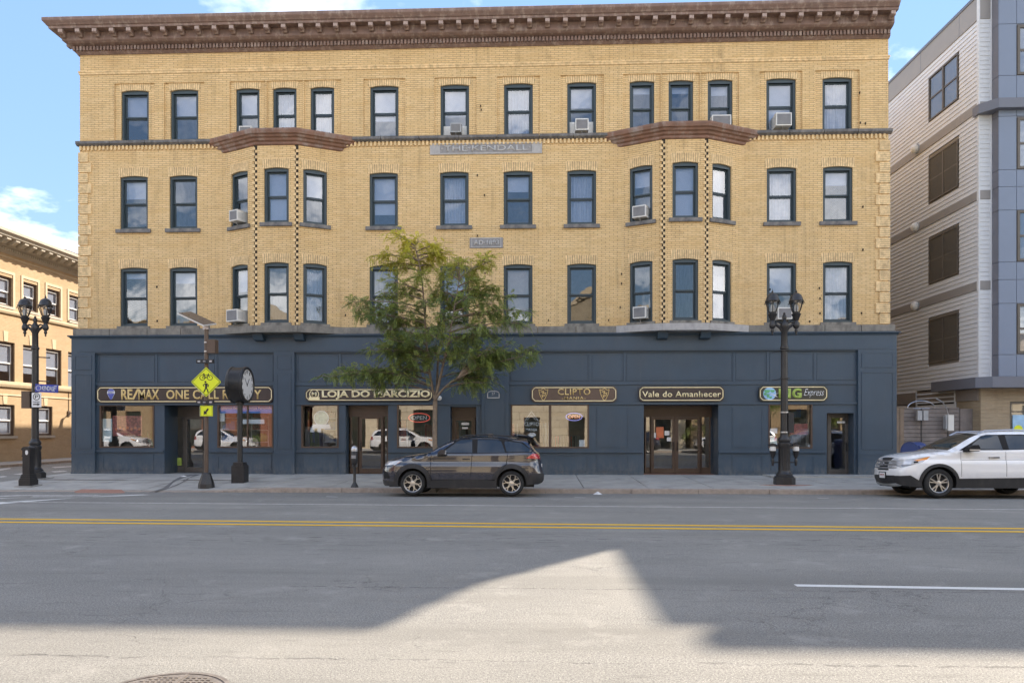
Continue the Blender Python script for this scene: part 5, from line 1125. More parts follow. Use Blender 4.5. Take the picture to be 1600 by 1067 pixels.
# ------------------------------------------------------------------ street furniture
def lamp(x, y, z0, ztop, label, nlight):
    o = thing('street_lamp', T(x, y, z0), label, 'street lamp', 'twin-lantern street lamps'); M = T(x, y, 0); hgt = ztop-z0
    zb = z0+1.3 if nlight else z0+1.15
    m = MB()
    m.slab([(x-.3, y-.3), (x+.3, y-.3), (x+.3, y+.3), (x-.3, y+.3)] if False else [(x+.33*math.cos(a+.39), y+.33*math.sin(a+.39)) for a in np.linspace(0, 2*math.pi, 9)[:-1]], z0-.2, z0+.22)
    m.lathe([(.30, z0+.22), (.30, z0+.25), (.25, z0+.28), (.25, z0+.33), (.19, z0+.38), (.175, z0+.45), (.165, zb-.15), (.18, zb-.12), (.2, zb-.06), (.2, zb), (.165, zb+.03), (.19, zb+.09), (.19, zb+.14), (.14, zb+.2), (.12, zb+.26)], 16, M); m.build('base', 'black_iron', o, smooth=40)
    m = MB(); zh = ztop-1.1
    for k in range(12):
        a = k*math.pi/6; m.tube([(x+.165*math.cos(a), y+.165*math.sin(a), z0+.45), (x+.158*math.cos(a), y+.158*math.sin(a), zb-.18)], .02, 5)
    m.build('fluting', 'black_iron', o, kind='stuff')
    m = MB(); m.lathe([(.115, zb+.24), (.10, zh-.8), (.13, zh-.78), (.13, zh-.72), (.1, zh-.7), (.095, zh-.15), (.13, zh-.1), (.12, zh+.02), (.07, zh+.1), (.05, zh+.14), (.07, zh+.2), (.06, zh+.27), (.03, zh+.3), (.04, zh+.34), (.0, zh+.38)], 16, M); m.build('post', 'black_iron', o, smooth=40)
    sp = .37
    for s in (-1, 1):
        m = MB(); m.tube([(x, y, zh-.3), (x+s*.12, y, zh-.12), (x+s*.25, y, zh-.02), (x+s*sp, y, zh-.02)], [.06, .05, .045, .05], 8); m.tube([(x+s*.04, y, zh), (x+s*.2, y, zh+.07), (x+s*sp, y, zh+.0)], .03, 6); m.build('arm', 'black_iron', o, smooth=40)
        Ml = T(x+s*sp, y, 0); m = MB(); m.lathe([(.0, zh-.36), (.03, zh-.33), (.025, zh-.28), (.055, zh-.22), (.04, zh-.15), (.09, zh-.1), (.1, zh-.03), (.08, zh+.04), (.06, zh+.1), (.08, zh+.14), (.13, zh+.27), (.15, zh+.31), (.11, zh+.34), (.115, zh+.38)], 14, Ml); ln = m.build('lantern', 'black_iron', o, smooth=40)
        m = MB(); m.lathe([(.11, zh+.38), (.17, zh+.55), (.2, zh+.68), (.205, zh+.72)], 14, Ml); m.build('lantern_glass', 'lamp_glass', ln, smooth=40)
        m = MB(); m.lathe([(.05, zh+.38), (.07, zh+.5), (.05, zh+.6), (.0, zh+.64)], 10, Ml); m.build('bulb', 'white_plastic', ln, smooth=40)
        m = MB(); m.lathe([(.225, zh+.70), (.23, zh+.73), (.2, zh+.76), (.19, zh+.82), (.15, zh+.91), (.08, zh+.96), (.03, zh+.98), (.035, zh+1.02), (.015, zh+1.05), (.0, zh+1.13)], 16, Ml); m.build('lantern_cap', 'black_iron', ln, smooth=40)
        m = MB()
        for k in range(6):
            a = k*math.pi/3+.3; c, sn = math.cos(a), math.sin(a); q = lambda r, z: (x+s*sp+r*c, y+r*sn, z)
            m.tube([q(.115, zh+.37), q(.175, zh+.54), q(.215, zh+.7)], .014, 5)
            a2 = a+math.pi/6; m.tube([q(.205, zh+.62), (x+s*sp+.2*math.cos((a+a2)/2), y+.2*math.sin((a+a2)/2), zh+.69), (x+s*sp+.21*math.cos(a2), y+.21*math.sin(a2), zh+.7)], .012, 4)
            m.tube([q(.21, zh+.66), q(.26, zh+.68), q(.25, zh+.62)], .012, 4)
        m.build('cage', 'black_iron', ln, kind='stuff')
    if nlight == 0:                          # banner arms
        for dz in (.0,): pass
    return o, zb, zh
xr, yr = G(1225.5, 757, .055); ztr = P(1212, 452, yr)[1]
LR, zbR, zhR = lamp(xr, yr, .06, ztr, 'black twin-lantern street lamp before the MG Express window', 1)
for s in (-1, 1):                            # the two small side fittings low on the post
    m = MB(); zz = P(1225, 722, yr)[1]; m.tube([(xr+s*.12, yr, zz), (xr+s*.36, yr, zz)], .025, 6); m.lathe([(.0, zz-.12), (.035, zz-.1), (.045, zz-.02), (.05, zz+.08), (.03, zz+.12), (.06, zz+.18), (.1, zz+.34), (.11, zz+.36)], 10, T(xr+s*.36, yr, 0)); f = m.build('side_fitting', 'black_iron', LR, smooth=40)
    m = MB(); m.lathe([(.1, zz+.362), (.1, zz+.44), (.085, zz+.5)], 10, T(xr+s*.36, yr, 0)); m.build('fitting_glass', 'white_plastic', f); m = MB(); m.lathe([(.09, zz+.5), (.13, zz+.52), (.13, zz+.56), (.03, zz+.6)], 10, T(xr+s*.36, yr, 0)); m.build('fitting_cap', 'black_iron', f)
for py in (548, 591.5):
    m = MB(); zz = P(1225, py, yr)[1]; m.tube([(xr-.36, yr+.1, zz-.05), (xr-.1, yr+.03, zz), (xr+.14, yr, zz+.01)], .012, 5); m.box(xr-.13, xr+.13, yr-.13, yr+.02, zz-.015, zz+.02); m.build('banner_arm', 'black_iron', LR)
z0, z1 = P(1232, 676, yr)[1], P(1232, 652, yr)[1]; o = thing('control_box', T(xr+.16, yr, z0), 'black control box strapped to the right street lamp post', 'box'); m = MB(); m.box(xr+.09, xr+.26, yr-.12, yr+.12, z0, z1+.15); m.build('case', 'black_plastic', o)
for zz in (z0+.02, z1+.16): m = MB(); m.lathe([(.125, zz-.02), (.125, zz+.02)], 14, T(xr, yr, 0)); m.build('strap', 'steel', o)
xl, yl = G(55, 748.5, .06); ztl = P(36, 461, yl)[1]
LL, zbL, zhL = lamp(xl, yl, .06, ztl, 'black twin-lantern street lamp at the left corner carrying a blue street sign', 0)
for py in (558, 595): zz = P(60, py, yl)[1]; m = MB(); m.tube([(xl+.08, yl, zz+.0), (xl+.55, yl-.1, zz-.03)], .022, 6); m.lathe([(.0, -.03), (.03, -.02), (.03, .02), (.0, .03)], 8, T(xl+.57, yl-.1, zz-.03)); m.build('banner_arm', 'black_iron', LL)
m = MB(); m.slab([(xl-.38, yl-.4), (xl+.42, yl-.4), (xl+.42, yl+.36), (xl-.38, yl+.36)], -.1, lambda x, y: zwalk(y, x)+.02); m.build('lamp_footing', 'concrete_old', kind='structure')
# street-name sign
YV = yl-.16
x0, z1 = P(55, 599.5, YV); x1, z0 = P(91, 612, YV); M = T(x0, YV, (z0+z1)/2) @ RY(R(3)); w, h = x1-x0, z1-z0; o = thing('street_sign', M, 'blue KENDALL ST street-name sign on the left lamp post', 'sign'); m = MB(); m.box(0, w, 0, .012, -h/2, h/2); m.build('blade', 'street_sign_blue', o, M)
lettering('KENDALL', .24, -.001, -h/2+.06, w*.56, h-.12, 'white_paint', o, .01, .005, 0, M); lettering('ST', w-.16, -.001, -.02, .11, .12, 'white_paint', o, .0, .005, 0, M); m = MB(); m.prism(circ(.12, 0, .085, 14), -.006, 0); m.build('seal', 'balloon_blue', o, M); m = MB(); stroke(m, circ(.12, 0, .085, 14), .015, -.008, 0, closed=True); m.build('seal_rim', 'white_paint', o, M)
m = MB(); m.box(-.02, .14, .012, .12, -.05, .05); m.build('clamp', 'steel', o, M)
# parking sign and grey box behind it
YV = yl-.2; x0, z1 = P(49.5, 613.5, YV); x1, z0 = P(64.5, 636, YV); o = thing('parking_sign', T((x0+x1)/2, YV, z0), 'white P parking plate with black arrow on the left lamp post', 'sign'); m = MB(); m.box(x0, x1, YV, YV+.008, z0, z1); m.build('plate', 'white_paint', o); w, h = x1-x0, z1-z0; xm = (x0+x1)/2
m = MB(); stroke(m, circ(xm, z0+h*.72, w*.33, 18), .022, YV-.004, YV, closed=True); m.build('ring', 'symbol_black', o); lettering('P', xm-.05, YV-.001, z0+h*.6, .11, h*.24, 'symbol_black', o, .01, .004); lettering('PARKING', x0+w*.14, YV-.001, z0+h*.31, w*.72, h*.09, 'symbol_black', o, .0, .004)
m = MB(); m.prism([(x0+w*.15, z0+h*.15), (x0+w*.6, z0+h*.15), (x0+w*.6, z0+h*.09), (x0+w*.88, z0+h*.19), (x0+w*.6, z0+h*.29), (x0+w*.6, z0+h*.23), (x0+w*.15, z0+h*.23)], YV-.005, YV); m.build('arrow', 'symbol_black', o); m = MB(); m.box(xm-.03, xm+.06, YV+.008, YV+.14, z0+.1, z0+.16); m.build('clamp', 'steel', o)
x0, z1 = P(37, 611, yl); x1, z0 = P(50, 638, yl); o = thing('control_box', T(x0, yl, z0), 'dark flat box on the back of the left lamp post beside the parking plate', 'box'); m = MB(); m.box(x0, x1, yl-.12, yl+.06, z0, z1); m.build('case', 'brown_metal', o); m = MB(); m.box(x1-.02, xl-.05, yl-.03, yl+.03, z0+.3, z0+.36); m.build('bracket', 'black_iron', o)
# iron pedestal in front of the lamp
xp, yp = G(44.5, 755.5, .06); o = thing('iron_pedestal', T(xp, yp, .06), 'short black iron pedestal with arched head and white notice before the left lamp', 'pedestal'); zt = P(44, 697.5, yp)[1]; zz = lambda py: P(44, py, yp)[1]
m = MB()
for hw, py0, py1 in ((.19, 765, 749), (.175, 749, 746.5), (.155, 746.5, 743), (.14, 743, 740.5), (.115, 740.5, 713), (.13, 713, 711), (.12, 711, 703)): m.box(xp-hw, xp+hw, yp-hw, yp+hw, zz(py0), zz(py1))
m.build('shaft', 'black_iron', o); m = MB(); b = zz(703); m.prism([(xp-.14, b), (xp+.14, b), (xp+.14, b+.05)]+[(xp+.13*math.cos(a), b+.05+(zt-b-.05)*math.sin(a)) for a in np.linspace(.1, math.pi-.1, 12)]+[(xp-.14, b+.05)], yp-.14, yp+.14); m.build('arched_head', 'black_iron', o)
m = MB(); m.prism(circ(xp+.03, zz(706.5), .045, 10, rz=.08), yp-.132, yp-.115); m.build('notice', 'white_paint', o)
m = MB(); m.slab([(xp-.27, yp-.27), (xp+.27, yp-.27), (xp+.27, yp+.25), (xp-.27, yp+.25)], -.1, lambda x, y: zwalk(y, x)+.03); m.build('pedestal_footing', 'concrete_old', kind='structure')
# ---- crossing sign with a solar panel
xs_, ys_ = G(322.5, 758, .05); zq = lambda py, v=ys_: P(322, py, v)[1]
o = thing('crossing_sign', T(xs_, ys_, .05), 'yellow bicycle and pedestrian crossing sign with solar panel on a black post', 'crossing sign')
m = MB(); b = zq(758); t = zq(738); vs = []
for r, z in ((.25, b-.15), (.235, b+.05), (.13, t-.03), (.11, t)):
    for k in range(8): a = math.pi/8+k*math.pi/4; vs.append((xs_+r*math.cos(a), ys_+r*math.sin(a), z))
m.add(vs, [(j*8+k, j*8+(k+1) % 8, (j+1)*8+(k+1) % 8, (j+1)*8+k) for j in range(3) for k in range(8)]+[tuple(range(24, 32))]); m.build('base', 'black_iron', o)
m = MB(); m.tube([(xs_, ys_, t-.02), (xs_, ys_, zq(514))], .062, 12); m.build('post', 'brown_metal', o, smooth=50)
px0, pz0 = P(283, 486.5, ys_); px1, pz1 = P(330, 508, ys_); m = MB()
c = Vector(((px0+px1)/2+.03, ys_, (pz0+pz1)/2-.02)); Mp = Matrix.Translation(c) @ RY(R(25)) @ RX(R(14)); m.box(-.46, .46, -.36, .36, -.02, .02); sp = m.build('solar_panel', 'white_plastic', o, Mp); m = MB(); m.box(-.44, .44, -.34, .34, -.028, -.021); m.box(-.44, .44, -.34, .34, .021, .027); m.build('cells', 'solar_cell', sp, Mp)
m = MB(); m.box(xs_-.09, xs_+.09, ys_-.06, ys_+.06, zq(515), zq(508)); m.tube([(xs_, ys_, zq(510)), (c.x, c.y, c.z-.02)], .05, 8); m.build('panel_mount', 'steel', o)
m = MB(); m.box(xs_+.05, xs_+.32, ys_-.1, ys_+.14, zq(552), zq(531)); m.build('battery_box', 'brown_metal', o)
for py in (535, 549): m = MB(); m.lathe([(.07, zq(py)-.02), (.07, zq(py)+.02)], 12, T(xs_, ys_, 0)); m.build('strap', 'steel', o)
for py in (565, 628.5):
    m = MB(); y = ys_-.07; z = zq(py); m.box(xs_-.26, xs_+.28, y-.07, y+.02, z-.06, z+.06); lb = m.build('light_bar', 'black_plastic', o); 
    for dx in (-.17, .0, .2): m = MB(); m.box(xs_+dx-.04, xs_+dx+.04, y-.078, y-.068, z-.025, z+.025); m.build('lens', 'lens_clear' if dx else 'fin_grey', lb)
hw = .305*1.414
for dx, dy, mt, nm, yw in ((-.09, .10, 'grey_plastic', 'rear_sign_plate', -8), (.04, -.1, 'sign_yellow', 'sign_plate', 6)):
    M = T(xs_+dx, ys_+dy, zq(597)) @ RZ(R(yw)); k = .46; m = MB(); m.prism([(0, -k), (k-.02, -.02), (k-.02, .02), (0, k), (-k+.02, .02), (-k+.02, -.02)], -.006, .006); sp = m.build(nm, mt, o, M)
    if mt == 'sign_yellow':
        m = MB(); stroke(m, [(0, -k+.04), (k-.04, 0), (0, k-.04), (-k+.04, 0)], .014, -.009, -.005, closed=True); m.build('border', 'symbol_black', sp, M)
        m = MB(); w = .018; cz = .135
        for cx in (-.115, .115): stroke(m, circ(cx, cz, .078, 18), w, -.01, -.005, closed=True)
        fr = [(-.115, .13), (-.06, .215), (.07, .215), (.0, .125)]; stroke(m, fr, w, -.01, -.005, closed=True); stroke(m, [(-.06, .215), (-.005, .125)], w, -.01, -.005); stroke(m, [(.115, .13), (.06, .245), (.09, .265)], w, -.01, -.005); stroke(m, [(-.075, .25), (-.06, .215)], w, -.01, -.005); stroke(m, [(-.1, .25), (-.05, .25)], w*1.4, -.01, -.005)
        m.build('bicycle_symbol', 'symbol_black', sp, M)
        m = MB(); m.prism(circ(-.02, -.0, .03, 12), -.01, -.005); m.prism([(-.05, -.045), (.03, -.035), (.045, -.12), (.02, -.19), (-.03, -.19), (-.03, -.11)], -.01, -.005); stroke(m, [(-.04, -.06), (-.09, -.1), (-.06, -.14)], .022, -.01, -.005); stroke(m, [(.025, -.05), (.075, -.1), (.06, -.15)], .022, -.01, -.005); stroke(m, [(-.01, -.18), (-.04, -.26), (-.07, -.31)], .034, -.01, -.005); stroke(m, [(.0, -.18), (.04, -.24), (.06, -.32)], .034, -.01, -.005)
        m.build('pedestrian_symbol', 'symbol_black', sp, M)
for dx, dy, mt, nm in ((-.06, .1, 'grey_plastic', 'rear_arrow_plate'), (.05, -.1, 'sign_yellow', 'arrow_plate')):
    M = T(xs_+dx, ys_+dy, zq(642)); m = MB(); m.box(-.2, .2, -.006, .006, -.165, .165); sp = m.build(nm, mt, o, M)
    if mt == 'sign_yellow':
        m = MB(); m.prism([(-.09, -.11), (.03, -.09), (-.0, -.055), (.08, .05), (.04, .085), (-.045, -.02), (-.075, .02)], -.01, -.005); m.build('arrow', 'symbol_black', sp, M); m = MB(); ring(m, .37, .3, .008, -.009, -.005, x=-.185, z=-.15); m.build('border', 'symbol_black', sp, M)
# ---- street clock
xk, yk = G(375, 752.5, .07); zq2 = lambda py: P(375, py, yk)[1]
o = thing('street_clock', T(xk, yk, .07), 'black post clock with thick round drum and white face on a square planter base', 'clock'); m = MB(); hb = .205; m.box(xk-hb, xk+hb, yk-hb, yk+hb, -.1, zq2(727)); m.box(xk-hb+.03, xk+hb-.03, yk-hb+.03, yk+hb-.03, zq2(727), zq2(725)); m.box(xk-.16, xk+.16, yk-.16, yk+.16, zq2(725), zq2(722)); m.build('base', 'black_iron', o)
m = MB(); m.tube([(xk, yk, zq2(724)), (xk, yk, zq2(628))], .085, 14); m.lathe([(.12, zq2(632)), (.13, zq2(628)), (.1, zq2(626))], 14, T(xk, yk, 0)); m.build('post', 'black_iron', o, smooth=50)
rad = (zq2(573)-zq2(629))/2; zc = (zq2(573)+zq2(629))/2; Mk = T(xk, yk, zc) @ RZ(R(91)); m = MB()
RXm = RX(math.pi/2); dpt = .27; m.lathe([(rad-.09, -dpt+.03), (rad-.08, -dpt), (rad-.02, -dpt), (rad, -dpt+.03), (rad, -dpt+.07), (rad-.02, -dpt+.09), (rad-.02, dpt-.09), (rad, dpt-.07), (rad, dpt-.03), (rad-.02, dpt), (rad-.08, dpt), (rad-.09, dpt-.03)], 40, RXm, caps=False); dr = m.build('drum', 'black_iron', o, Mk, smooth=40)
for s in (1, -1):
    Mf = Mk @ (I4 if s == 1 else RZ(math.pi)); m = MB(); m.prism(circ(0, 0, rad-.085, 36), -dpt+.032, -dpt+.04); fc_ = m.build('clock_face', 'white_paint', o, Mf); yy = -dpt+.028
    m = MB(); stroke(m, [(-.0, -.05), (-.17, .25)], .03, yy, yy+.003) if False else stroke(m, [(.02, -.05), (-.2, .2)], .03, yy, yy+.003); stroke(m, [(-.02, -.04), (.17, .19)], .04, yy, yy+.003); m.prism(circ(0, 0, .035, 10), yy-.002, yy+.003); m.build('hands', 'symbol_black', fc_, Mf)
    for k in range(1, 13):
        a = math.pi/2-k*math.pi/6; r = rad-.17; t = str(k); wd = .075 if k < 10 else .12; lettering(t, r*math.cos(a)-wd/2, yy+.002, r*math.sin(a)-.055, wd, .11, 'symbol_black', fc_, .01, .003, 0, Mf, 'numeral')
# ---- parking meter
xm_, ym_ = G(554, 761, .045); zq3 = lambda py: P(554, py, ym_)[1]
o = thing('parking_meter', T(xm_, ym_, .045), 'grey-headed parking meter on a black post at the kerb before the brown shop door', 'parking meter'); m = MB(); m.lathe([(.12, .04), (.12, .06), (.1, .1), (.06, .17), (.045, .2), (.04, zq3(726)), (.05, zq3(724))], 12, T(xm_, ym_, 0)); m.build('post', 'black_iron', o, smooth=40)
m = MB(); za, zb = zq3(726), zq3(706); m.lathe([(.05, za), (.085, za+.04), (.1, za+.12), (.1, zb), (.09, zb+.02)], 14, T(xm_, ym_, 0)); m.build('housing', 'black_plastic', o, smooth=40); m = MB(); m.box(xm_-.075, xm_+.06, ym_-.108, ym_-.09, zq3(716), zq3(711)); m.build('label', 'grey_cloth', o)
m = MB(); m.lathe([(.1, zb+.021), (.105, zb+.08), (.095, zb+.14), (.06, zb+.18), (.0, zb+.2)], 14, T(xm_, ym_, 0)); m.build('dome', 'steel', o, smooth=40)
# ---- mailbox
xb_, yb_ = PX(1429, -2.4), -2.4; o = thing('mailbox', T(xb_, yb_, .1), 'dark blue domed collection mailbox behind the white car, before the wooden fence', 'mailbox'); Mm = T(xb_, yb_, .1) @ RZ(R(33)); w, d, h = .27, .3, 1.3
m = MB(); prof = [(-d, .2), (d, .2), (d, .85)]+[(d*math.cos(a), .98+.3*math.sin(a)) for a in np.linspace(0, math.pi, 14)]+[(-d, .85)]
m.prism(prof, -w, w, 0, RZ(math.pi/2)); m.build('body', 'mailbox_blue', o, Mm); m = MB(); m.prism([(-d-.012, .83), (-d-.012, 1.0)]+[(-d*1.04*math.cos(a), .98+.312*math.sin(a)) for a in np.linspace(0, math.pi, 14)]+[(d+.012, .83), (d, .83), (d, .98)]+[(d*math.cos(a), .98+.3*math.sin(a)) for a in np.linspace(0, math.pi, 14)]+[(-d, .83)], w-.02, w+.015, 0, RZ(math.pi/2)); m.build('rim', 'mailbox_blue', o, Mm)
m = MB(); m.box(-w+.03, w-.03, -d-.03, -d+.1, .98, 1.16); m.build('pull_door', 'mailbox_blue', o, Mm); m = MB(); m.box(-w+.05, w-.05, -d-.04, -d-.03, .9, .96); m.build('label', 'white_paint', o, Mm)
for sx in (-1, 1):
    for sy in (-1, 1): m = MB(); m.box(sx*(w-.04)-.03, sx*(w-.04)+.03, sy*(d-.05)-.03, sy*(d-.05)+.03, 0, .2); m.build('leg', 'mailbox_blue', o, Mm)
# ---- manhole and litter
xh, yh = G(280, 1050.5); rr = .47; yh -= rr; xh = G(280, 1067)[0]-.02; o = thing('manhole_cover', T(xh, yh, 0), 'round iron manhole cover in the sunlit road at the bottom left', 'manhole cover'); m = MB(); m.lathe([(rr, .0), (rr, .008), (rr-.035, .008), (rr-.035, .002)], 40, T(xh, yh, 0)); m.build('frame', 'cast_iron', o)
m = MB(); m.lathe([(rr-.05, .0), (rr-.05, .007), (.0, .0071)], 40, T(xh, yh, 0)); m.build('lid', 'cast_iron', o)
m = MB()
for i in range(-9, 10):
    for j in range(-9, 10):
        x, y = i*.043, j*.043
        if x*x+y*y < (rr-.085)**2 and abs(x) > .03: m.box(xh+x-.013, xh+x+.013, yh+y-.013, yh+y+.013, .007, .0125)
m.box(xh-.012, xh+.012, yh-rr+.1, yh+rr-.06, .0065, .013); m.build('tread', 'cast_iron', o, kind='stuff')
for px, py, s, lb in ((934, 770.5, .16, 'crumpled white paper in the gutter right of the dark car'), (287, 745.5, .09, 'small white paper on the pavement by the first doorway')):
    x, y = G(px, py, -.05 if py > 760 else .09); m = MB(); pts = [(x+s*rnd()*math.cos(a)+s*.5*math.cos(a), y+s*.6*math.sin(a), 0) for a in np.linspace(0, 6.28, 9)[:-1]]; zb_ = zroad(y) if py > 760 else zwalk(y, x)+.012
    m.add([(a, b, zb_+.006) for a, b, _ in pts]+[(x, y, zb_+s*.55)], [(i, (i+1) % 8, 8) for i in range(8)]+[tuple(range(7, -1, -1))]); tag(m.build('paper_litter', 'litter_paper'), lb, 'litter')
# ------------------------------------------------------------------ cars
def inpoly(x, z, poly):
    c = False; n = len(poly)
    for i in range(n):
        (x1, z1), (x2, z2) = poly[i], poly[(i+1) % n]
        if (z1 > z) != (z2 > z) and x < (x2-x1)*(z-z1)/(z2-z1)+x1: c = not c
    return c
def resample(p, step, closed=True):
    out = []; n = len(p)
    for i in range(n if closed else n-1):
        a = Vector(p[i]); b = Vector(p[(i+1) % n]); k = max(1, int((b-a).length/step))
        out += [tuple(a+(b-a)*t/k) for t in range(k)]
    if not closed: out.append(p[-1])
    return out
def smoothline(p, it=2):
    p = [Vector(q) for q in p]
    for _ in range(it):
        q = [p[0]]
        for a, b in zip(p[:-1], p[1:]): q += [a*.75+b*.25, a*.25+b*.75]
        q.append(p[-1]); p = q
    return [tuple(v) for v in p]
def car(S, root):
    # local frame: x from the nose backwards, y to the driver's left is negative (towards the street), z up
    upper = smoothline(S['upper'], 2); lower = S['lower']; W0 = S['W']; wheels = S['wheels']; rt = S['rt']; ra = S['ra']
    out = resample(upper, .05, False)+resample(list(reversed(lower)), .08, False)[1:-1]
    xs_u = np.array([p[0] for p in upper]); zs_u = np.array([p[1] for p in upper])
    iz = int(np.argmax(zs_u)); up_only = [p for p in upper if p[1] > .75]
    ux = np.array([p[0] for p in up_only]); uz = np.array([p[1] for p in up_only]); od = np.argsort(ux, kind='stable'); ux, uz = ux[od], uz[od]
    fz = [p for p in upper[:iz+1]]; rz = [p for p in upper[iz:]]
    Fz = np.array([p[1] for p in fz]); Fx = np.array([p[0] for p in fz]); o1 = np.argsort(Fz, kind='stable'); Rz = np.array([p[1] for p in rz]); Rx_ = np.array([p[0] for p in rz]); o2 = np.argsort(Rz, kind='stable')
    xf = lambda z: float(np.interp(z, Fz[o1], Fx[o1])); xr = lambda z: float(np.interp(z, Rz[o2], Rx_[o2])); zt = lambda x: float(np.interp(x, ux, uz))
    Ln = xs_u.max(); belt = S['belt']
    def q(t): t = min(1, max(0, t)); return 1-math.sqrt(max(0, 1-(1-t)**2))
    def Y(x, z):
        w = W0
        if z > belt(x): w -= (z-belt(x))*S['tumble']
        cr = S['crease']; w -= .030*max(0, min(1, (z-cr+.10)/.10))*(1 if z < cr else max(0, 1-(z-cr)/.18))*0
        if z > cr-.1: w -= .028*min(1, (z-cr+.1)/.1)
        w += .018*math.sin(max(0, min(1, (z-.45)/(cr-.5)))*math.pi)
        if z < .5: w -= (.5-z)*.12
        w -= .10*max(0, (1.3-x)/1.3)**2 + .07*max(0, (x-Ln+1.0)/1.0)**2
        a = S['rf']; zz = min(max(z, .35), .95)
        w -= max(a[1]*q((x-xf(zz)+.0)/a[0]) if z < 1.1 else 0, S['rr'][1]*q((xr(zz)-x)/S['rr'][0]) if z < 1.25 else 0)
        dz = zt(x)-z; w -= (.12 if z > belt(x)+.15 else .16)*q(dz/.10)
        return w
    cons = [out]; arcs = []
    for cx, cz in wheels: arcs.append(circ(cx, cz, ra, 44)); arcs.append(circ(cx, cz, S['rc'], 44))
    regs = S['regions']; allp = [out]+[resample(r[1], .06) for r in regs]+arcs
    verts = []; edges = []
    for p in allp:
        n0 = len(verts); verts += [Vector(v) for v in p]; edges += [(n0+i, n0+(i+1) % len(p)) for i in range(len(p))]
    x = .03
    while x < Ln:
        z = .2
        while z < 1.9: verts.append(Vector((x, z))) if inpoly(x, z, out) else None; z += .055
        x += .055
    V2, E2, F2, *_ = delaunay_2d_cdt(verts, edges, [], 0, 1e-4)
    parts = {}
    for f in F2:
        cx = sum(V2[i].x for i in f)/3; cz = sum(V2[i].y for i in f)/3
        if not inpoly(cx, cz, out): continue
        if any((cx-a)**2+(cz-b)**2 < ra*ra for a, b in wheels): continue
        key = ('body', S['paint'], 0.)
        for nm, poly, mat, ins in regs:
            if inpoly(cx, cz, poly): key = (nm, mat, ins); break
        else:
            if any((cx-a)**2+(cz-b)**2 < S['rc']**2 for a, b in wheels): key = ('arch_trim', 'cladding', -.022)
        parts.setdefault(key, []).append(f)
    names = {}
    yoff = W0                                            # root sits on the centreline
    for (nm, mat, ins), fs in parts.items():
        for s in (-1, 1):
            m = MB(); idx = {}
            for f in fs:
                t = []
                for i in f:
                    if i not in idx: idx[i] = len(m.v); vx, vz = V2[i]; m.v.append((vx, s*(Y(vx, vz)-ins), vz))
                    t.append(idx[i])
                a, b, c = [Vector(m.v[k]) for k in t]; nrm = (b-a).cross(c-a)
                if nrm.y*s < 0: t = t[::-1]
                m.f.append(tuple(t)); m.m.append(0)
            if nm == 'body': names.setdefault('body', []).append(m)
            else: names.setdefault((nm, mat), []).append(m)
    # the strip over nose, bonnet, glass, roof and tail
    prof = resample(upper, .055, False); nt_ = 14; strips = {}
    nrm2 = []
    for i, p in enumerate(prof):
        a = Vector(prof[max(0, i-1)]); b = Vector(prof[min(len(prof)-1, i+1)]); d = (b-a).normalized(); nrm2.append(Vector((-d.y, d.x)))
    grid = []
    for p, n in zip(prof, nrm2):
        w = Y(p[0], p[1]); row = []
        bul = S['bulge'](p[0], p[1])
        for k in range(nt_+1):
            t = -1+2*k/nt_; b = bul*(1-t*t); row.append((p[0]+n.x*b, t*w, p[1]+n.y*b))
        grid.append(row)
    for i in range(len(prof)-1):
        for k in range(nt_):
            t = abs(-1+2*(k+.5)/nt_); mx_, mz = (prof[i][0]+prof[i+1][0])/2, (prof[i][1]+prof[i+1][1])/2
            key = S['top'](mx_, mz, t); m = strips.setdefault(key, {'v': {}, 'm': MB()}); ids = []
            for (ii, kk) in ((i, k), (i, k+1), (i+1, k+1), (i+1, k)):
                if (ii, kk) not in m['v']: m['v'][(ii, kk)] = len(m['m'].v); m['m'].v.append(grid[ii][kk])
                ids.append(m['v'][(ii, kk)])
            m['m'].f.append(tuple(ids[::-1])); m['m'].m.append(0)
    RM = WM[root.name]
    def bld(nm, m, mat, par=root, sm=35, **k): return m.build(nm, mat, par, RM, sm, **k)
    body = MB()
    for m in names.pop('body'): body.add(m.v, m.f)
    for key in list(strips):
        if key == ('body', S['paint']): m = strips.pop(key)['m']; body.add(m.v, m.f)
    bm = bmesh.new(); me = body.mesh('body', S['paint']); bm.from_mesh(me); bmesh.ops.remove_doubles(bm, verts=bm.verts, dist=.002); bm.to_mesh(me); bm.free(); me.shade_smooth(); me.set_sharp_from_angle(angle=R(40))
    bo = inst('body', me, root, RM)
    for (nm, mat), ms in names.items():
        for m in ms: bld(nm, m, mat)
    for (nm, mat), st_ in strips.items(): bld(nm, st_['m'], mat)
    # dark insides: floor pan, wheel housings
    m = MB(); m.box(.25, Ln-.25, -W0+.16, W0-.16, .24, .5)
    for cx, cz in wheels:
        for s in (-1, 1):
            pts = circ(cx, cz, ra+.005, 24, 0, math.pi*1.0); y0, y1 = s*(W0-.32), s*(W0-.035); n = len(m.v)
            m.v += [(a, y0, b) for a, b in pts]+[(a, y1, b) for a, b in pts]; k = len(pts); m.f += [(n+i, n+i+1, n+k+i+1, n+k+i) for i in range(k-1)]; m.m += [0]*(k-1)
            m.prism(pts, min(y0, y0+s*.01), max(y0, y0+s*.01))
    bld('underbody', m, 'car_black', sm=None)
    # wheels
    tw = .235; ty = MB(); r = rt; ri = S['ri']
    ty.lathe([(ri-.005, -tw/2+.02), (ri+.02, -tw/2), (r-.05, -tw/2-.005), (r-.015, -tw/2+.02), (r, -tw/2+.05), (r, tw/2-.05), (r-.015, tw/2-.02), (r-.05, tw/2+.005), (ri+.02, tw/2), (ri-.005, tw/2-.02)], 40, RX(math.pi/2), caps=False)
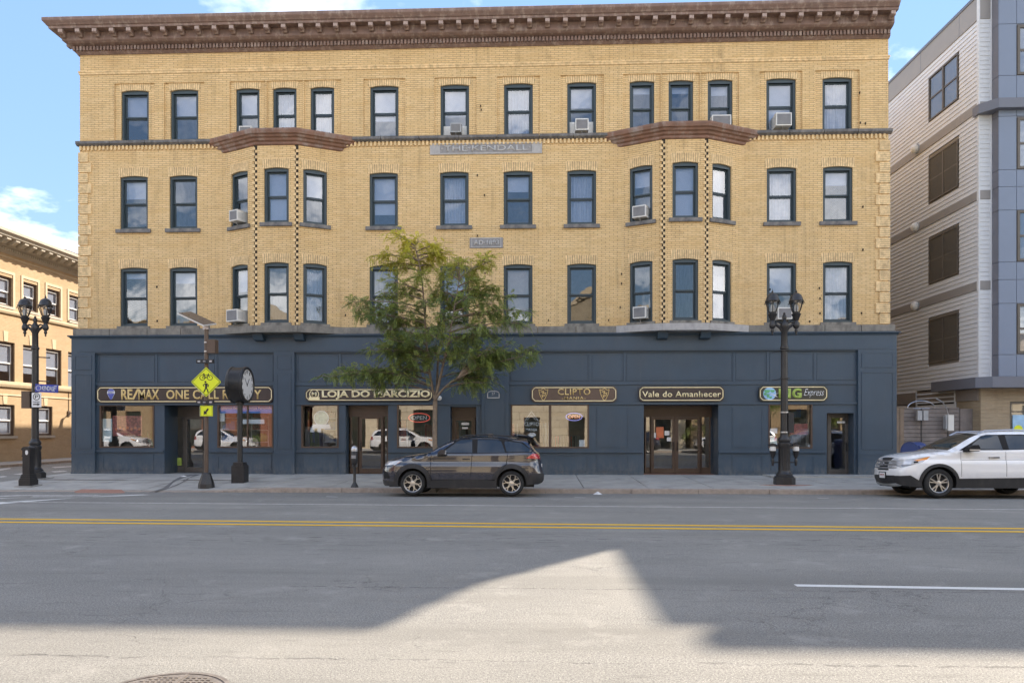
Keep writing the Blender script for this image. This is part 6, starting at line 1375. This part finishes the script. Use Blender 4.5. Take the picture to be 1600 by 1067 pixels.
    tym = ty.mesh('tyre', 'rubber', 40); rim = MB(); rim.lathe([(ri, -tw/2+.02), (ri-.008, -tw/2+.01), (ri-.022, -tw/2+.018), (ri-.03, -tw/2+.06), (ri-.035, tw/2-.03)], 40, RX(-math.pi/2), caps=False); rim.lathe([(ri, .0), (ri-.02, .01), (ri-.04, .02)], 8, RX(math.pi/2)) if False else None
    ns = S['spokes']
    for k in range(ns):
        a = 2*math.pi*k/ns+.31; c, s_ = math.cos(a), math.sin(a)
        for off in S['fork']:
            c2, s2 = math.cos(a+off), math.sin(a+off); pa = Vector((.05*math.cos(a+off*.35), .05*math.sin(a+off*.35))); pb = Vector(((ri-.02)*c2, (ri-.02)*s2)); pm = pa*.5+pb*.5+Vector((-s_, c))*off*S['curve']
            for u, v in ((pa, pm), (pm, pb)):
                d = (v-u).normalized(); nn = Vector((-d.y, d.x)); h0 = S['sw']; rim.add([(u.x+nn.x*h0, -tw/2+.025, u.y+nn.y*h0), (u.x-nn.x*h0, -tw/2+.025, u.y-nn.y*h0), (v.x-nn.x*h0, -tw/2+.02, v.y-nn.y*h0), (v.x+nn.x*h0, -tw/2+.02, v.y+nn.y*h0), (u.x+nn.x*h0, -tw/2+.06, u.y+nn.y*h0), (u.x-nn.x*h0, -tw/2+.06, u.y-nn.y*h0), (v.x-nn.x*h0, -tw/2+.06, v.y-nn.y*h0), (v.x+nn.x*h0, -tw/2+.06, v.y+nn.y*h0)], [(0, 1, 2, 3), (0, 4, 5, 1), (2, 6, 7, 3), (1, 5, 6, 2), (0, 3, 7, 4)])
    rim.lathe([(.0, -tw/2+.012), (.03, -tw/2+.012), (.065, -tw/2+.02), (.07, -tw/2+.06)], 16, RX(-math.pi/2), caps=False)
    rimm = rim.mesh('rim', 'alloy', 40); dk = MB(); dk.lathe([(.0, .035), (ri-.03, .035), (ri-.03, .05), (0, .05)], 24, RX(math.pi/2)); dkm = dk.mesh('brake_disc', 'car_black')
    for cx, cz in wheels:
        for s in (-1, 1):
            M = RM @ T(cx, s*(W0-.135), cz) @ (I4 if s < 0 else RZ(math.pi)); wo = place(bpy.data.objects.new('wheel', None), M, root)
            inst('tyre', tym, wo, M); inst('rim', rimm, wo, M); inst('brake_disc', dkm, wo, M)
    S['extra'](root, RM, Y, bld)
    return root
def car_root(px, v, W0, label, z=0.): pass
def door_lines(xs_, z0, z1, slant=0.): return [('door_gap', [(x-.006, z0), (x+.006, z0), (x+.006+slant, z1), (x-.006+slant, z1)], 'car_black', .012) for x in xs_]
# --- dark compact suv
U1 = [(.10, .27), (.02, .33), (0., .50), (.0, .66), (.03, .80), (.07, .89), (.20, .96), (.50, 1.035), (1.00, 1.105), (1.28, 1.145), (1.68, 1.375), (2.06, 1.545), (2.40, 1.605), (2.85, 1.62), (3.31, 1.595), (3.77, 1.55), (4.02, 1.515), (4.06, 1.47), (4.20, 1.22), (4.34, 1.12), (4.385, .98), (4.40, .76), (4.455, .62), (4.46, .50), (4.44, .37), (4.30, .32)]
L1 = [(.10, .27), (.5, .235), (1.3, .215), (3.2, .215), (4.0, .30), (4.30, .32)]
def top1(x, z, t):
    if x < .3 and z < .42: return ('lower_lip', 'cladding')
    if x < .2 and z < .72: return ('grille', 'car_black') if t < .72 else ('body', 'paint_navy')
    if x < .3 and .76 < z < .9: return ('headlamp', 'lens_clear') if t > .55 else (('upper_grille', 'car_black') if z < .86 else ('body', 'paint_navy'))
    if 1.30 < x < 2.10 and z > 1.14: return ('windscreen', 'car_glass') if t < .94 else ('body', 'paint_navy')
    if x > 4.05 and 1.2 < z < 1.48: return ('rear_window', 'car_glass') if t < .9 else ('body', 'paint_navy')
    if x > 4.2 and .98 < z < 1.14 and t > .6: return ('tail_lamp', 'lens_red')
    if x > 4.2 and z < .62: return ('rear_bumper', 'cladding')
    return ('body', 'paint_navy')
def extra1(root, RM, Y, bld):
    for s in (-1, 1):
        m = MB(); y = s*(Y(1.72, 1.1)+.0); pts = [(1.62, 1.12), (1.80, 1.12), (1.83, 1.2), (1.80, 1.25), (1.70, 1.25), (1.62, 1.18)]
        m.prism(pts, min(y, y+s*.2), max(y, y+s*.2)); mr = bld('wing_mirror', m, 'paint_navy', sm=None); m = MB(); m.box(1.80, 1.836, min(y+s*.02, y+s*.18), max(y+s*.02, y+s*.18), 1.13, 1.23); bld('mirror_glass', m, 'lens_clear', mr, None); m = MB(); m.box(1.60, 1.82, min(y-s*.03, y+s*.1), max(y-s*.03, y+s*.1), 1.06, 1.12); bld('mirror_foot', m, 'cladding', mr, None)
        for x, z in ((2.37, 1.0), (3.38, 1.015)):
            m = MB(); yy = s*Y(x, z); m.box(x-.1, x+.1, min(yy-.005*s, yy+s*.035), max(yy-.005*s, yy+s*.035), z-.016, z+.016); bld('door_handle', m, 'paint_navy' if x > 3 else 'cladding', sm=None)
        m = MB(); m.tube([(2.15, s*.60, 1.565), (2.3, s*.60, 1.64), (2.9, s*.6, 1.665), (3.6, s*.59, 1.625), (3.8, s*.58, 1.57)], .018, 6); bld('roof_rail', m, 'cladding')
    m = MB(); m.add([(3.75, -.55, 1.58), (3.75, .55, 1.58), (4.16, .56, 1.50), (4.16, -.56, 1.50), (3.75, -.55, 1.545), (3.75, .55, 1.545), (4.17, .56, 1.475), (4.17, -.56, 1.475)], [(0, 1, 2, 3), (7, 6, 5, 4), (2, 6, 7, 3), (0, 3, 7, 4), (1, 5, 6, 2)]); bld('spoiler', m, 'car_black', sm=None)
    m = MB(); m.box(4.415, 4.43, -.26, .26, .72, .87); bld('number_plate', m, 'white_paint', sm=None)
    m = MB(); m.tube([(1.3, -.5, 1.175), (1.42, .1, 1.235)], .008, 4); bld('wiper', m, 'car_black', sm=None)
    m = MB(); m.box(2.9, 3.05, -.015, .015, 1.63, 1.70); bld('aerial', m, 'paint_navy', sm=None)
S1 = dict(upper=U1, lower=L1, W=.90, wheels=[(.915, .342), (3.60, .342)], rt=.342, ra=.405, rc=.53, ri=.25, belt=lambda x: 1.08+.03*x/4.4, tumble=.36, crease=.93, rf=(.42, .34), rr=(.3, .22), paint='paint_navy',
    bulge=lambda x, z: .05 if z < .9 and x < .5 else (.035 if z > 1.1 else .03), top=top1, extra=extra1, spokes=6, fork=(-.27, .27), curve=.14, sw=.0095,
    regions=door_lines([1.40], .50, 1.12, .02)+door_lines([2.50], .50, 1.13, .03)+[('door_gap', [(3.27, .62), (3.285, .62), (3.47, .86), (3.50, 1.12), (3.485, 1.12), (3.455, .865)], 'car_black', .012)]+[
        ('side_window', [(1.72, 1.175), (1.80, 1.235), (2.12, 1.475), (2.22, 1.52), (2.52, 1.535), (2.535, 1.165)], 'car_glass', .006), ('side_window', [(2.67, 1.165), (2.67, 1.535), (3.22, 1.525), (3.32, 1.47), (3.43, 1.18)], 'car_glass', .006),
        ('quarter_window', [(3.47, 1.19), (3.40, 1.43), (3.42, 1.49), (3.86, 1.44), (4.16, 1.22), (4.12, 1.20)], 'car_glass', .006),
        ('window_pillar', [(1.60, 1.15), (1.72, 1.235), (2.1, 1.51), (2.2, 1.548), (2.9, 1.56), (3.45, 1.535), (3.9, 1.46), (4.2, 1.2), (4.12, 1.18), (2.6, 1.145)], 'car_black', .004),
        ('lamp_reflector', [(.12, .84), (.17, .90), (.30, .91), (.27, .84)], 'steel', -.002), ('lamp_reflector', [(.10, .815), (.30, .83), (.40, .845), (.38, .825), (.15, .80)], 'car_black', -.002), ('headlamp', [(.05, .85), (.16, .93), (.62, .955), (.42, .83), (.15, .80)], 'lens_clear', .0), ('side_marker', [(.40, .87), (.62, .955), (.50, .87)], 'lens_amber', -.003),
        ('tail_lamp', [(4.00, 1.02), (4.17, 1.15), (4.42, 1.13), (4.42, 1.0)], 'lens_red', -.008), ('sill_cladding', [(1.36, .20), (1.36, .42), (2.6, .445), (2.95, .44), (3.2, .40), (3.2, .2)], 'cladding', -.012),
        ('rear_bumper', [(3.95, .27), (4.05, .55), (4.25, .62), (4.5, .62), (4.5, .27)], 'cladding', -.006), ('front_lip', [(.0, .2), (.0, .43), (.45, .36), (.5, .2)], 'cladding', -.006), ('bumper_inlet', [(.08, .46), (.10, .70), (.24, .60), (.30, .47)], 'car_black', .01),
        ('sill_line', [(1.40, .425), (1.40, .445), (3.15, .445), (3.15, .425)], 'car_black', .004)])
U2 = [(.12, .30), (.03, .36), (.0, .55), (.0, .72), (.05, .88), (.10, 1.0), (.20, 1.075), (.60, 1.16), (1.05, 1.21), (1.30, 1.235), (1.75, 1.50), (2.12, 1.675), (2.50, 1.745), (3.1, 1.765), (3.9, 1.735), (4.55, 1.67), (4.72, 1.60), (4.88, 1.28), (4.96, 1.0), (4.99, .75), (5.0, .55), (4.97, .40), (4.85, .34)]
L2 = [(.12, .30), (.5, .27), (1.4, .25), (3.4, .25), (4.4, .32), (4.85, .34)]
def top2(x, z, t, P_='paint_white'):
    if x < .3 and z < .36: return ('lower_lip', 'grey_plastic')
    if x < .3 and z < .58: return ('front_bumper', 'cladding')
    if x < .3 and .70 < z < 1.03: return (('grille', 'cladding') if t < .58 else (('headlamp', 'lens_clear') if z > .78 else ('body', P_)))
    if 1.32 < x < 2.16 and z > 1.24: return ('windscreen', 'screen_glass') if t < .94 else ('body', P_)
    if x > 4.7 and 1.27 < z < 1.6: return ('rear_window', 'car_glass') if t < .9 else ('body', P_)
    if x > 4.8 and .95 < z < 1.25 and t > .7: return ('tail_lamp', 'lens_red')
    if x > 4.7 and z < .55: return ('rear_bumper', 'cladding')
    return ('body', P_)
def extra2(root, RM, Y, bld, P_='paint_white'):
    for s in (-1, 1):
        m = MB(); y = s*Y(1.72, 1.2); m.prism([(1.58, 1.22), (1.72, 1.215), (1.87, 1.22), (1.90, 1.31), (1.86, 1.385), (1.74, 1.38), (1.62, 1.32)], min(y+s*.04, y+s*.25), max(y+s*.04, y+s*.25)); mr = bld('wing_mirror', m, 'car_black', sm=None); m = MB(); m.box(1.62, 1.89, min(y+s*.06, y+s*.256), max(y+s*.06, y+s*.256), 1.235, 1.27); bld('mirror_band', m, 'steel', mr, None); m = MB(); m.box(1.6, 1.75, min(y-s*.03, y+s*.06), max(y-s*.03, y+s*.06), 1.2, 1.25); bld('mirror_foot', m, 'car_black', mr, None)
        for x, z in ((2.38, 1.06), (3.5, 1.07)): m = MB(); yy = s*Y(x, z); m.box(x-.13, x+.13, min(yy-.005*s, yy+s*.045), max(yy-.005*s, yy+s*.045), z-.02, z+.02); bld('door_handle', m, 'chrome_dark', sm=None)
        m = MB(); m.tube([(2.15, s*.66, 1.68), (2.35, s*.66, 1.775), (3.1, s*.66, 1.80), (4.2, s*.65, 1.755), (4.4, s*.64, 1.68)], .02, 6); bld('roof_rail', m, 'steel')
    m = MB()
    for z in (.77, .86, .95): m.add([(xx+.10*(t*t), t*.6, zz_) for t in (-1, -.75, -.5, -.25, 0, .25, .5, .75, 1) for xx, zz_ in ((-.062, z-.024), (-.062, z+.024))], [(2*i, 2*i+2, 2*i+3, 2*i+1) for i in range(8)])
    bld('grille_bar', m, 'steel', sm=None, kind='stuff'); m = MB(); m.prism(circ(0, .88, .105, 20, rz=.055), -.075, -.05, 0, RZ(math.pi/2) @ RX(0)); m2 = MB(); m2.add([(-.075+.0*(x), x, z) for x, z in circ(0, .88, .115, 24, rz=.06)]+[(-.05, x, z) for x, z in circ(0, .88, .115, 24, rz=.06)], [tuple(range(23, -1, -1))]+[(i, (i+1) % 24, 24+(i+1) % 24, 24+i) for i in range(24)]); bld('badge', m2, 'chrome_dark', sm=None)
    m = MB(); m.box(-.062, -.05, -.20, .20, .47, .66); np_ = bld('plate_holder', m, 'car_black', sm=None); m = MB(); m.box(-.07, -.06, -.15, .15, .49, .64); bld('number_plate', m, 'white_paint', np_, None); m = MB(); m.box(-.074, -.069, -.11, .11, .545, .555); m.box(-.074, -.069, -.11, -.03, .57, .6); m.box(-.074, -.069, .0, .1, .57, .6); bld('plate_marks', m, 'poster_red', np_, None)
    m = MB(); m.tube([(1.36, -.6, 1.27), (1.5, .05, 1.36)], .009, 4); m.tube([(1.36, .05, 1.275), (1.5, .65, 1.35)], .009, 4); bld('wiper', m, 'car_black', sm=None)
    m = MB(); m.box(1.42, 1.46, -.5, -.25, 1.31, 1.325); bld('dash_paper', m, 'white_paint', sm=None)
def spec2(P_):
    return dict(upper=U2, lower=L2, W=1.0, wheels=[(.96, .378), (3.83, .378)], rt=.378, ra=.435, rc=.515, ri=.262, belt=lambda x: 1.2+.02*x/5, tumble=.36, crease=1.02, rf=(.42, .36), rr=(.3, .22), paint=P_,
    bulge=lambda x, z: .06 if z < .9 and x < .5 else .04, top=lambda x, z, t: top2(x, z, t, P_), extra=lambda *a: extra2(*a, P_), spokes=5, fork=(-.19, .19), curve=.0, sw=.014,
    regions=door_lines([1.52], .56, 1.21, .02)+door_lines([2.68], .56, 1.22, .02)+door_lines([3.66], .88, 1.22, .06)+[
        ('side_window', [(1.75, 1.29), (1.95, 1.46), (2.16, 1.60), (2.28, 1.635), (2.60, 1.65), (2.64, 1.27)], 'car_glass', .006), ('side_window', [(2.80, 1.27), (2.78, 1.65), (3.5, 1.645), (3.62, 1.60), (3.72, 1.28)], 'car_glass', .006), ('quarter_window', [(3.86, 1.29), (3.78, 1.62), (4.4, 1.56), (4.66, 1.32), (4.6, 1.3)], 'car_glass', .006),
        ('window_pillar', [(1.50, 1.245), (1.9, 1.47), (2.15, 1.625), (2.3, 1.665), (3.2, 1.675), (4.4, 1.60), (4.72, 1.3), (2.6, 1.25)], 'car_black', .004),
        ('lamp_reflector', [(.13, .88), (.17, .95), (.30, .96), (.28, .88)], 'steel', -.002), ('lamp_reflector', [(.33, .90), (.34, .95), (.44, .965), (.44, .92)], 'car_black', -.002), ('lamp_reflector', [(.08, .84), (.12, .865), (.40, .885), (.30, .855), (.12, .80)], 'chrome_dark', -.002), ('headlamp', [(.02, .86), (.10, 1.0), (.75, 1.085), (.55, .93), (.28, .85), (.1, .78)], 'lens_clear', .0), ('front_bumper', [(0, .25), (0, .56), (.25, .58), (.45, .45), (.6, .45), (.6, .25)], 'cladding', -.008), ('sill_cladding', [(1.35, .2), (1.35, .50), (3.4, .53), (3.4, .2)], 'cladding', -.014), ('rear_bumper', [(4.25, .25), (4.25, .5), (5.0, .55), (5.0, .25)], 'cladding', -.008), ('tail_lamp', [(4.70, 1.0), (4.78, 1.25), (5.0, 1.22), (5.0, .98)], 'lens_red', -.004), ('side_crease', [(1.55, .985), (1.55, .995), (4.6, 1.01), (4.6, 1.0)], 'cladding', .004)])
V1 = -7.30
xn = PX(603, V1+.9); r1 = thing('parked_car', T(xn, V1+.90, zroad(V1)-.004) @ RX(R(-2.1)), 'glossy dark navy compact suv parked at the kerb under the young tree', 'car', 'cars parked along the kerb'); car(S1, r1)
xn2 = PX(1466.5, V1+.1)-.96; r2 = thing('parked_car', T(xn2, V1+1.03, zroad(V1)-.004) @ RX(R(-2.1)), 'white suv with amber headlamp parked at the kerb, cut off by the right edge', 'car', 'cars parked along the kerb'); S2 = spec2('paint_white')
S2['regions'].insert(0, ('side_marker', [(.34, .985), (.75, 1.085), (.66, 1.0), (.45, .955)], 'lens_amber', -.003)); car(S2, r2)
# cars parked on the near side, seen only in the glass
for X, yaw, lb in ((-27., 0, 'white suv parked across the street seen only in the leftmost door glass'), (-19.2, 0, 'white suv parked across the street seen only in the reflected left windows'), (20.5, 0, 'white suv parked across the street seen only in the right door glass'), (12.2, 0, 'white suv parked across the street seen only in the reflected right windows'), (-33.6, 1, 'dark suv parked across the street seen only in the leftmost shop glass'), (-12.4, 1, 'dark suv parked across the street seen only in the glass behind the tree'), (-6., 0, 'white suv parked across the street seen only in the brown door glass'), (5.2, 1, 'dark suv parked across the street seen only in the double window glass')):
    c = copy_tree(r1 if yaw else r2, T(X, -23.9, 0) @ RZ(math.pi) if X < 0 else T(X, -23.9, 0)); c['label'] = lb; c['group'] = 'cars parked across the street'
# ------------------------------------------------------------------ the young honey locust at the kerb
def locust(x0, y0, z0, tips, stems, label, nfr, seed, scale=1., yellow_top=True):
    rg = random.Random(seed); o = thing('tree', T(x0, y0, z0), label, 'tree'); tr = MB(); twigs = MB()
    fork = stems[0][0]
    tr.tube([(x0, y0, z0-.05), (x0-.01, y0, z0+.1), (x0+.02, y0, z0+.9), (x0, y0+.02, (z0+fork[2])/2+.3), fork], [.115*scale, .085*scale, .078*scale, .072*scale, .07*scale], 10); tr.build('trunk', 'bark', o, smooth=60)
    allst = []
    for st in stems:
        pts = smoothline([(p[0], p[2]) for p in st], 2); ys = np.interp(np.linspace(0, 1, len(pts)), np.linspace(0, 1, len(st)), [p[1] for p in st]); pts = [(p[0], y, p[1]) for p, y in zip(pts, ys)]
        m = MB(); n = len(pts); m.tube(pts, [(.042*(1-i/n)+.008)*scale for i in range(n)], 7); m.build('limb', 'bark', o, smooth=60); allst += [Vector(p) for p in pts]
    fr = []                                               # frond: base, direction, length, colour
    V = []; Fc = []; Cc = []
    def frond(p, d, ln, hue):
        side = d.cross(Vector((rg.uniform(-.3, .3), rg.uniform(-.3, .3), 1))).normalized(); nn = 9; droop = rg.uniform(.25, .8)
        for k in range(nn):
            t = (k+1)/nn; c = p+d*ln*t+Vector((0, 0, -droop*ln*t*t*.6)); wl = ln*.30*(1-.45*abs(t-.45)*1.6); lw = ln*.062
            for s in (-1, 1):
                a = (side*s*.93+d*.33+Vector((rg.uniform(-.15, .15), rg.uniform(-.15, .15), rg.uniform(-.5, .05)))).normalized(); n = len(V); b = d*lw
                V.extend([c-b*.4, c+a*wl*.55-b, c+a*wl, c+a*wl*.5+b]); Fc.append((n, n+1, n+2, n+3)); j = rg.uniform(.75, 1.25); Cc.append(tuple(h*j for h in hue))
    zmin = min(t[2] for t in tips); zmax = max(t[2] for t in tips)
    def hue(p):
        t = (p.z-zmin)/(zmax-zmin); y = max(0, (t-.58)/.42)**1.2 if yellow_top else 0; y = min(1, y*1.15+(.22 if rg.random() < .12 else 0)*rg.random()+rg.uniform(-.06, .06)); y = max(0, y)
        g1 = Vector((.27, .33, .09)) if rg.random() < .65 else Vector((.16, .22, .08)); y1 = Vector((.62, .56, .07)); return tuple(g1*(1-y)+y1*y)
    tips = [Vector(t[:3])for t in tips]
    for tp in tips:
        b = min(allst, key=lambda q: (q-tp).length+max(0, q.z-tp.z+.15)*2.2); L_ = (tp-b).length
        mid = b*.5+tp*.5+Vector((0, 0, .10*L_))+Vector((rg.uniform(-.1, .1), rg.uniform(-.12, .12), 0)); pts = []
        for k in range(9): t = k/8; pts.append(b*(1-t)**2+mid*2*t*(1-t)+tp*t*t)
        m = MB(); m.tube(pts, [(.022*(1-k/9)+.005)*scale for k in range(9)], 6); m.build('branch', 'bark', o, smooth=60)
        n = int(nfr*(.5+.5*L_/1.3))
        for k in range(n):
            t = rg.uniform(.28, 1.) ** .75; p = b*(1-t)**2+mid*2*t*(1-t)+tp*t*t; d0 = (tp-b).normalized(); sd = Vector((rg.gauss(0, 1), rg.gauss(0, 1), rg.gauss(-.05, .5))).normalized()
            d = (d0*rg.uniform(.2, .9)+sd).normalized(); ln = rg.uniform(.16, .52)*scale*(1.1-.3*t); q = p+d*ln
            twigs.tube([p, p+d*ln*.6+Vector((0, 0, .02)), q], [.005, .004, .002], 3)
            for j in range(rg.randint(3, 5)):
                s = rg.uniform(.25, 1.); bp = p+d*ln*s; fd = (d*.7+Vector((rg.gauss(0, .7), rg.gauss(0, .7), rg.gauss(-.25, .4)))).normalized(); frond(bp, fd, rg.uniform(.16, .30)*scale, hue(bp))
    twigs.build('twigs', 'bark', o, kind='stuff')
    me = bpy.data.meshes.new('crown'); me.from_pydata([tuple(v) for v in V], [], Fc); me.materials.append(MATS['leaf']); at = me.attributes.new('leafcol', 'FLOAT_COLOR', 'FACE')
    at.data.foreach_set('color', np.array([(*c, 1) for c in Cc], dtype=np.float32).ravel()); inst('crown', me, o, I4, kind='stuff'); print('leaves', len(Fc)); return o
TY = -4.45
def tp(px, py, dv=0.): x, z = P(px, py, TY+dv); return (x, TY+dv, z)
tx, ty_, _ = tp(679, 700)
stems = [[tp(680, 626), tp(672, 590, .1), tp(667, 545, .1), tp(664, 500, 0), tp(661, 450, -.1), tp(655, 410, -.15), tp(648, 384, -.1)],
         [tp(680, 626), tp(688, 590, -.15), tp(696, 555, -.3), tp(704, 515, -.4), tp(712, 470, -.4), tp(718, 435, -.35)],
         [tp(680, 626), tp(683, 596, .35), tp(684, 560, .7), tp(690, 520, .9), tp(700, 470, 1.0)],
         [tp(680, 626), tp(688, 612, -.2), tp(703, 597, -.5), tp(716, 590, -.7)]]
tl = [(619, 367, -.1), (628, 384, .2), (653, 378, 0), (676, 385, -.2), (592, 399, .0), (604, 414, .3), (689, 398, .3), (762, 402, .1), (768, 408, -.3), (738, 418, .2), (716, 408, -.4), (640, 398, -.3), (625, 420, .5),
      (544, 473, 0), (563, 482, .3), (578, 494, -.3), (562, 492, -.1), (600, 458, .5), (612, 440, -.4), (590, 505, .5), (773, 450, .0), (792, 464, .4), (778, 474, -.5), (820, 486, .1), (818, 505, -.3), (798, 496, .6), (832, 546, .0), (824, 556, -.4), (803, 562, .4), (800, 535, -.7), (780, 548, .6),
      (579, 547, .0), (590, 540, .6), (606, 530, -.6), (612, 552, .2), (510, 588, 0), (521, 583, .4), (540, 584, -.3), (556, 579, .3), (575, 584, -.2), (606, 576, .1), (588, 600, .3), (620, 587, -.4), (628, 565, .5), (647, 562, -.7),
      (728, 588, -.3), (742, 592, .3), (757, 598, -.6), (776, 592, .1), (752, 578, .7), (735, 560, -.8), (762, 545, -.9), (748, 528, .9), (762, 508, -.8), (745, 490, .8), (730, 465, -.9), (752, 455, .3), (742, 438, -.5), (700, 440, .9), (690, 424, -.7), (672, 415, .6), (655, 430, -.8), (640, 455, .7), (632, 478, -.8), (620, 500, .8), (640, 520, -.9), (665, 470, -.9), (690, 490, -1.), (705, 530, -1.1), (680, 540, 1.1), (650, 545, .9), (700, 560, 1.0), (725, 500, 1.1), (676, 455, 1.0), (715, 545, -.5), (655, 500, .5), (618, 530, .5), (640, 575, .2), (716, 420, .4)]
tl += [(660, 520, -1.2), (735, 545, 1.0), (610, 515, -.2), (770, 525, .2), (686, 510, .3), (722, 525, -.2), (668, 558, -.4), (742, 565, .1), (600, 545, -.3), (635, 548, -.2), (708, 475, .1), (690, 455, -.2), (655, 405, .3), (785, 556, -.2), (765, 560, -.5), (696, 395, .1)]
locust(tx, TY, .05, [tp(*t) for t in tl], stems, 'young honey locust with feathery green crown yellowing at the top, by the dark car', 21, 3)
# two street trees across the road, seen in the glass
for X, sd in ((15.5, 5), (25.5, 9)):
    rg = random.Random(sd); st = [[(X, -27, 2.6), (X+.2, -27, 4.4), (X, -27, 6.4)], [(X, -27, 2.6), (X+.7, -26.6, 4.), (X+1.2, -26.4, 5.2)], [(X, -27, 2.6), (X-.7, -27.3, 4.), (X-1.1, -27.5, 5.)]]
    tps = [(X+rg.gauss(0, 1.5), -27+rg.gauss(0, 1.2), 4.3+rg.gauss(0, 1.3)) for k in range(34)]
    locust(X, -27, .13, tps, st, 'leafy street tree across the road, seen only in reflection %s' % ('left of its twin' if sd == 5 else 'right of its twin'), 14, sd, 1.6, False)
